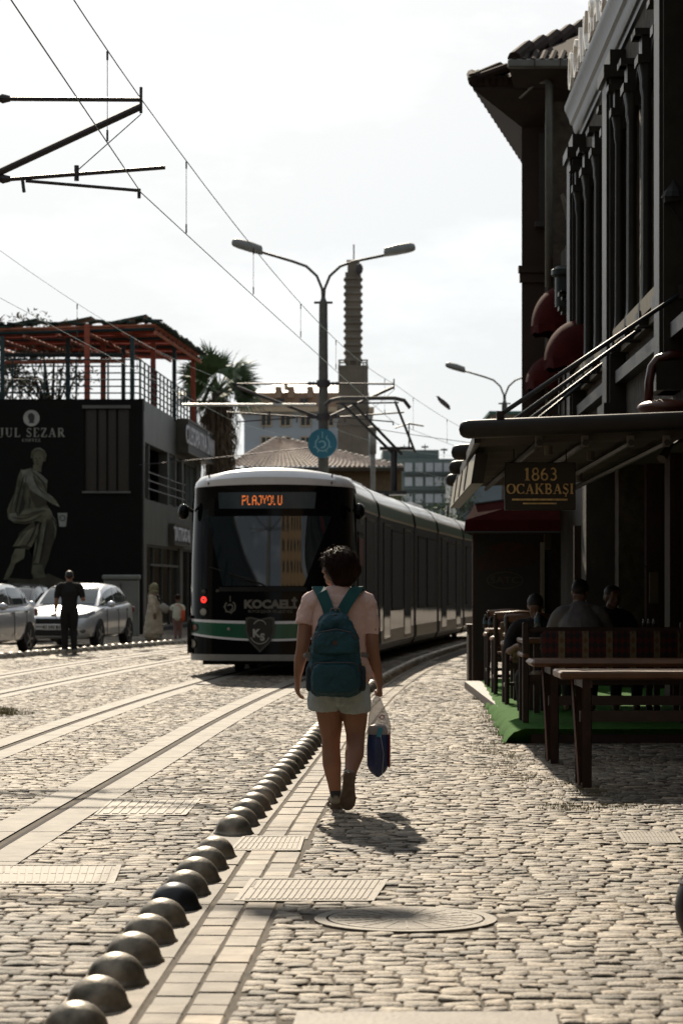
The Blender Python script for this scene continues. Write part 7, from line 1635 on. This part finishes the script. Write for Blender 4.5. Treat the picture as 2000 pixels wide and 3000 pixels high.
# dining table with bottles behind the bench
T = thing('dining_table', (2.5, 24.6, PH), 'dining table behind the bench with water bottles standing on it', 'table')
m = MB(); m.box((2.55, 24.5, .86), (1.5, .8, .05), bev=.012); m.build('tabletop', M_woodl, T)
for x_ in (1.95, 3.15):
    for y_ in (24.2, 24.8): m = MB(); m.box((x_, y_, .49), (.06, .06, .70)); m.build('leg', M_wood, T)
M_bot = mat('bottle_plastic', (.12, .15, .16), rough=.12, var=.1, spec=.8, alpha=.75); M_btl = mat('bottle_label', (.05, .12, .16), rough=.5)
def bottle(px, top, bot, d, label, col=None, grp='bottles on the terrace tables'):
    q = P(px, bot, d); h = (bot - top)*d/F; T = thing('bottle', q, label, 'bottle', group=grp); m = MB(); r = .031
    m.lathe(q, [(r*.9, 0), (r, .01), (r, h*.62), (r*.75, h*.76), (r*.38, h*.86), (r*.36, h*.93)], n=14); m.build('body', col or M_bot, T, smooth=True)
    m = MB(); m.lathe(q, [(r*.42, h*.92), (r*.42, h)], n=10); m.build('cap', mat('bottle_cap', (.25, .26, .25)), T); m = MB(); m.lathe(q, [(r*1.02, h*.30), (r*1.02, h*.56)], n=14, cap=False); m.build('label', M_btl, T)
bottle(1483, 1793, 1837, 27.2, 'clear water bottle with the pale cap at the left end of the terrace tables'); bottle(1573, 1792, 1838, 24.4, 'water bottle with a round blue label just left of the man in the white shirt')
bottle(1421, 1800, 1840, 30.0, 'small dark bottle, leftmost on the farthest terrace table', mat('bottle_dark', (.01, .012, .01), rough=.15)); bottle(1436, 1806, 1840, 30.2, 'small dark bottle beside the leftmost one on the farthest table', mat('bottle_dark', (.01, .012, .01)))
T = thing('dining_table', (2.2, 29.9, PH), 'farther small dining table at the end of the terrace', 'table'); m = MB(); m.box((2.25, 30.1, .86), (.9, .8, .05), bev=.012); m.build('tabletop', M_woodl, T)
for x_, y_ in ((1.9, 29.8), (2.6, 29.8), (1.9, 30.4), (2.6, 30.4)): m = MB(); m.box((x_, y_, .49), (.05, .05, .70)); m.build('leg', M_wood, T)
T = thing('dining_table', (2.3, 27.3, PH), 'middle dining table of the terrace where the clear bottle stands', 'table'); m = MB(); m.box((2.35, 27.35, .855), (1.0, .8, .05), bev=.012); m.build('tabletop', M_woodl, T)
for x_, y_ in ((1.95, 27.1), (2.7, 27.1), (1.95, 27.6), (2.7, 27.6)): m = MB(); m.box((x_, y_, .48), (.05, .05, .70)); m.build('leg', M_wood, T)
T = thing('napkin_holder', P(1508, 1835, 27), 'open white menu card leaning on the middle terrace table', 'menu'); m = MB(); q = P(1512, 1836, 26.98); m.quad(q + Vector((-.06, 0, 0)), q + Vector((.06, 0, .0)), q + Vector((.08, .05, .05)), q + Vector((-.02, .05, .09))); m.build('card', mat('card_white', (.35, .34, .32)), T)
T = thing('condiment_set', P(1905, 1830, 23.9), 'dark metal condiment jars on the dining table near the right edge', 'condiments')
for dx in (-.05, 0, .05): m = MB(); q = P(1900, 1838, 24.2) + Vector((dx, 0, 0)); m.lathe(q, [(.018, 0), (.02, .05), (.012, .07), (.014, .085)], n=10); m.build('jar', mat('jar_metal', (.12, .11, .10), rough=.25, metal=.7), T, smooth=True)
# planter box between the platform end and the tram
T = thing('planter_box', (1.83, 34.2, 0), 'dark timber planter box at the far end of the platform', 'planter'); a, b = P(1378, 1968, 34.6), P(1415, 1845, 34.6); m = MB(); m.box(((a.x + b.x)/2 + .02, 34.7, .42), (b.x - a.x + .12, .5, .84), bev=.01); m.build('box', M_wood, T); m = MB(); m.box(((a.x + b.x)/2 + .02, 34.7, .85), (b.x - a.x + .16, .54, .04)); m.build('rim', M_wood, T)
# printed wind screen panel
WP = thing('menu_panel', (2.33, 34, 0), 'tall dark panel with a faded food picture and oval SATC mark under the red awning', 'panel'); dW = 34.0
a, b = P(1388, 1940, dW), P(1580, 1555, dW); m = MB(); m.box(((a.x+b.x)/2, dW, (a.z+b.z)/2), (b.x-a.x, .06, b.z-a.z)); m.build('panel', mat('panel_dark', (.012, .012, .013), rough=.45, var=.3), WP)
m = MB()
def ppoly(pts, y): m.add([P(x, yy, dW - .032 - y*.003) for x, yy in pts], [tuple(range(len(pts)))])
ppoly([(1392, 1640), (1440, 1612), (1500, 1600), (1560, 1590), (1575, 1625), (1560, 1655), (1500, 1662), (1440, 1668), (1400, 1675)], 0); m.build('food_picture', mat('food_print', (.045, .014, .008), rough=.6, col2=(.015, .01, .008), scale=12), WP)
m = MB(); ppoly([(1420, 1605), (1470, 1588), (1530, 1592), (1540, 1610), (1480, 1622)], 1); m.build('food_picture', mat('food_print2', (.06, .015, .01), rough=.6, col2=(.02, .01, .008), scale=15), WP)
c = P(1478, 1700, dW - .036); m = MB(); n = 32
A = [c + Vector((math.cos(2*math.pi*k/n)*.255, 0, math.sin(2*math.pi*k/n)*.12)) for k in range(n+1)]; B_ = [c + Vector((math.cos(2*math.pi*k/n)*.243, 0, math.sin(2*math.pi*k/n)*.11)) for k in range(n+1)]
m.add(A + B_, [(k, k+1, n+2+k, n+1+k) for k in range(n)]); m.build('oval_mark', mat('print_gold', (.07, .06, .045), rough=.5), WP); text_mb('SATC', .13, c + Vector((.0, -.002, 0)), depth=.003, sx=1.3).build('print_letters', mat('print_gold', (.07, .06, .045)), WP)
m = MB(); 
for x in (1388, 1580): q = P(x, 1555, dW); m.box((q.x, dW, q.z/2), (.05, .08, q.z)); 
for dx_, y_ in ((0, 0),): pass
m2_ = MB(); q = P(1388, 1555, dW); m2_.box((q.x, dW, q.z/2), (.05, .08, q.z)); m2_.build('post', M_wood, WP); m2_ = MB(); q = P(1580, 1555, dW); m2_.box((q.x, dW, q.z/2), (.05, .08, q.z)); m2_.build('post', M_wood, WP)
# posts and pale draped panels deeper inside
for x, y0, y1, d, mt, lb in ((1602, 1560, 1770, 33, M_trimy, 'narrow ochre timber post right of the menu panel, under the red awning'), (1690, 1540, 1850, 30.5, M_wood, 'dark post rising behind the man in the white shirt')):
    T = thing('terrace_post', P(x, y0, d), lb, 'post'); q = P(x, y0, d); m = MB(); m.box((q.x, d, (q.z + PH)/2), (.09, .09, q.z - PH)); m.build('shaft', mat('post_dim', (.05, .042, .025), rough=.8) if mt is M_trimy else M_wood, T); m = MB(); m.box((q.x, d, PH + .03), (.16, .16, .06)); m.build('base', M_wood, T)
T = thing('glass_door', P(1620, 1700, 32.5), 'half-open glass door leaf catching light beside the menu panel', 'door'); m = MB(); q = P(1588, 1600, 32.4); m.box((q.x, 32.4, 1.05), (.05, .05, 1.9)); m.build('frame', M_trimy, T); m = MB(); m.box((q.x + .07, 32.42, 1.05), (.09, .02, 1.7)); m.build('glass', M_glz, T)
# red awning over the panel
RA = thing('red_awning', (1.9, 33, 2.4), 'dark red sloping awning with a sunlit edge above the menu panel', 'awning'); dA = 32.6; dB_ = 35.8
m = MB(); e0, e1 = P(1358, 1560, dA), P(1640, 1560, dA); v0, v1 = e0 + Vector((.02, 0, .17)), e1 + Vector((0, 0, .17)); t0, t1 = P(1395, 1475, dA) + Vector((.0, .35, .0)), P(1640, 1440, dA) + Vector((0, .35, 0))
m.add([e0, e1, v1, v0], [(0, 1, 2, 3)]); m.add([v0, v1, t1, t0], [(0, 1, 2, 3)]); m.add([t0, t1, t1 + Vector((.2, 2.6, 0)), t0 + Vector((.3, 2.6, 0))], [(0, 1, 2, 3)])
m.add([e0, v0, t0, t0 + Vector((.3, 2.6, 0)), e0 + Vector((.3, 2.8, 0))], [(0, 1, 2, 3, 4)]); m.build('cloth', M_redc, RA)
m = MB(); m.tube([e0, e1], .02, n=6); m.tube([t0, t1], .02, n=6); m.build('frame', M_alu, RA)

# ================================================================== DINERS
def diner(loc, rz, label, shirtm, hairm, lean=0.0, yaw=0, sc=1.0, back=False, pitch=.3):
    T = thing('person', loc, label, 'person', rz=rz); b = MB(); L_ = lean
    limb(b, [(0, 0, .45), (0, L_*.4, .65), (0, L_*.8, .88), (0, L_, 1.02)], [(.15, .12), (.15, .11), (.18, .12), (.13, .08)], n=18); neck(b, (0, L_, 1.02), (0, L_ + .05, 1.12), .05); head(b, (0, L_ + .09, 1.20), yaw=yaw, pitch=-pitch, s=1.0)
    for s2 in (-1, 1):
        limb(b, [(s2*.18, L_, .99), (s2*.25, L_ + .05, .85), (s2*.26, L_ + .18, .74), (s2*.16, L_ + .36, .80)], [.052, .046, .04, .028]); hand(b, (s2*.155, L_ + .37, .80), (-s2*.4, .9, .05), (0, 0, -1), s2, curl=.4)
        limb(b, [(s2*.09, 0, .46), (s2*.12, .25, .47), (s2*.13, .45, .46), (s2*.12, .46, .25), (s2*.12, .46, .05)], [.09, .085, .06, .05, .035])
    remeshed(b, 'body', M_skin2, T, .010, 1)
    c = MB(); limb(c, [(0, 0, .44), (0, L_*.4, .65), (0, L_*.8, .88), (0, L_, 1.03)], [(.185, .15), (.185, .14), (.215, .145), (.13, .09)], n=20)
    for s2 in (-1, 1): limb(c, [(s2*.10, L_, 1.0), (s2*.19, L_, .98), (s2*.26, L_ + .05, .85), (s2*.27, L_ + .14, .77)], [.075, .078, .07, .062])
    remeshed(c, 'shirt', shirtm, T, .010, 2, disp=(.018, .08))
    c = MB(); limb(c, [(0, 0, .48), (0, .1, .46)], [(.17, .12), (.17, .11)]); 
    for s2 in (-1, 1): limb(c, [(s2*.09, 0, .46), (s2*.12, .25, .47), (s2*.13, .45, .46), (s2*.12, .46, .25), (s2*.12, .46, .12)], [.10, .095, .072, .062, .055])
    remeshed(c, 'trousers', M_blk, T, .012, 1)
    c = MB(); Mh = Matrix.Translation((0, L_ + .09, 1.20)) @ Euler((-pitch, 0, yaw)).to_matrix().to_4x4(); k = MB(); k.ball((0, -.02, .045), (.086, .10, .078)); k.ball((0, -.055, -.01), (.08, .06, .07)); k.v = [tuple(Mh @ Vector(v)) for v in k.v]; c.add(k.v, k.f); remeshed(c, 'hair', hairm, T, .009, 1)
    return T
diner((2.33, 23.55, PH + .02), R(-4), 'man in a white shirt sitting with his back to us behind the kilim bench', mat('shirt_white', (.17, .17, .18), rough=.9, bump=.004, bscale=9), M_hair2, lean=.30, yaw=R(-10), pitch=.9, sc=1)
diner((2.06, 25.35, PH - .13), R(170), 'dark-haired man bent over his food, facing us left of the white shirt', mat('shirt_dark', (.015, .013, .014), rough=.9), M_hair2, lean=.22, pitch=.7)
diner((2.78, 25.4, PH - .03), R(200), 'person in dark clothes seated across the table, barely visible right of the white shirt', mat('shirt_dark', (.015, .013, .014)), M_hair2, lean=.06, pitch=.1)
# round black planter / wheel guard cut by the right edge in the foreground
T = thing('round_planter', (1.47, 9.5, 0), 'round black pot cut off by the right edge in the foreground', 'pot'); q = (1.485, 9.55, 0)
m = MB(); m.lathe(q, [(.10, 0), (.14, .03), (.165, .09), (.170, .14), (.160, .20), (.145, .235), (.135, .24), (.13, .20), (.005, .19)], n=28); m.build('pot', mat('pot_black', (.008, .008, .009), rough=.5), T, smooth=True, auto=60); m = MB(); m.lathe(q, [(.15, .225), (.158, .235), (.15, .245), (.14, .24)], n=28); m.build('rim', mat('pot_black', (.008, .008, .009)), T)

# ================================================================== SECOND BUILDING (brown, with wide eaves)
M_bro = mat('render_brown', (.035, .022, .016), rough=.85, var=.2, scale=1.5); M_soff = mat('soffit_brown', (.022, .013, .009), rough=.8, var=.25, scale=5); M_gut = mat('gutter_grey', (.12, .125, .115), rough=.5, metal=.3); M_rt = mat('roof_tile_dark', (.028, .017, .013), rough=.9, spec=.2, var=.35, scale=5)
BB = thing('brown_building', (4, 38, 0), 'tall brown building with broad tiled eaves beyond the restaurant', 'building'); d2 = 35.5
q = P(1527, 1720, d2); xL = q.x; zT = 8.15; fd = Vector((.19, 1, 0)).normalized(); ln = 9.0
m = MB(); c = [Vector((xL, d2, 0)), Vector((xL + 8, d2, 0)), Vector((xL + 8, d2, 0)) + fd*ln, Vector((xL, d2, 0)) + fd*ln]; m.add(c + [p + Vector((0, 0, zT)) for p in c], [(0, 3, 2, 1), (4, 5, 6, 7), (0, 1, 5, 4), (1, 2, 6, 5), (2, 3, 7, 6), (3, 0, 4, 7)]); m.build('wall', M_bro, BB)
zb = P(0, 790, d2).z; m = MB(); m.box((xL + 4 - .02, d2 - .02, zb), (8.06, .14, .10)); m.box((xL + 4 - .02, d2 - .0, zb - .12), (8.02, .10, .14)); m.build('string_course', M_bro, BB)
# window with shutter on the end wall
wa, wb_ = P(1578, 650, d2), P(1622, 392, d2); m = MB(); m.box(((wa.x + wb_.x)/2, d2 - .03, (wa.z + wb_.z)/2), (wb_.x - wa.x, .10, wb_.z - wa.z)); w = m.build('window', mat('shutter_grey', (.045, .042, .036), rough=.7), BB); m = MB(); m.box(((wa.x + wb_.x)/2 + .03, d2 - .09, (wa.z + wb_.z)/2), (.10, .04, wb_.z - wa.z - .2)); m.build('pane', M_glassd, w); m = MB(); m.box(((wa.x + wb_.x)/2, d2 - .08, wa.z - .05), (wb_.x - wa.x + .14, .2, .08)); m.build('sill', mat('shutter_grey', (.045, .042, .036)), w)
# roof: eaves at two levels as in the photo
e = P(1386, 262, d2 - .8); zE = e.z; xE = e.x
e0 = Vector((xE, d2 - .8, zE)); ef = e0 + fd*(ln + 1.0); er = Vector((xL + 8, d2 - .8, zE)); 
m = MB(); w0 = Vector((xL, d2, zT)); wf = w0 + fd*ln; wr = Vector((xL + 8, d2, zT)); m.add([e0, er, wr, w0, ef, wf], [(0, 1, 2, 3), (0, 3, 5, 4)]); 
m.add([e0, er, er + Vector((0, 0, .10)), e0 + Vector((0, 0, .10))], [(0, 1, 2, 3)]); m.add([e0, ef, ef + Vector((0, 0, .10)), e0 + Vector((0, 0, .10))], [(0, 1, 2, 3)]); m.build('soffit', M_soff, BB)
m = MB(); rp_ = Vector((xL + 3.4, d2 + 3.6, zE + 1.75)); up = Vector((0, 0, .11)); m.add([e0 + up, er + up, Vector((xL + 8, d2 + 3.6, zE + 1.75)), rp_, ef + up], [(0, 1, 2, 3), (0, 3, 4)]); m.build('roof', M_rt, BB)
m = MB()
for k in range(34):    # roll ends of the tiles along both eaves
    t = k/33; p = e0 + up + (Vector((xL + 8, d2 - .8, zE)) - e0)*t*.35; m.tube([p + Vector((0, -.06, .0)), p + Vector((.0, .5, .21))], .075, n=8)
for k in range(26): p = e0 + up + (ef - e0)*(k/25); m.tube([p + Vector((-.06, 0, 0)), p + Vector((.5, .0, .2))], .075, n=8)
n = 10
for k in range(n): p = e0 + up + (rp_ - e0)*(k/n*.999); m.tube([p + Vector((0, 0, .02)), p + (rp_ - e0)*(1/n) + Vector((0, 0, .10))], .11, n=8)
m.build('roof_tiles', M_rt, BB)
# upper eave with the pale gutter and downpipe
d3 = 34.0; g0, g1 = P(1486, 187, d3), P(1690, 187, d3); GE = thing('gutter_roof', g0, 'upper tiled eave with a pale box gutter and long downpipe between the two right buildings', 'roof')
m = MB(); a = g0; b = P(1800, 187, d3); m.box(((a.x + b.x)/2, d3, a.z), (b.x - a.x, .14, .12), bev=.02); m.build('gutter', M_gut, GE)
m = MB()
for x in (1565, 1640): q = P(x, 187, d3 - .08); m.box(q, (.015, .01, .13))
m.build('gutter_joint', M_wood, GE)
m = MB(); sA = [P(1486, 185, d3), P(1800, 185, d3), P(1800, 275, d3) + Vector((0, 1.4, 0)), P(1545, 275, d3) + Vector((0, 1.4, 0))]; m.add(sA, [(0, 1, 2, 3)]); m.add([P(1486, 185, d3), P(1545, 275, d3) + Vector((0, 1.4, 0)), P(1535, 240, d3) + Vector((.4, 3, .2)), P(1500, 180, d3) + Vector((.4, 3, .2))], [(0, 1, 2, 3)]); m.build('soffit', M_soff, GE)
m = MB(); ra_ = [P(1505, 182, d3) , P(1800, 182, d3), P(1800, 60, d3 + 3.2), P(1705, 98, d3 + 3.2)]; m.add(ra_, [(0, 1, 2, 3)])
for k in range(5):
    t = k/5; p = ra_[0] + (ra_[3] - ra_[0])*t; p2_ = ra_[0] + (ra_[3] - ra_[0])*(t + .2); m.tube([p + Vector((0, 0, .05)), p2_ + Vector((0, 0, .13))], .10, n=8)
for k in range(12): p = ra_[0] + (ra_[1] - ra_[0])*(k/11); m.tube([p + Vector((0, -.05, .0)), p + Vector((.1, .5, .24))], .05, n=8)
m.build('roof_tiles', M_rt, GE)
m = MB(); m.tube([P(1522, 280, d3 + .9), P(1570, 236, d3 + .6), P(1602, 234, d3 + .5), P(1607, 250, d3 + .5), P(1607, 840, d3 + .5)], .055, n=10); m.build('downpipe', M_gut, GE, smooth=True)
m = MB(); 
m.box((P(1720, 0, d3 + .9).x, d3 + 1.2, 4.35), (1.15, .5, 8.7)); m.build('side_wall', M_rubble, GE)
# red dome awnings over upstairs windows
def domeawn(px, ytop, ybot, d, xw, label):
    T = thing('dome_awning', P(px, ytop, d), label, 'awning', group='red quarter-dome awnings on the right buildings'); zt, zb = P(0, ytop, d).z, P(0, ybot, d).z; xl = P(px, 0, d).x; h = zt - zb; dep = xw - xl; wd = .50
    m = MB(); rings = []; nn = 10
    for j in range(nn + 1):      # ribs fan around the street-facing quarter dome
        a = math.pi*j/nn; ring = []
        for k in range(nn + 1):
            b = (math.pi/2)*k/nn; fl = 1 + (.035 if j % 2 else 0); ring.append((xw - dep*math.cos(b)*math.sin(a)*fl - .0, d - wd*math.cos(b)*math.cos(a)*fl + wd, zb + h*math.sin(b)))
        rings.append(ring)
    m.loft(rings, cap=False, close=False); m.build('cloth', M_redc, T, smooth=True)
    m = MB(); rings = [[(r[0][0] - .012*(k % 2), r[0][1], zb), (r[0][0], r[0][1], zb - .10 - .03*(k % 2))] for k, r in enumerate(rings)]; m.loft(rings, cap=False, close=False); m.build('valance', M_redc, T)
domeawn(1566, 825, 945, 33.4, facadeX(31) + .02, 'red quarter-dome awning, uppermost of the three beside the downpipe')
domeawn(1606, 920, 1045, 30.0, facadeX(30.0) + .0, 'red quarter-dome awning, middle and largest of the three beside the downpipe')
domeawn(1550, 1022, 1112, 34.6, facadeX(31) + .12, 'red quarter-dome awning, lowest of the three just above the canopy rods')
# narrow plastered link with vertical mouldings between the buildings
LK = thing('link_facade', (3.2, 32.5, 0), 'narrow moulded facade with a chimney-like pillar between the restaurant and the brown building', 'facade')
m = MB(); m.box((3.9, 33.0, 3.1), (1.5, 3.6, 6.2)); m.build('wall', M_fac, LK)
for x, y0, y1, d, r in ((1655, 780, 900, 32, .14),):
    m = MB(); a, b = P(x, y1, d), P(x, y0, d); m.lathe((a.x, d, 0), [(r, a.z), (r, b.z - .15), (r*1.35, b.z - .12), (r*1.35, b.z - .05), (r*.8, b.z)], n=12); m.build('pillar', M_trimc, LK, smooth=True, auto=40)
for x in (1640, 1655, 1672, 1690):
    a, b = P(x, 1215, 31.2), P(x, 960 if x > 1660 else 1085, 31.2); m = MB(); m.box((a.x, 31.25, (a.z + b.z)/2), (.03, .05, b.z - a.z)); m.build('moulding', M_trim, LK)
for y, w in ((862, .20), (1000, .20), (858, .16), (905, .2)):
    m = MB(); q = P(1668, y, 31.6); m.box(q, (w*1.5, .2, .05)); m.box(q - Vector((0, 0, .05)), (w*1.1, .16, .05)); m.build('bracket', M_trim, LK)
